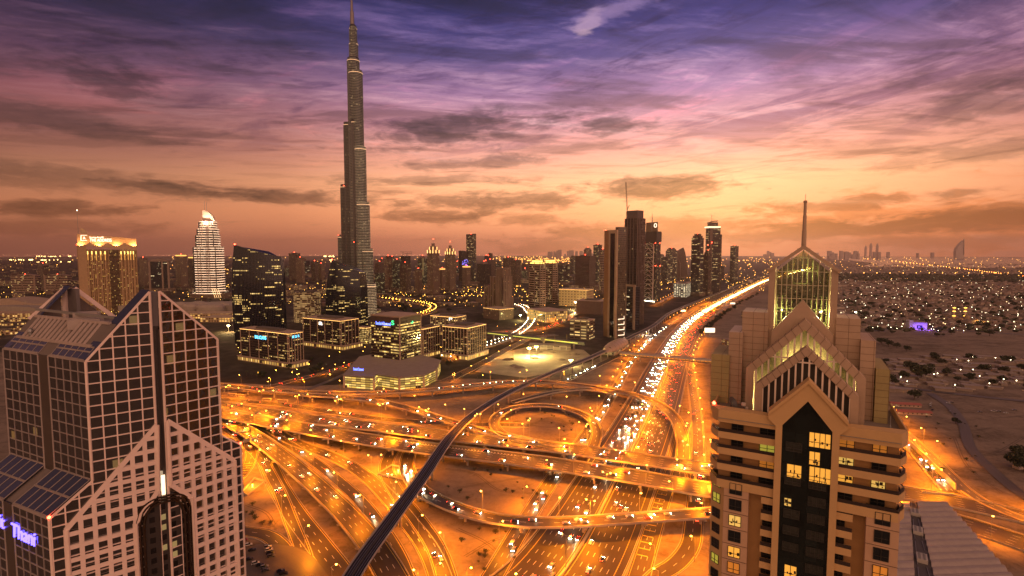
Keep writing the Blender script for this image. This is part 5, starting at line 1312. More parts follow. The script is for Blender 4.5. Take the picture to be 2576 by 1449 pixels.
# ------------------------------------------------------------------ skyline, left to right
TW = [
 ('dark slab tower standing between two low curved buildings at the far left', 96, 112, 125, 668, 733, 'brown', 45, 'flat'),
 ('beige flats beside the right end of the gold hotel', 350, 364, 373, 651, 724, 'beige', 45, 'flat'),
 ('tall beige tower of vertical flats just left of the white-lit hotel', 442, 456, 472, 646, 729, 'beige', 45, 'lit'),
 ('second beige tower with a glowing top touching the white-lit hotel', 474, 488, 502, 651, 725, 'brown', 45, 'lit'),
 ('dark brown flats right of the larger black curved tower', 727, 748, 756, 638, 707, 'brown', 50, 'flat'),
 ('grey flats with a lower roof beside the dark brown pair', 745, 760, 767, 650, 712, 'beige', 50, 'flat'),
 ('narrow dark flats midway between the two black curved towers', 783, 793, 801, 659, 709, 'brown', 45, 'flat'),
 ('pale narrow flats behind the narrow dark flats', 800, 808, 817, 665, 705, 'beige', 45, 'flat'),
 ('banded tower with two red lamps at the right foot of the tallest tower', 944, 956, 967, 662, 738, 'band', 45, 'flat'),
 ('lower green-windowed flats in front of the banded tower', 943, 957, 968, 687, 744, 'green', 45, 'none'),
 ('beige tower with a thin mast right of the banded tower', 967, 978, 988, 652, 731, 'beige', 45, 'step'),
 ('green glass flats right of the beige mast tower', 987, 1000, 1011, 656, 733, 'green', 45, 'flat'),
 ('unfinished dark tower under two cranes', 1008, 1020, 1033, 644, 712, 'dark', 45, 'none'),
 ('brown tower with a lit corner below the unfinished tower', 1006, 1022, 1034, 670, 738, 'brown', 45, 'step'),
 ('slim beige tower left of the green glass tower', 1043, 1052, 1062, 680, 744, 'beige', 45, 'flat'),
 ('green glass tower with a bright vertical stripe', 1051, 1064, 1076, 650, 722, 'green', 40, 'dome'),
 ('taller twin tower with a pointed glowing crown', 1075, 1090, 1106, 637, 748, 'beige', 45, 'spirelit'),
 ('slim flats between the twin glowing towers', 1105, 1112, 1121, 680, 730, 'beige', 45, 'lit'),
 ('shorter twin tower with a pointed glowing crown', 1120, 1132, 1146, 640, 738, 'beige', 45, 'spirelit'),
 ('dark curved-top tower sprinkled with blue lamps', 1154, 1163, 1178, 634, 708, 'dark', 50, 'none'),
 ('beige flats with red roof lamps before the tallest black slab', 1163, 1173, 1184, 674, 722, 'beige', 45, 'lit'),
 ('tall black slab with lit floors in the middle of the skyline', 1173, 1193, 1198, 588, 708, 'offl', 62, 'none'),
 ('dark low tower with three red roof lamps right of the black slab', 1200, 1220, 1236, 664, 714, 'dark', 45, 'dome'),
 ('small grey tower behind the stepped beige tower', 1223, 1232, 1243, 655, 700, 'band', 45, 'flat'),
 ('dark brown slab above the stepped beige tower', 1266, 1280, 1292, 650, 716, 'brown', 45, 'flat'),
 ('second dark brown slab beside the dark brown slab', 1286, 1298, 1310, 656, 722, 'brown', 45, 'flat'),
 ('hazy grey tower left of the two gold-topped towers', 1313, 1322, 1330, 664, 700, 'band', 45, 'none'),
 ('dark tower with bright window columns right of the gold-topped towers', 1400, 1414, 1433, 668, 716, 'offl', 45, 'step'),
 ('broad dark banded office tower left of the portal tower', 1447, 1482, 1498, 645, 728, 'band', 62, 'flat'),
 ('rounded tower with a ring of red lamps behind the broad banded tower', 1468, 1477, 1488, 628, 706, 'bandlit', 45, 'dome'),
 ('slim grey glass tower with a red lamp behind the banded one', 1492, 1503, 1514, 617, 716, 'offl', 45, 'flat'),
 ('thin pale tower half hidden by the portal tower', 1508, 1515, 1523, 630, 738, 'bandlit', 45, 'flat'),
 ('dark office tower with lit floors left of the sail-shaped tower', 1663, 1678, 1692, 646, 712, 'offl', 50, 'none'),
 ('dark stepped tower with red roof lamps behind the sail-shaped tower', 1674, 1688, 1703, 630, 706, 'offl', 45, 'step'),
 ('tall striped tower with a rounded top left of the winged tower', 1738, 1757, 1769, 598, 745, 'offl', 50, 'step'),
 ('low dark tower with a spiky roof in front of the winged tower', 1768, 1780, 1793, 640, 742, 'brown', 45, 'step'),
 ('squat dark block right of the winged tower', 1806, 1814, 1822, 668, 704, 'dark', 45, 'none'),
 ('slab tower with red lamps standing alone left of the lantern tower', 1836, 1847, 1857, 620, 708, 'offl', 45, 'flat'),
]
TOW = {}
for (lb, a, c, b, yt, yb, mt, ar, cr) in TW:
    TOW[lb] = tower(lb, a, c, b, yt, yb, mt, ar, cr, cat='tower', lights=1 if cr != 'none' or 'black slab' in lb else 0, podium=(yb > 715))

# two low curved buildings with wave-shaped fronts at the far left
for i, (x0, x1, yt, yb, flip, lb) in enumerate(((29, 91, 690, 737, 1, 'low banded building with a wave cut in its front, left one of the pair'), (112, 171, 690, 737, -1, 'low banded building with a wave cut in its front, right one of the pair'))):
    c = G((x0+x1)/2, yb); w_ = (x1-x0)/FPX*c.y; H = at(x0, yt, c.y).z; t = thing('wave_building', lb, 'building', c)
    m = MB(); n = 16; pts = []
    for j in range(n+1): f = j/n; pts.append(Vector((c.x-w_/2+w_*f, c.y, H*(.94+.06*sin(pi*f)))))
    m.prism([Vector((c.x-w_/2, c.y, 0)), Vector((c.x+w_/2, c.y, 0))]+pts[::-1], (0, 26, 0)); m.build('body', FAC['bandlit'], t)
    m = MB(); q = [Vector((c.x+flip*(-w_*.25+w_*.5*(f if True else 0)), c.y-1, H*(.9-.85*(1/(1+math.exp(-9*(f-.42))))))) for f in [j/18 for j in range(19)]]
    for j in range(18): m.bar(q[j], q[j+1], 2.2)
    m.build('wave_edge', CAPL, t)
    m = MB(); m.prism([Vector((c.x+flip*w_*.42, c.y-.6, 0)), Vector((c.x+flip*w_*.5, c.y-.6, 0)), Vector((c.x+flip*w_*.5, c.y-.6, H*.95)), Vector((c.x+flip*w_*.42, c.y-.6, H*.95))], (0, 1, 0)); m.build('end_wall', CAPL, t)
    red(t, Vector((c.x, c.y+12, H)), 1.4)

# arched-top tower right of the gold hotel
t, k = tower('pale-framed tower with an arched top and dark glass front', 372, 376, 427, 656, 733, 'glass', 75, 'none')
m = MB(); W_ = k.R; n = 12; H = k.H
for a, b in ((0, .10), (.62, .70), (.90, 1.0)): rect(m, W_, k.r*a, k.r*b, -1.5, 1, 0, H)
arc = [W_.p(k.r*j/n, -1.5, H+9*sin(pi*j/n)) for j in range(n+1)]
m.prism([W_.p(0, -1.5, H-4)]+arc+[W_.p(k.r, -1.5, H-4)], W_.n.to_3d()*22); m.build('arched_frame', CAPL, t)

# white-lit hotel with tapering tiers and a sail crown
def white_hotel():
    Y = G(530, 748).y; c = Vector((at(528, 700, Y).x, Y, 0))
    t = thing('white_lit_hotel', 'bright white-lit hotel tower tapering in tiers to a curved sail crown', 'hotel tower', c)
    def ring(x0, x1, y): a, b = at(x0, y, Y).x, at(x1, y, Y).x; return (a+b)/2, (b-a)/2
    z = 0
    for x0, x1, y1, yb in ((497.5, 557.5, 620, 700), (500.5, 549, 590, 620), (503, 546.5, 575, 590), (506, 542, 557, 575)):
        cx, r = ring(x0, x1, (y1+yb)/2); H = at(527, y1, Y).z
        pts = [Vector((cx+r*(abs(cos(a))**.45)*(1 if cos(a) > 0 else -1), Y+r*.75*(abs(sin(a))**.45)*(1 if sin(a) > 0 else -1), z)) for a in [2*pi*i/24+.001 for i in range(24)]]
        MB().prism(pts, (0, 0, H-z)).build('tier', FAC['addr'], t)
        m = MB()
        for f in (-.55, -.3, .18, .3, .42): m.box((cx+r*f, Y-r*.76, z), 1.6, 1.6, H-z, 0)
        m.build('facade_ribs', CAPL, t)['kind'] = 'stuff'
        m = MB(); m.box((cx-r*.86, Y-r*.77, z), 4.5, 1.2, H-z-4, 0); m.box((cx+r*.9, Y-r*.70, z), 3, 1.2, H-z-4, 0); m.build('dark_strip', FAC['glass'], t)
        z = H
    zc = at(527, 557, Y).z
    prof = [(511, 557), (511.5, 530), (514, 529), (519, 530.5), (526, 534), (533, 540), (538, 548), (541.5, 557)]
    m = MB(); m.prism([Vector((at(x, y, Y).x, Y-6, at(x, y, Y).z)) for x, y in prof], (0, 12, 0)); m.build('sail_crown', plain('sail_lit', (.66, .52, .42), .5), t)
    for x_ in (516, 533): wash(t, at(x_, 559, Y-26), (1, .64, .42), 260000)
    m = MB()
    for x, y in ((514, 505), (519.5, 508)): p = at(x, 531, Y); m.bar(p, at(x, y, Y), .9)
    m.build('mast', STEEL, t)
    p0 = at(469, 720, Y); p1 = at(572, 720, Y)
    for j, (x0, x1, h) in enumerate(((469, 572, 16), (478, 566, 27), (500, 562, 40))):
        a, b = at(x0, 730, Y-30+j*6).x, at(x1, 730, Y-30+j*6).x
        MB().lathe(((a+b)/2, Y-4, 0), [((b-a)/2, 0), ((b-a)/2, h)], 30, 1, .5).build('podium', FAC['addr'] if j else FAC['beige'], t)
    m = MB()
    for x in (541, 546, 551, 556): a, b = at(x, 744, Y-54), at(x-9, 722, Y-54); m.bar(Vector((a.x, a.y, 2)), Vector((b.x, a.y+2, 40)), .7)
    m.build('ramp_light', glow('ramp_lamp', (1, .6, .25), 2.5), t)
white_hotel()
# two gold-topped towers on a shared base: the base is a thing, each tower another
def goldtop(lb, a, c, b, yt, yb, ar):
    t, k = tower(lb, a, c, b, yt, yb, 'bandlit', ar, 'none', lights=0, podium=False, ribs=0)
    H = k.H
    m = k.mb(.08, .92, .08, .92, H, H+4.5); m.build('crown_light', glow('gold_crown', (1, .55, .12), 3.0), t)
    k.mb(-.03, 1.03, -.03, 1.03, H+4.5, H+6).build('crown_roof', CAPL, t); k.mb(.2, .85, .2, .85, H+6, H+11).build('penthouse_light', MATS['gold_crown'], t); k.mb(.12, .93, .12, .93, H+11, H+12.5).build('top_roof', CAPL, t)
    m = MB()
    for f in (0, .5, 1): m.box(k.p(f, 0, 0), 2.2, 2.2, H+4, .5); m.box(k.p(0, f, 0), 2.2, 2.2, H+4, .5)
    m.build('corner_pier', CAPL, t)
goldtop('left one of two towers with glowing gold penthouses', 1331, 1358, 1372, 664, 772, 55)
goldtop('right one of two towers with glowing gold penthouses', 1367, 1390, 1402, 662, 764, 55)
office('long low podium with lit arches under the two gold-topped towers', 1372, 812, 784, 1326, 1428, cols=False, mat=ARC, glowband=False, aR=60, plant=False)
# stepped beige tower
def stepped(lb, pxc, pyb, tiers, ar=48):
    first = True; t = None
    for (l, r, y) in tiers:
        k = Corner(pxc, pyb, y, l, r, ar)
        if t is None: t = thing('stepped_tower', lb, 'tower', k.C)
        k.mb(.0, 1, .0, 1, 0, k.H).build('wing', FAC['beige'], t)
        m = MB()
        for f in (.0, .25, .5, .75, 1): m.box(k.p(f, 0, 0), 2.4, 2.4, k.H+3, .5); m.box(k.p(0, f, 0), 2.4, 2.4, k.H+3, .5)
        m.build('corner_turret', CAPL, t)
    return t
stepped('cluster of stepped beige residential wings with turreted tops', 1262, 790, [(1216, 1290, 748), (1219, 1284, 722), (1234, 1287, 698), (1250, 1283, 675)])
office('low beige wing with arcades below the stepped residential cluster', 1256, 806, 778, 1216, 1292, cols=False, mat=FAC['beige'], glowband=True, plant=False, aR=48)

# the portal tower: a bent beige frame with dark glass inside
def portal():
    k = Corner(1549, 852, 578, 1520, 1574, 62); H = k.H
    t = thing('portal_tower', 'tall tower of bent beige frames around dark glass beside the railway station', 'office tower', k.C)
    BF = plain('beige_frame', (.42, .30, .20), .45, vs=.05); BK = plain('copper_side', (.30, .17, .085), .35, .3)
    k.mb(.04, .96, .1, .9, 0, H).build('glass_core', facade('portal_glass', wall=(.07, .06, .05), glass=(.035, .032, .03), fl=4, bay=3, wv=.75, wu=.85, lit=.03, es=1.2, seed=6, rough=.06, wrough=.2), t)
    W_ = k.L; Lw = k.l
    def kink(z): return 0 if z > H*.42 else (-2.5*(1-abs(z-H*.22)/(H*.22)) if z > 0 else 0)
    for a0, a1, mat, nm in ((-Lw, -Lw*.64, BK, 'copper_wall'), (-Lw*.64, -Lw*.52, BF, 'frame'), (-Lw*.14, 0, BF, 'frame')):
        zs = [0, H*.1, H*.22, H*.33, H*.42, H]; m = MB()
        secs = [[W_.p(a0+kink(z)*.6, -1.2, z), W_.p(a1+kink(z)*.6, -1.2, z), W_.p(a1+kink(z)*.6, 3, z), W_.p(a0+kink(z)*.6, 3, z)] for z in zs]
        m.sweep(secs).build(nm, mat, t)
    m = MB(); rect(m, W_, -Lw*.52, -Lw*.14, -1.0, 2, H-7, H); m.build('frame_top', BF, t)
    m = MB(); rect(m, W_, -Lw*.52, -Lw*.14, -.2, 1, 4, H-7); m.build('glass_strip', plain('black_strip', (.012, .011, .012), .08, var=.05), t)
    # a taller glass wing on the right with lit balcony edges
    W2 = k.R; zt = W2.sz(1560, 571)[1]
    m = MB(); rect(m, W2, k.r*.12, k.r, -.6, 9, 0, zt); m.build('glass_wing', facade('portal_wing', wall=(.16, .125, .09), glass=(.075, .062, .05), fl=4, bay=2.4, wv=.8, wu=.9, lit=.015, es=1.2, seed=16, rough=.06, wrough=.12), t)
    m = MB()
    for j in range(10):
        y = 801-j*(801-806+138)/10+0; y = 938*.0+ (800+j*13.5); 
        s0, z0 = W2.sz(1554, y+3); s1, z1 = W2.sz(1569, y); m.bar(W2.p(s0, -1.2, z0), W2.p(s1, -1.2, z0), 1.0, .9); m.bar(W2.p(s1, -1.2, z0), W2.p(s1, -1.2, z0+6), .6)
    m.build('balcony_light', glow('balcony_lamp', (1, .80, .55), 2.4), t)
    red(t, k.p(.0, .95, H), 1.2)
portal()
# shorter dark portal tower behind it, and the tall dark tower with the crane
t, k = tower('short dark portal tower between the bent one and the tall crane tower', 1572, 1597, 1609, 722, 830, 'glass', 62, 'none', lights=0, podium=False)
m = MB(); W_ = k.L
rect(m, W_, -k.l, -k.l*.86, -1.2, 1, 0, k.H); rect(m, W_, -k.l*.2, 0, -1.2, 1, 0, k.H); rect(m, W_, -k.l, 0, -1.2, 1, k.H, k.H+5); m.build('frame', plain('beige_frame', (.42, .30, .20), .45), t)
def crane_tower():
    k = Corner(1600, 818, 548, 1571, 1620, 50); H = k.H
    t = thing('crane_tower', 'tallest dark tower of the right group with a flat top, still under construction', 'skyscraper', k.C)
    zc = k.R.sz(1600, 722)[1]
    DG = facade('crane_tower_glass', wall=(.045, .035, .032), glass=(.022, .019, .020), fl=4, bay=3, wv=.7, wu=.85, lit=.006, es=1.5, seed=26, wrough=.3)
    k.mb(.15, 1, .15, .62, 0, zc).build('lower_shaft', DG, t); k.mb(0, 1, 0, 1, zc-1, H).build('upper_shaft', DG, t)
    k.mb(.06, .9, .06, .9, H, k.R.sz(1600, 528)[1]).build('crown', plain('crown_bronze', (.11, .085, .075), .5), t)
    m = MB()
    for f in (.2, .4, .6, .8, 1): m.box(k.p(f, 0, 0), 2.4, 2.4, H, .6)
    for f in (.0, .3, .55, .8, 1.0): m.box(k.p(0, f, zc), 2.0, 2.0, H-zc, .6)
    m.build('ribs', plain('rib_bronze', (.17, .125, .10), .4, .3), t)['kind'] = 'stuff'
    m = MB(); rr = random.Random(5)
    for j in range(46): f = rr.uniform(.5, 1); z = rr.uniform(20, H-8); m.box(k.p(f, -.03, z), 2.6, 2.2, rr.uniform(2, 5), .6)
    m.build('hoist_boxes', plain('hoist_grey', (.22, .17, .145), .6), t)['kind'] = 'stuff'
    # the luffing crane clamped to its left side
    p = k.p(.1, 1.05, 0); x = at(1577.5, 560, p.y).x; zm = at(1578, 532, p.y).z; zj = at(1575, 458, p.y).z
    ct = thing('tower_crane', 'tall lattice crane with its jib raised almost upright beside the dark tower', 'crane', Vector((x, p.y, 0)))
    def lattice(a, b, w_, seg):
        m = MB(); a, b = Vector(a), Vector(b); d = (b-a)/seg; cs = [Vector((sx*w_/2, sy*w_/2, 0)) for sx, sy in ((-1, -1), (1, -1), (1, 1), (-1, 1))]
        for c_ in cs: m.bar(a+c_, b+c_, w_*.16)
        for j in range(seg):
            for i in range(4): m.bar(a+d*j+cs[i], a+d*(j+1)+cs[(i+1) % 4], w_*.11)
        return m
    YC = plain('crane_paint', (.20, .12, .07), .6)
    lattice((x, p.y, 0), (x, p.y, zm), 3.6, 60).build('mast', YC, ct); jx = at(1575, 458, p.y).x
    lattice((x, p.y, zm), (jx, p.y+2, zj), 2.2, 34).build('jib', YC, ct); MB().box((x+1.5, p.y, zm-6), 7, 4, 6, 0).build('cab', YC, ct); MB().bar((x, p.y, zm+4), (x+5, p.y, zm+16), 1.4).build('rear_strut', YC, ct)
crane_tower()
def truss_tower():
    k = Corner(1648, 760, 582, 1620, 1661, 62); H = k.H
    t = thing('truss_tower', 'tower with a white diagonal truss front, a sign crown and a thin spire', 'skyscraper', k.C)
    zt = k.L.sz(1630, 614)[1]
    k.mb(0, 1, 0, 1, 0, H).build('body', facade('truss_glass', wall=(.06, .05, .046), glass=(.03, .027, .027), fl=4, bay=3.4, wv=.6, wu=.85, lit=.09, es=1.5, seed=36, wrough=.3), t)
    W_ = k.L; m = MB(); Lw = k.l; n = 13; WT = plain('white_truss', (.55, .45, .40), .5)
    for s in (-Lw, -Lw*.18): m.bar(W_.p(s, -2, 0), W_.p(s, -2, zt), 3.2)
    for j in range(n+1):
        z = zt*j/n; m.bar(W_.p(-Lw, -2, z), W_.p(-Lw*.18, -2, z), 1.6)
        if j < n: m.bar(W_.p(-Lw, -2, z), W_.p(-Lw*.59, -2, z+zt/n), 1.3); m.bar(W_.p(-Lw*.18, -2, z), W_.p(-Lw*.59, -2, z+zt/n), 1.3)
    m.build('truss', WT, t)
    k.mb(-.05, 1.05, -.05, 1.05, zt+8, H-2).build('head_block', plain('head_glass', (.055, .045, .042), .3), t)
    zc = W_.sz(1640, 559)[1]
    m = MB(); rect(m, W_, -Lw*.92, -Lw*.02, 2, 8, H, zc); m.build('sign_crown', plain('crown_olive', (.20, .145, .085), .5), t)
    m = MB(); q = W_.sz(1648, 567); c_ = W_.p(q[0], 1.2, q[1])
    for j in range(18): a = 2*pi*j/18; b = 2*pi*(j+1)/18; m.bar(c_+W_.d.to_3d()*6*cos(a)+Vector((0, 0, 7*sin(a))), c_+W_.d.to_3d()*6*cos(b)+Vector((0, 0, 7*sin(b))), 1.7)
    m.build('round_sign', glow('ring_sign', (1, .82, .6), 2.0), t)
    p = W_.p(-Lw*.42, 3, H); zz = at(1638, 536, p.y).z; MB().lathe(p, [(1.6, 0), (2.0, (zz-H)*.4), (1.2, (zz-H)*.8), (.2, zz-H)], 10).build('spire', STEEL, t)
    m = MB()
    for j in range(9): m.lathe(W_.p(-Lw+Lw*j/8, -5, 1), [(1.5, 0), (1.5, 1.5), (.3, 2.5)], 6)
    m.build('base_lights', WHITEL, t)
    for x, y in ((1621, 612), (1651, 612), (1662, 612), (1651, 669), (1663, 669)): p = W_.sz(x, y); red(t, W_.p(p[0], -4, p[1]), 1.5)
truss_tower()
# sail-shaped tower
def sail():
    Y = G(1712, 700).y; t = thing('sail_tower', 'grey sail-shaped tower with a slanted pointed top', 'tower', Vector((at(1712, 690, Y).x, Y, 0)))
    pr = [(1699, 700), (1699, 640), (1706, 630), (1718, 623), (1722, 634), (1726, 660), (1729, 700)]
    MB().prism([Vector((at(x, y, Y).x, Y-14, max(0, at(x, y, Y).z))) for x, y in pr], (0, 28, 0)).build('body', FAC['band'], t)
    m = MB(); q = [(1700, 646), (1706, 650), (1711, 662), (1712, 696)]
    for a, b in zip(q, q[1:]): m.bar(at(*a, Y-16), at(*b, Y-16), 3)
    m.build('pale_rib', CAPL, t); red(t, at(1702, 636, Y-10), 2.2)
sail()
# winged tower with a lit crown band
def winged():
    Y = G(1795, 740).y; t = thing('winged_tower', 'tall tower with a lit crown band, upswept roof wings and a mast', 'skyscraper', Vector((at(1793, 730, Y).x, Y, 0)))
    def blk(x0, x1, yt, yb, d, nm, mat, dy=0):
        a, b = at(x0, (yt+max(yb, yt+1))/2, Y), at(x1, (yt+yb)/2, Y); z0 = 0 if yb >= 735 else at(x0, yb, Y).z; z1 = at(x0, yt, Y).z
        m = MB(); m.prism([Vector((a.x, Y-d+dy, z0)), Vector((b.x, Y-d+dy, z0)), Vector((b.x, Y+d, z0)), Vector((a.x, Y+d, z0))], (0, 0, z1-z0)); return m.build(nm, mat, t)
    blk(1778, 1806, 574, 740, 20, 'shaft', FAC['offl']); blk(1806, 1811, 590, 740, 14, 'side_wing', FAC['brown']); blk(1780, 1786, 574, 740, 22, 'front_rib', CAP)
    blk(1777, 1808, 570, 573, 22, 'crown_band', glow('crown_band', (1, .72, .44), 1.8)); blk(1783, 1803, 560, 570, 15, 'crown', FAC['brown'])
    m = MB(); m.bar(at(1779, 561, Y-4), at(1793, 557, Y-4), 4); m.bar(at(1793, 557, Y-4), at(1806, 556, Y-4), 4); m.build('roof_wing', CAPL, t)
    MB().bar(at(1790.5, 560, Y), at(1790.5, 540, Y), 1.2).build('mast', STEEL, t)
    for x, y in ((1781, 617), (1791, 611)): red(t, at(x, y, Y-24), 2)
winged()
# cranes over the unfinished tower
tt_, kk = TOW['unfinished dark tower under two cranes']
for x, yt, lb in ((1014, 633, 'left hammerhead crane above the unfinished dark tower'), (1024, 637, 'right hammerhead crane above the unfinished dark tower')):
    Y = kk.C.y+20; b = at(x, 645, Y); tp = at(x, yt, Y); ct = thing('tower_crane', lb, 'crane', Vector((b.x, Y, kk.H)))
    MB().bar((b.x, Y, kk.H), (b.x, Y, tp.z), 2).build('mast', DARK, ct); MB().bar((b.x-16, Y, tp.z-2), (b.x+(55 if x < 1020 else 30), Y, tp.z-2), 1.8).build('jib', DARK, ct)
# blue sparkle on the curved-top tower
tt_, kk = TOW['dark curved-top tower sprinkled with blue lamps']; m = MB()
for j in range(60): m.box(kk.p(R.uniform(0, 1), -.03, kk.H*R.uniform(.45, .75)), 1.6, 1.2, 1.8)
m.build('blue_lamps', glow('blue_sparkle', (.25, .2, 1), 4), tt_)['kind'] = 'stuff'
m = MB(); n = 10
m.prism([kk.p(0, 0, kk.H-.5)]+[kk.p(j/n, 0, kk.H+9*cos(pi/2*j/n)) for j in range(n+1)]+[kk.p(1, 0, kk.H-.5)], kk.b*kk.l); m.build('curved_top', FAC['dark'], tt_)
# green stripe
tt_, kk = TOW['green glass tower with a bright vertical stripe']; kk.mb(-.02, .2, -.03, .1, kk.H*.4, kk.H).build('stripe', plain('pale_green_stripe', (.36, .40, .22), .5), tt_)

# distant silhouettes
def far_sail():
    Y = 16000.0; t = thing('sail_hotel', 'hazy sail-shaped hotel alone on the far right horizon', 'hotel tower', Vector((at(2417, 645, Y).x, Y, 0)))
    pr = [(2405, 654), (2405, 632), (2408, 624), (2414, 616), (2421, 609), (2425, 605), (2425.5, 654)]
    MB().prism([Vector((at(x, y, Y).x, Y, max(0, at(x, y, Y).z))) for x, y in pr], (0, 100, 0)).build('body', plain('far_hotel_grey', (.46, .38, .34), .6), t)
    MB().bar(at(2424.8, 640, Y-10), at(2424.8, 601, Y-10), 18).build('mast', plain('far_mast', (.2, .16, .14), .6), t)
far_sail()
for i, (x, y, w_, lb) in enumerate(((2177, 617, 5, 'left'), (2190, 611, 6, 'middle and tallest'), (2206, 612, 6, 'right'))):
    Y = 21000.0; c = Vector((at(x, 640, Y).x, Y, 0)); H = at(x, y, Y).z
    t = thing('far_tower', 'faint far tower on the horizon, %s one of three' % lb, 'tower', c); ww = w_/FPX*Y
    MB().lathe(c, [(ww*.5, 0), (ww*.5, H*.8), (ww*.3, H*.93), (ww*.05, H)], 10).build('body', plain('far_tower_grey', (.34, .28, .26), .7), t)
rr = random.Random(21)
m = MB()
for j in range(60):
    x = rr.uniform(1380, 1500) if j < 25 else rr.uniform(2080, 2170) if j < 45 else rr.uniform(1900, 2400); Y = rr.uniform(14000, 21000); H = rr.uniform(90, 260); p = at(x, 640, Y); m.box((p.x, Y, 0), rr.uniform(50, 120), 60, H)
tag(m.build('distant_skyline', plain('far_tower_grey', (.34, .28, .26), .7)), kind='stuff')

# the back rows of the skyline
rk = random.Random(12)
for j in range(46):
    x = rk.uniform(600, 840) if j < 7 else rk.uniform(945, 1330) if j < 34 else rk.uniform(1400, 1520) if j < 40 else rk.uniform(1630, 1740); w_ = rk.uniform(9, 17); yb = rk.uniform(676, 704); yt = yb-rk.uniform(16, 46)
    tower('plain hazy block of flats in the back rows of the skyline', x, x+w_*rk.uniform(.4, .7), x+w_, yt, yb, rk.choice(('beige', 'brown', 'green', 'glass', 'band', 'offl')), rk.uniform(38, 52), rk.choice(('flat', 'none', 'step')), lights=int(rk.random() < .35), podium=False)['group' if False else 0]['group'] = 'hazy flats in the back rows'

# ------------------------------------------------------------------ railway station, footbridge and link bridge
mp = PATHS['metro'][0]
def station(px, py, label, L=64, Wd=13, Hh=12):
    q = G(px, py, 14); i = min(range(len(mp.c)), key=lambda j: (mp.c[j].xy-q.xy).length); c = mp.c[i].copy(); d = mp.t[i]; r = mp.r[i]
    z0 = c.z-3; b = Vector((c.x, c.y, 0)); t = thing('railway_station', label, 'station', b)
    secs = []; K = 26; n = 22
    for k in range(K+1):
        f = -1+2*k/K; s = max(.06, (1-abs(f)**2.6))**.55; cc = c+d*(f*L)
        ring = [Vector((cc.x, cc.y, 0))+r*(Wd*s*cos(pi*j/n))+Vector((0, 0, z0+Hh*s*sin(pi*j/n)*1.0)) for j in range(n+1)]
        secs.append(ring)
    MB().sweep(secs, closed=False).build('shell', plain('champagne_shell', (.60, .43, .28), .42, .35, vs=.3), t, True)
    m = MB()
    for k in range(3, K-2, 3):
        for j in range(n): m.bar(secs[k][j]+Vector((0, 0, .15)), secs[k][j+1]+Vector((0, 0, .15)), .25)
    m.build('shell_rib', plain('shell_seam', (.30, .23, .17), .4, .5), t)
    m = MB(); ang = atan2(d.y, d.x); m.box((c.x, c.y, 3.5), L*1.5, Wd*1.7, z0-3.6, ang); m.build('concourse', facade('station_concourse', wall=(.30, .24, .18), fl=5, bay=4, wv=.5, wu=.7, lit=.6, litcol=(1, .66, .25), es=1.0), t)
    for s in (-1, 1):
        m = MB(); p = c+d*(s*L*.78)
        m.prism([p+r*Wd*.55+Vector((0, 0, -3)), p-r*Wd*.55+Vector((0, 0, -3)), p-r*Wd*.40+Vector((0, 0, 4.5)), p+r*Wd*.40+Vector((0, 0, 4.5))], d*(s*1.0)); m.build('end_glass', plain('station_end_glass', (.06, .05, .045), .15), t)
    return t
station(1536, 866, 'golden shell-shaped railway station beside the highway')
station(1892, 706, 'small pale shell-shaped station far along the railway', 60, 12, 11)
def tube_bridge(label, a, b, z, r, piers=2, name='footbridge'):
    A, B = G(*a, z), G(*b, z); t = thing(name, label, 'footbridge', Vector(((A.x+B.x)/2, (A.y+B.y)/2, 0))); d = (B-A).normalized(); x = Vector((d.y, -d.x, 0)); n = 12
    secs = [[A+(B-A)*k/30+x*r*1.15*cos(2*pi*j/n)+Vector((0, 0, r*sin(2*pi*j/n))) for j in range(n)] for k in range(31)]
    MB().sweep(secs).build('tube', plain('bridge_cladding', (.42, .33, .27), .45, .3), t, True)
    m = MB()
    for k in range(30):
        for s in (1, -1): 
            p0, p1 = A+(B-A)*(k+.12)/30+x*s*r*1.17, A+(B-A)*(k+.88)/30+x*s*r*1.17; m.bar(p0-Vector((0, 0, .3)), p1-Vector((0, 0, .3)), .12, 1.0)
    m.build('window_strip', glow('bridge_window', (1, .46, .06), .35), t)
    for k in range(piers): p = A+(B-A)*(k+.6)/piers; MB().lathe((p.x, p.y, 0), [(1.3, 0), (1.3, z-r+.2)], 12).build('pier', CONC, t)
tube_bridge('covered tubular footbridge crossing the wide highway from the golden station', (1560, 889), (1830, 912), 11, 3.8, 3)
def link_bridge():
    A, B = G(1225, 838, 12), G(1472, 866, 12); t = thing('link_bridge', 'long enclosed walkway with greenish lit windows crossing the vacant ground to the station', 'footbridge', Vector(((A.x+B.x)/2, (A.y+B.y)/2, 0)))
    d = (B-A).normalized(); x = Vector((d.y, -d.x, 0))
    m = MB(); m.prism([A-x*3.5+Vector((0, 0, -2)), A+x*3.5+Vector((0, 0, -2)), A+x*3.5+Vector((0, 0, 4)), A-x*3.5+Vector((0, 0, 4))], B-A); m.build('tube', plain('walkway_dark', (.05, .045, .04), .5), t)
    m = MB()
    for a, b in ((.02, .25), (.30, .60), (.62, .94)): p0, p1 = A.lerp(B, a), A.lerp(B, b); m.bar(p0+x*3.55+Vector((0, 0, .9)), p1+x*3.55+Vector((0, 0, .9)), .15, 1.9)
    m.build('lit_windows', glow('greenish_window', (.55, .60, .12), .8), t)
    for f in (.08, .28, .61, .9): p = A.lerp(B, f); MB().box((p.x, p.y, 0), 3, 3, 10.2, atan2(d.y, d.x)).build('pier', CONC, t)
    for f in (.27, .61): p = A.lerp(B, f); MB().box((p.x, p.y, 9), 9, 9, 8, atan2(d.y, d.x)).build('lobby', plain('walkway_lobby', (.16, .13, .11), .6), t)
link_bridge()
t0 = thing('station_car_park', 'long low parking deck with lit openings below the link bridge', 'car park', G(1398, 882))
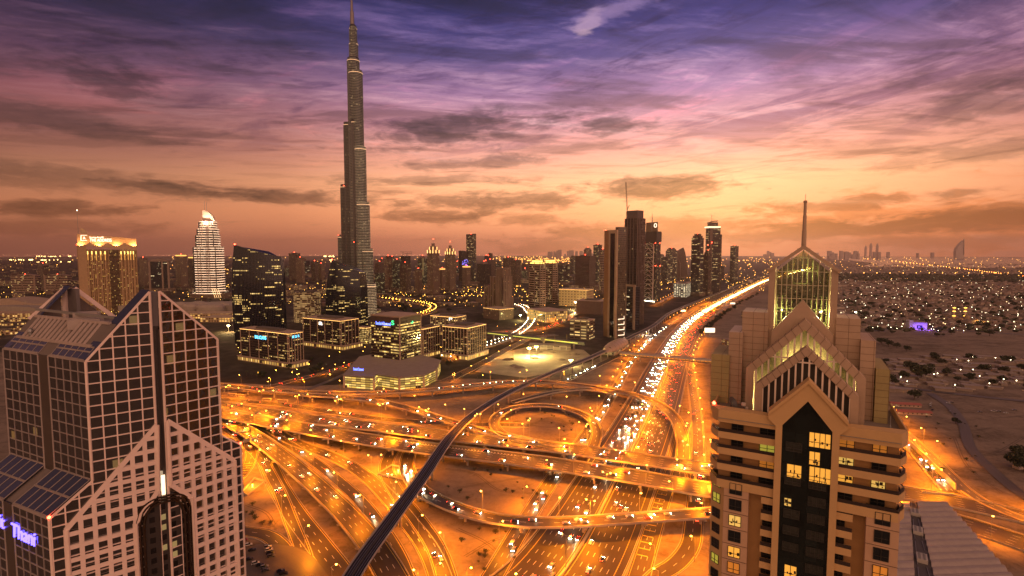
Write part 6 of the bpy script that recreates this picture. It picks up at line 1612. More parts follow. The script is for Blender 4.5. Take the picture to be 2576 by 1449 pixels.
W_ = Wall((G(1330, 880).x, G(1330, 880).y), 96); m = MB(); rect(m, W_, 0, 78, 0, 26, 0, 9); m.build('deck', facade('parking_deck', wall=(.28, .22, .18), glass=(.02, .016, .012), fl=3, bay=12, wv=.5, wu=.85, lit=.35, es=.6, litcol=(1, .8, .4)), t0)

# ------------------------------------------------------------------ vacant building site lit by floodlights
site = MB(); sv = [G(*q, .03) for q in ((1195, 935), (1262, 888), (1330, 872), (1400, 874), (1468, 880), (1490, 898), (1400, 935), (1320, 950))]; site.add(sv, [tuple(range(len(sv)))]); struct(site.build('building_site_ground', plain('site_sand', (.34, .27, .19), .9, var=.3, vs=.06)))
def flood(px, py, label, h, e, col, name='floodlight_mast', shape='POINT'):
    b = G(px, py); t = thing(name, label, 'floodlight', b)
    MB().lathe(b, [(.6, 0), (.3, h)], 8).build('mast', STEEL, t); m = MB()
    for k in range(3): m.box(b+Vector((-2+k*2, 0, h)), 1.5, .8, 1.3)
    m.build('lamp_head', glow('flood_'+name+str(px), col, 60), t)
    L_ = bpy.data.lights.new('flood', 'POINT'); L_.energy = e; L_.color = col; L_.shadow_soft_size = .9; o = bpy.data.objects.new('flood_light', L_); COL.objects.link(o); o.parent = t; o.location = (0, -1.2, h-.9)
flood(1331, 898, 'left floodlight mast glaring over the vacant building site', 15, 260000, (1, .72, .22)); flood(1349, 896, 'right floodlight mast glaring over the vacant building site', 16, 220000, (1, .72, .22))
flood(1436, 921, 'low floodlight at the near edge of the vacant building site', 9, 50000, (1, .75, .25)); flood(1309, 806, 'floodlight on the grass beside the lit street', 13, 50000, (1, .85, .3)); flood(1447, 778, 'white floodlight beside the orange road', 22, 130000, (1, .78, .45))
flood(762, 806, 'white floodlight at the foot of the rounded banded block', 14, 60000, (1, .75, .4)); flood(1625, 843, 'white floodlight by the foot of the short portal tower', 10, 40000, (1, .86, .7)); flood(2152, 793, 'white floodlight among the trees right of the cream tower', 9, 16000, (1, .84, .6))
flood(575, 835, 'floodlight over the shopping entrance beside the larger black tower', 14, 150000, (1, .66, .25))
for i, (x, y, lb) in enumerate(((1288, 905, 'piling rig with a tall boom left of the floodlights'), (1394, 880, 'piling rig with a tall boom below the link bridge'), (1424, 874, 'dark piling rig near the station end of the building site'), (1362, 880, 'yellow crawler crane with a leaning jib behind the floodlights'))):
    b = G(x, y); t = thing('piling_rig', lb, 'construction machine', b)
    m = MB(); m.box(b+Vector((0, -1.6, 0)), 6, 1, 1.2); m.box(b+Vector((0, 1.6, 0)), 6, 1, 1.2); m.build('crawler_track', DARK, t)
    MB().box(b+Vector((0, 0, 1.2)), 5, 3.4, 2.4).build('cab', plain('machine_yellow', (.5, .32, .06), .5), t); tip = b+Vector((9 if i == 3 else 1, 0, 26)); m = MB(); m.bar(b+Vector((2, -.5, 2)), tip, .5); m.bar(b+Vector((2, .5, 2)), tip, .5)
    for k in range(12): f = k/12; m.bar((b+Vector((2, -.5, 2))).lerp(tip, f), (b+Vector((2, .5, 2))).lerp(tip, f+.08), .25)
    m.build('boom', plain('machine_boom', (.42, .27, .08), .5), t)
rr = random.Random(9)
for i in range(9):
    x, y = rr.uniform(1255, 1450), rr.uniform(885, 925); b = G(x, y); t = thing('soil_heap', 'heap of excavated sand on the floodlit building site', 'soil heap', b, 'heaps of sand on the building site'); r = rr.uniform(4, 9)
    n = 14; ph = [rr.uniform(.75, 1.25) for _ in range(n)]; vs = [b+Vector((0, 0, r*.38))]; fs = []
    for k, (q, h) in enumerate(((.35, .30), (.7, .15), (1, 0))): vs += [b+Vector((r*q*ph[j]*cos(2*pi*j/n), r*q*ph[(j+k) % n]*sin(2*pi*j/n)*.8, r*h+.02)) for j in range(n)]
    for j in range(n): fs.append((0, 1+j, 1+(j+1) % n))
    for k in range(2): fs += [(1+k*n+j, 1+k*n+n+j, 1+k*n+n+(j+1) % n, 1+k*n+(j+1) % n) for j in range(n)]
    MB().add(vs, fs).build('heap', SAND, t)

# ------------------------------------------------------------------ shopping centre with wavy roofs at the left
def mall():
    c = G(105, 792); t = thing('shopping_mall', 'sprawling pale shopping centre with wavy roofs and gold lit fronts behind the glass hotel', 'shopping mall', c)
    Y = c.y
    def wav(x0, x1, y0, amp, dep, h0, dy, nm, mat):
        n = 30; a, b = at(x0, 760, Y+dy).x, at(x1, 760, Y+dy).x
        secs = [[Vector((a+(b-a)*k/n, Y+dy, 0)), Vector((a+(b-a)*k/n, Y+dy, h0+amp*sin(k/n*2*pi*1.5-1))), Vector((a+(b-a)*k/n, Y+dy+dep, h0+amp*.6*sin(k/n*2*pi*1.5))), Vector((a+(b-a)*k/n, Y+dy+dep, 0))] for k in range(n+1)]
        MB().sweep(secs).build(nm, mat, t)
    MR = plain('mall_render', (.36, .27, .20), .75)
    wav(-60, 190, 745, 8, 120, 34, 60, 'wavy_hall', MR); wav(-60, 230, 770, 3, 90, 22, 0, 'front_hall', plain('mall_roof', (.30, .25, .21), .8))
    wav(195, 600, 770, 3, 160, 20, 40, 'long_hall', plain('mall_roof', (.30, .25, .21), .8))
    for x0, x1, dy, h, nm in ((-60, 110, -70, 15, 'shop_front'), (110, 200, -95, 13, 'shop_front'), (440, 590, -60, 14, 'shop_front'), (520, 592, -130, 12, 'shop_front')):
        a, b = at(x0, 790, Y+dy).x, at(x1, 790, Y+dy).x; MB().box(((a+b)/2, Y+dy, 0), b-a, 60, h).build(nm, facade('mall_front', wall=(.42, .29, .17), glass=(.1, .06, .02), fl=6, bay=7, wv=.6, wu=.66, lit=.55, es=1.7, litcol=(1, .50, .10), seed=6), t)
    for x, dy, r in ((480, 30, 26), (530, 20, 40), (560, 60, 22), (500, 90, 30), (455, 70, 18)): p = at(x, 770, Y+dy); MB().lathe((p.x, p.y, 0), [(r, 0), (r, 22), (r*.8, 28), (r*.4, 31), (r*.05, 32)], 24, 1, .7).build('low_dome', plain('mall_dome', (.33, .27, .23), .7), t)
mall()
rr = random.Random(31)
# gold-lit plazas left of the black tower, on the ground behind the hotel
for i in range(26):
    x, y = rr.uniform(-30, 60), rr.uniform(795, 850); b = G(x, y); h = rr.uniform(5, 10)
    t = thing('shop_pavilion', 'small gold-lit shop pavilion behind the glass hotel', 'pavilion', b, 'gold-lit pavilions behind the hotel'); MB().box(b, rr.uniform(10, 22), rr.uniform(8, 16), h, rr.uniform(0, 1)).build('body', MATS['mall_front'], t); MB().box(b+Vector((0, 0, h)), 18, 12, .5, 0).build('roof', ROOFD, t)

# ------------------------------------------------------------------ low blocks between the towers
LOWM = [FAC['beige'], FAC['brown'], facade('low_lit', wall=(.28, .20, .14), fl=4, bay=5, wv=.5, wu=.6, lit=.28, litcol=(1, .56, .14), es=1.3, seed=44)]
pl = []
for i in range(120):
    for _ in range(20):
        x, y = (rr.uniform(620, 1215), rr.uniform(716, 772)) if i < 55 else (rr.uniform(1240, 1530), rr.uniform(700, 760)) if i < 85 else (rr.uniform(1640, 1800), rr.uniform(700, 740)) if i < 95 else (rr.uniform(-20, 700), rr.uniform(718, 775))
        b = G(x, y)
        if all((b.xy-q).length > 45 for q in pl): break
    pl.append(b.xy.copy()); w_, d_, h = rr.uniform(18, 46), rr.uniform(16, 34), rr.uniform(7, 22)
    t = thing('low_block', 'low flat-roofed block among the towers of the middle distance', 'building', b, 'low blocks between the towers'); a = rr.uniform(0, 1.5)
    MB().box(b, w_, d_, h, a).build('body', LOWM[i % 3], t); m = MB(); m.box(b+Vector((0, 0, h)), w_*1.03, d_*1.03, .8, a); m.box(b+Vector((0, 0, h+.8)), w_*.3, d_*.3, 2.5, a); m.build('roof', ROOFD if i % 2 else CAPL, t)

# ------------------------------------------------------------------ trees
LEAF = []
for j, c_ in enumerate(((.040, .045, .022), (.055, .058, .028), (.032, .038, .020))):
    m_ = plain('foliage_%d' % j, c_, .8, var=.35, vs=.5); LEAF.append(m_)
BARK = plain('bark', (.10, .07, .05), .9)
def tree_proto(seed, r, h, label, group, n=520, sq=.72):
    q = random.Random(seed); t = thing('tree', label, 'tree', (0, 0, -500), group); m = MB()
    secs = lambda a, b, r0, r1: m.sweep([[a+Vector((r0*cos(k*1.26), r0*sin(k*1.26), 0)) for k in range(5)], [b+Vector((r1*cos(k*1.26), r1*sin(k*1.26), 0)) for k in range(5)]])
    top = Vector((0, 0, h*.42)); secs(Vector((0, 0, 0)), top, .32, .2); cl = []
    for k in range(7):
        a = q.uniform(0, 6.3); e = Vector((cos(a)*r*q.uniform(.35, .75), sin(a)*r*q.uniform(.35, .75), h*q.uniform(.55, .85))); secs(top-Vector((0, 0, q.uniform(0, 1))), e, .16, .05); cl.append((e, r*q.uniform(.34, .55)))
    cl.append((Vector((0, 0, h*.8)), r*.5))
    o = m.build('trunk', BARK, None); o.parent = t
    m = MB(); m.mi = 0
    for k in range(n):
        c, rr_ = cl[q.randrange(len(cl))]; u = Vector((q.gauss(0, 1), q.gauss(0, 1), q.gauss(0, 1))).normalized()*rr_*q.uniform(.5, 1.05)**.6; u.z *= sq; p = c+u; s = r*q.uniform(.07, .15)
        x = Vector((q.gauss(0, 1), q.gauss(0, 1), q.gauss(0, .6))).normalized(); y = x.cross(Vector((q.gauss(0, 1), q.gauss(0, 1), q.gauss(0, 1)))).normalized(); m.mi = q.randrange(3)
        m.add([p-x*s-y*s*.6, p+x*s-y*s*.5, p+x*s*.7+y*s*.7, p-x*s*.8+y*s*.6], [(0, 1, 2, 3)])
    o = m.build('crown', LEAF, None); o.parent = t
    return t
def palm_proto(label, group):
    q = random.Random(4); t = thing('palm_tree', label, 'palm tree', (0, 0, -500), group); m = MB(); m.lathe((0, 0, 0), [(.35, 0), (.22, 3), (.2, 8)], 7); o = m.build('trunk', BARK, None); o.parent = t; m = MB()
    for k in range(18):
        a = k*2.4; up = q.uniform(.2, 1.2); pts = [Vector((cos(a)*s*3.0, sin(a)*s*3.0, 8+up*s*2-2.6*s*s)) for s in (0, .35, .7, 1.05)]; side = Vector((-sin(a), cos(a), 0))
        for i, w_ in enumerate(((.15, .45), (.45, .4), (.4, .05))): m.add([pts[i]-side*w_[0], pts[i]+side*w_[0], pts[i+1]+side*w_[1], pts[i+1]-side*w_[1]], [(0, 1, 2, 3)])
    o = m.build('crown', LEAF[1], None); o.parent = t; return t
TREES = [tree_proto(1, 5.5, 8.5, 'dark bushy tree among the villas of the sandy plain', 'trees among the villas'), tree_proto(2, 6.5, 8, 'dark bushy tree among the villas of the sandy plain', 'trees among the villas', sq=.6), tree_proto(3, 4.5, 7.5, 'dark bushy tree among the villas of the sandy plain', 'trees among the villas')]
PALM = palm_proto('small palm standing among the office blocks', 'palms among the office blocks')
used = {}
def put(pr, loc, rot, label, group, sc):
    if pr.name not in used: used[pr.name] = 1; pr.location = loc; pr.rotation_euler = (0, 0, rot); pr.scale = (sc,)*3; pr['label'] = label; pr['group'] = group; return pr
    return dup(pr, loc, rot, label, group, sc)
for (x, y, s, lb) in ((2187, 840, 1.5, 'left one of a pair of dark trees on bare sand below the villas'), (2211, 836, 1.4, 'right one of a pair of dark trees on bare sand below the villas'), (2245, 840, .9, 'small lone tree on bare sand below the purple building'), (2218, 866, 1.5, 'leftmost tree of the row beside the shoulder of the cream tower'), (2235, 872, 1.5, 'second tree of the row beside the cream tower'), (2256, 877, 1.3, 'third tree of the row beside the cream tower'), (2280, 884, 1.3, 'rightmost tree of the row beside the cream tower'),
                      (2357, 848, 1.2, 'wide low tree on the sand right of the purple building'), (2393, 842, 1.3, 'tree on the sand below the mosque'), (2372, 846, .8, 'small tree between two larger ones on the sand below the mosque'), (2489, 846, 2.0, 'broad dark tree below the bright villas at the far right'), (2460, 845, .9, 'small tree left of the broad dark tree at the far right'), (2317, 955, 2.5, 'very big dark round tree among the low sheds'), (2300, 1006, 1.7, 'tree beside the long red-roofed sheds'), (2382, 945, 1.3, 'tree between the rows of low sheds'), (2350, 902, 1.2, 'tree behind the low sheds'), (2536, 913, 1.4, 'lone dark tree at the right edge of the sand'), (2252, 966, 1.0, 'small tree close to the shoulder of the cream tower'), (2228, 914, 1.1, 'tree at the left end of the low sheds'), (2408, 960, 1.0, 'small tree right of the sheds'), (2480, 935, 1.5, 'wide tree behind the right sheds'), (2440, 905, 1.2, 'tree at the back of the right sheds'),
                      (2556, 1176, 1.5, 'left tree of the dark clump by the small white hut'), (2576, 1188, 1.6, 'right tree of the dark clump by the small white hut'), (2560, 1150, 1.2, 'tree behind the small white hut'), (2404, 1066, .7, 'thin bare-looking tree on the sand near the bending road')):
    put(TREES[int(x) % 3], G(x, y), x*.7, lb, 'dark trees on the sand', s)
for i in range(150):
    y = rr.uniform(690, 825) if i > 20 else rr.uniform(905, 985); x = rr.uniform(2120, 2620)
    put(TREES[i % 3], G(x, y), i*1.3, 'dark bushy tree among the villas of the sandy plain', 'trees among the villas', rr.uniform(.9, 1.7))
for i in range(34):
    f = i/33; b = G(1840-70*(1-f)+66*f*f, 842-100*f); put(TREES[i % 3], b+Vector((rr.uniform(-6, 6), rr.uniform(-8, 8), 0)), i*2.1, 'dark tree of the green strip right of the wide highway', 'trees right of the highway', rr.uniform(.9, 1.4))
for i in range(60):
    x, y = rr.uniform(600, 1240), rr.uniform(900, 955) if i % 2 else rr.uniform(780, 860)
    put(PALM if i % 3 else TREES[1], G(x, y), i*1.7, 'small palm standing among the office blocks' if i % 3 else 'dark round tree among the office blocks', 'palms among the office blocks' if i % 3 else 'trees among the office blocks', rr.uniform(.7, 1.2))
for i in range(70):
    x, y = rr.uniform(560, 1330), rr.uniform(742, 800)
    put(TREES[i % 3], G(x, y), i*1.1, 'dark tree in the gardens before the skyline towers', 'trees in the skyline gardens', rr.uniform(1, 1.8))

# ------------------------------------------------------------------ villas of the plain
def villa_proto(seed, w_, d_, h, mat, label, group, lampcol):
    q = random.Random(seed); t = thing('villa', label, 'house', (0, 0, -500), group)
    m = MB(); m.box((0, 0, 0), w_, d_, h); m.box((w_*.55, d_*.1, 0), w_*.35, d_*.7, h*.6); o = m.build('walls', mat, None); o.parent = t
    m = MB(); m.box((0, 0, h), w_*1.05, d_*1.05, .5); m.box((w_*.55, d_*.1, h*.6), w_*.38, d_*.74, .4); m.box((-w_*.2, 0, h+.5), w_*.25, d_*.3, 2); o = m.build('roof', plain('villa_roof', (.22, .175, .15), .85), None); o.parent = t
    m = MB()
    for k in range(4): m.box((-w_*.36+k*w_*.24, -d_*.5-.05, h*.45), w_*.10, .12, h*.28)
    o = m.build('windows', plain('villa_window', (.03, .025, .022), .3), None); o.parent = t; o['kind'] = 'stuff'
    m = MB(); m.box((0, -d_*1.0, 0), w_*2.0, .4, 2.2); m.box((-w_*1.0, 0, 0), .4, d_*2.0, 2.2); m.box((w_*1.0, 0, 0), .4, d_*2.0, 2.2); o = m.build('garden_wall', mat, None); o.parent = t
    m = MB(); m.lathe((q.uniform(-.5, .5)*w_, -d_*.5-.8, h*.7), [(.4, 0), (.75, .6), (.2, 1.2)], 6); o = m.build('porch_lamp', glow('porch_lamp_%d' % seed, lampcol, 7), None); o.parent = t
    return t
VW = [plain('villa_white', (.42, .34, .28), .8), plain('villa_sand', (.26, .20, .165), .8), plain('villa_pink', (.30, .22, .18), .8)]
VP = [villa_proto(i+1, *dm, VW[i % 3], 'flat-roofed pale villa with a walled garden on the plain', 'villas on the plain', lc) for i, (dm, lc) in enumerate((((15, 11, 7.5), (1, .82, .5)), ((20, 13, 6), (1, .9, .68)), ((12, 12, 9), (1, .70, .32)), ((24, 10, 5), (.95, 1, .75))))]
pos = []
for i in range(260):
    for _ in range(30):
        y = 706+(i/260)**1.0*116+rr.uniform(-4, 4); x = rr.uniform(2105, 2640); b = G(x, y)
        if all((b.xy-q).length > 30 for q in pos): break
    pos.append(b.xy.copy()); put(VP[i % 4], b, .35+rr.choice((0, pi/2, pi, -pi/2))+rr.uniform(-.1, .1), 'flat-roofed pale villa with a walled garden on the plain', 'villas on the plain', rr.uniform(.9, 1.3))
# low sheds nearer by
def shed_proto(label, group):
    t = thing('shed', label, 'shed', (0, 0, -500), group); m = MB(); m.box((0, 0, 0), 18, 9, 3.2); m.box((6, -7, 0), 8, 5, 2.6); o = m.build('walls', VW[1], None); o.parent = t
    m = MB(); m.box((0, 0, 3.2), 18.6, 9.6, .3); m.box((6, -7, 2.6), 8.4, 5.4, .25); o = m.build('roof', plain('shed_roof', (.28, .23, .20), .6), None); o.parent = t
    m = MB(); m.box((-9, -8, 0), 14, .3, 2); m.box((-9.3, -2, 0), .3, 12, 2); o = m.build('yard_wall', VW[0], None); o.parent = t; return t
SH = shed_proto('low flat-roofed shed with a walled yard on the near sand', 'low sheds on the near sand')
pos = []
for i in range(70):
    for _ in range(30):
        x, y = rr.uniform(2215, 2640), rr.uniform(900, 985); b = G(x, y)
        if all((b.xy-q).length > 22 for q in pos): break
    pos.append(b.xy.copy()); put(SH, b, -.35+rr.uniform(-.15, .15)+rr.choice((0, pi)), 'low flat-roofed shed with a walled yard on the near sand', 'low sheds on the near sand', rr.uniform(.8, 1.3))
def small_lamp_proto(nm, lb, gp, col, h=6, es=12):
    t = thing(nm, lb, 'lamp', (0, 0, -500), gp); m = MB(); m.bar((0, 0, 0), (0, 0, h), .14); o = m.build('pole', STEEL, None); o.parent = t; m = MB(); m.lathe((0, 0, h-.2), [(.3, 0), (.75, .5), (.2, 1.2)], 6); o = m.build('lamp_head', glow(nm+'_glow', col, es), None); o.parent = t; return t
YL = small_lamp_proto('yard_lamp', 'white yard lamp between the houses of the plain', 'yard lamps on the plain', (1, .84, .52)); GLP = small_lamp_proto('garden_lamp', 'gold lamp lining the lakeside road before the towers', 'gold lamps on the lakeside', (1, .50, .06), 7, 24); WL = small_lamp_proto('bollard_lamp', 'bright white lamp along the tree-lined curved street', 'white lamps on the curved street', (1, .82, .55), 6, 22)
for i in range(150):
    y = rr.uniform(690, 838) if i % 5 else rr.uniform(900, 985); x = rr.uniform(2110, 2600); put(YL, G(x, y), 0, 'white yard lamp between the houses of the plain', 'yard lamps on the plain', 1.25 if y < 760 else .9)
def along(key, sp, o, pr, lb, gp, sc=1.0):
    p = PATHS[key][0]; d = 3
    while d < p.len-1: c, t = p.at(d, o); put(pr, c, 0, lb, gp, sc); d += sp
for o in (-9, 9): along('lit_street', 15, o, WL, 'bright white lamp along the tree-lined curved street', 'white lamps on the curved street'); along('lake_road', 22, o, GLP, 'gold lamp lining the lakeside road before the towers', 'gold lamps on the lakeside', 1.3)
along('villa_road', 40, 8, YL, 'white yard lamp between the houses of the plain', 'yard lamps on the plain', 1.1)
for i in range(60): put(GLP, G(rr.uniform(1160, 1300) if i % 2 else rr.uniform(930, 1210), rr.uniform(722, 752)), 0, 'gold lamp in the gardens at the feet of the skyline towers', 'gold lamps at the tower feet', 1.3)
for i in range(45): put(GLP, G(rr.uniform(600, 1230), rr.uniform(850, 955)), 0, 'gold lamp in the forecourts of the office blocks', 'gold lamps of the office forecourts', .7)

# purple floodlit house, mosque, red-roofed sheds
W_ = Wall((G(2285, 828).x, G(2285, 828).y), 100); t = thing('purple_house', 'house lit bright purple standing alone among the villas', 'house', G(2308, 825))
wl = W_.sz(2332, 826)[0]; zz = W_.sz(2300, 806)[1]; m = MB(); rect(m, W_, wl*.2, wl, 0, 16, 0, zz*.8); rect(m, W_, 0, wl*.2, -3, 12, 0, zz); m.build('walls', plain('purple_lit_wall', (.50, .46, .55), .7), t)
for q in (.1, .4, .7, .95): wash(t, W_.p(wl*q, -9, 4.5), (.22, .09, 1), 8000)
m = MB(); rect(m, W_, wl*.45, wl*.75, -.4, 0, 2, zz*.45); m.build('window_band', plain('purple_dark_glass', (.03, .02, .09), .2), t); m = MB(); rect(m, W_, -1, wl+1, -3.2, 17, zz*.8, zz*.8+.6); m.build('roof', CAPL, t)
t = thing('mosque', 'gold-lit mosque with a low dome among the villas', 'mosque', G(2445, 812)); W_ = Wall((G(2428, 812).x, G(2428, 812).y), 95); wl = W_.sz(2462, 812)[0]
m = MB(); rect(m, W_, 0, wl, 0, 25, 0, 9); m.build('prayer_hall', facade('mosque_wall', wall=(.5, .33, .16), fl=8, bay=5, wv=.5, wu=.4, lit=.7, es=1.5, litcol=(1, .52, .1)), t)
for q in (.2, .8): wash(t, W_.p(wl*q, -8, 4.5), (1, .5, .1), 16000); m = MB(); m.lathe(W_.p(wl*.4, 12, 9), [(9, 0), (8, 4), (5, 7.5), (1, 9.5), (.2, 12)], 16); m.build('dome', CREAM, t)
for x, lb in ((2399, 'left of two slim gold-lit minarets near the mosque'), (2427, 'right of two slim gold-lit minarets near the mosque')):
    b = G(x, 806); t = thing('minaret', lb, 'minaret', b); h = at(x, 770, b.y).z
    MB().lathe(b, [(2.6, 0), (2.2, h*.3), (1.9, h*.62), (1.4, h*.64), (1.4, h*.86), (1.7, h*.88), (.2, h)], 10).build('shaft', CREAM, t); m = MB()
    for z in (.30, .62, .86): m.lathe(b+Vector((0, 0, h*z)), [(3.2, 0), (3.2, 1.5)], 10)
    m.build('gallery_light', glow('minaret_lamp', (1, .52, .08), 5), t)
for (x0, x1, y, lb) in ((2243, 2318, 1022, 'farther of two long red-roofed sheds'), (2249, 2345, 1041, 'nearer of two long red-roofed sheds')):
    b = G(x0, y); W_ = Wall((b.x, b.y), 101); wl = W_.sz(x1, y+2)[0]; t = thing('red_roofed_shed', lb, 'shed', b)
    m = MB(); rect(m, W_, 0, wl, 0, 8, 0, 3.0); m.build('walls', facade('shed_wall', wall=(.48, .33, .24), fl=3, bay=4.5, wv=.4, wu=.3, lit=.3, es=1.2, litcol=(1, .7, .3)), t); m = MB()
    m.prism([W_.p(-.6, -1.2, 2.9), W_.p(-.6, 4, 4.6), W_.p(-.6, 9.2, 2.9)], W_.d.to_3d()*(wl+1.2)); m.build('roof', plain('red_sheet_roof', (.36, .12, .09), .6), t)
b = G(2562, 1178); t = thing('white_hut', 'small white hut beside the dark clump of trees at the right edge', 'hut', b); MB().box(b, 7, 5, 3, .3).build('walls', VW[0], t); MB().box(b+Vector((0, 0, 3)), 7.6, 5.6, .3, .3).build('roof', VW[1], t)
for i in range(7):
    x, y = (2470, 893) if i == 0 else (2440+i*15, 905-i*2)
b = G(2440, 902); 
# ribbed warehouse roof at the lower right
def warehouse():
    a, b_, c, d = G(2262, 1500, 10), G(2262, 1262, 10), G(2388, 1262, 10), G(2600, 1500, 10)
    t = thing('ribbed_warehouse', 'warehouse with a ribbed barrel roof at the foot of the cream tower', 'warehouse', Vector((a.x, a.y, 0)))
    a, b_, c, d = G(2180, 1520, 10), G(2250, 1262, 10), G(2378, 1262, 10), G(2590, 1500, 10)
    lo = lambda v: Vector((v.x, v.y, 0)); m = MB(); m.prism([lo(a), lo(d), lo(c), lo(b_)], (0, 0, 10)); m.build('walls', plain('warehouse_wall', (.30, .24, .21), .7), t)
    n = 15; RM = plain('ribbed_roof', (.40, .33, .30), .5, .2, vs=.3); gut = plain('roof_gutter', (.09, .08, .08), .7)
    m = MB()
    for k in range(n):
        f0, f1 = k/n, (k+.97)/n
        for u0, u1 in ((0, .30), (.44, 1)):
            P = lambda u, f: a.lerp(d, u).lerp(b_.lerp(c, u), f)
            L0, L1, R0, R1 = P(u0, f0), P(u0, f1), P(u1, f0), P(u1, f1)
            s0 = [L0.lerp(L1, q/6)+Vector((0, 0, .1+1.5*sin(pi*q/6))) for q in range(7)]; s1 = [R0.lerp(R1, q/6)+Vector((0, 0, .1+1.5*sin(pi*q/6))) for q in range(7)]
            m.sweep([s0, s1])
    m.build('barrel_roof', RM, t); m = MB(); P = lambda u, f: a.lerp(d, u).lerp(b_.lerp(c, u), f); m.prism([P(.30, 0), P(.44, 0), P(.44, 1), P(.30, 1)], (0, 0, .12)); m.build('service_gutter', gut, t)
    for f in (.30, .58, .80):
        p = P(.37, f); ax = (P(.37, f+.05)-p).normalized(); sd_ = Vector((ax.y, -ax.x, 0)); m = MB(); m.prism([p-sd_*2.4+Vector((0, 0, .2)), p+sd_*2.4+Vector((0, 0, .2)), p+sd_*2.4+ax*8+Vector((0, 0, .2)), p-sd_*2.4+ax*8+Vector((0, 0, .2))], (0, 0, 2.2)); m.build('chiller', plain('chiller_white', (.46, .42, .38), .5), t)
        m = MB()
        for i in range(5):
            for j in range(2): m.lathe(p+ax*(1+i*1.5)+sd_*(-1.1+j*2.2)+Vector((0, 0, 2.4)), [(.6, 0), (.62, .35), (.3, .36)], 10)
        m.build('fan', plain('fan_grey', (.22, .21, .2), .5), t)
    m = MB()
    for j in range(8): f = j/8+.04; m.bar(P(.33, f)+Vector((0, 0, .5)), P(.33, min(.99, f+.1))+Vector((0, 0, .5)), .3); m.bar(P(.41, f)+Vector((0, 0, .5)), P(.40, min(.99, f+.1))+Vector((0, 0, .5)), .25)
    m.build('pipes', STEEL, t)
warehouse()
# walls of the sunken road at the right
b0, b1, b2, b3 = G(2290, 1122), G(2404, 1234), G(2400, 1248), G(2318, 1242)
m = MB(); m.bar(b0+Vector((0, 0, 2.5)), b1+Vector((0, 0, 2.5)), .8, 5); tag(m.build('retaining_wall', CONC), 'tall concrete retaining wall along the lit road right of the cream tower', 'wall')
m = MB(); m.bar(b2+Vector((0, 0, .9)), b3+Vector((0, 0, .9)), .6, 1.8); tag(m.build('end_wall', CONC), 'low concrete wall closing the lit road right of the cream tower', 'wall')
# white tents and billboards by the highway
for (x, y, lb) in ((1882, 833, 'larger white peaked tent roof behind the cream tower'), (1898, 818, 'smaller white peaked tent roof behind the cream tower')):
    b = G(x, y); t = thing('tent', lb, 'tent', b); MB().lathe(b, [(14, 8), (8, 11), (3.5, 17), (1, 26), (.3, 30)], 14).build('canopy', plain('tent_white', (.6, .5, .44), .6), t); MB().lathe(b, [(.4, 0), (.4, 30)], 6).build('mast', STEEL, t)
for (x, y, w_, h, z, lb) in ((1785, 847, 22, 10, 9, 'bright blank billboard on the right verge of the highway'), (1843, 771, 16, 5, 8, 'white-lit sign over the right side of the highway'), (1719, 789, 14, 5, 6, 'white-lit sign left of the highway')):
    b = G(x, y); t = thing('billboard', lb, 'billboard', b); MB().lathe(b, [(.6, 0), (.6, z)], 8).build('post', STEEL, t); MB().box(b+Vector((0, 0, z)), w_, .8, h).build('panel', plain('billboard_panel', (.7, .6, .5), .5, emit=(1, .80, .56), es=1.8), t)
# blocks hidden partly behind the tower on the right verge
for (x, y, w_, d_, h, lb) in ((1850, 872, 40, 30, 14, 'pale low block with shop lights behind the left shoulder of the cream tower'), (1900, 800, 60, 40, 18, 'flat grey block behind the tents')):
    b = G(x, y); t = thing('low_block', lb, 'building', b); MB().box(b, w_, d_, h, .4).build('body', LOWM[2], t); MB().box(b+Vector((0, 0, h)), w_*1.02, d_*1.02, .8, .4).build('roof', CAPL, t)

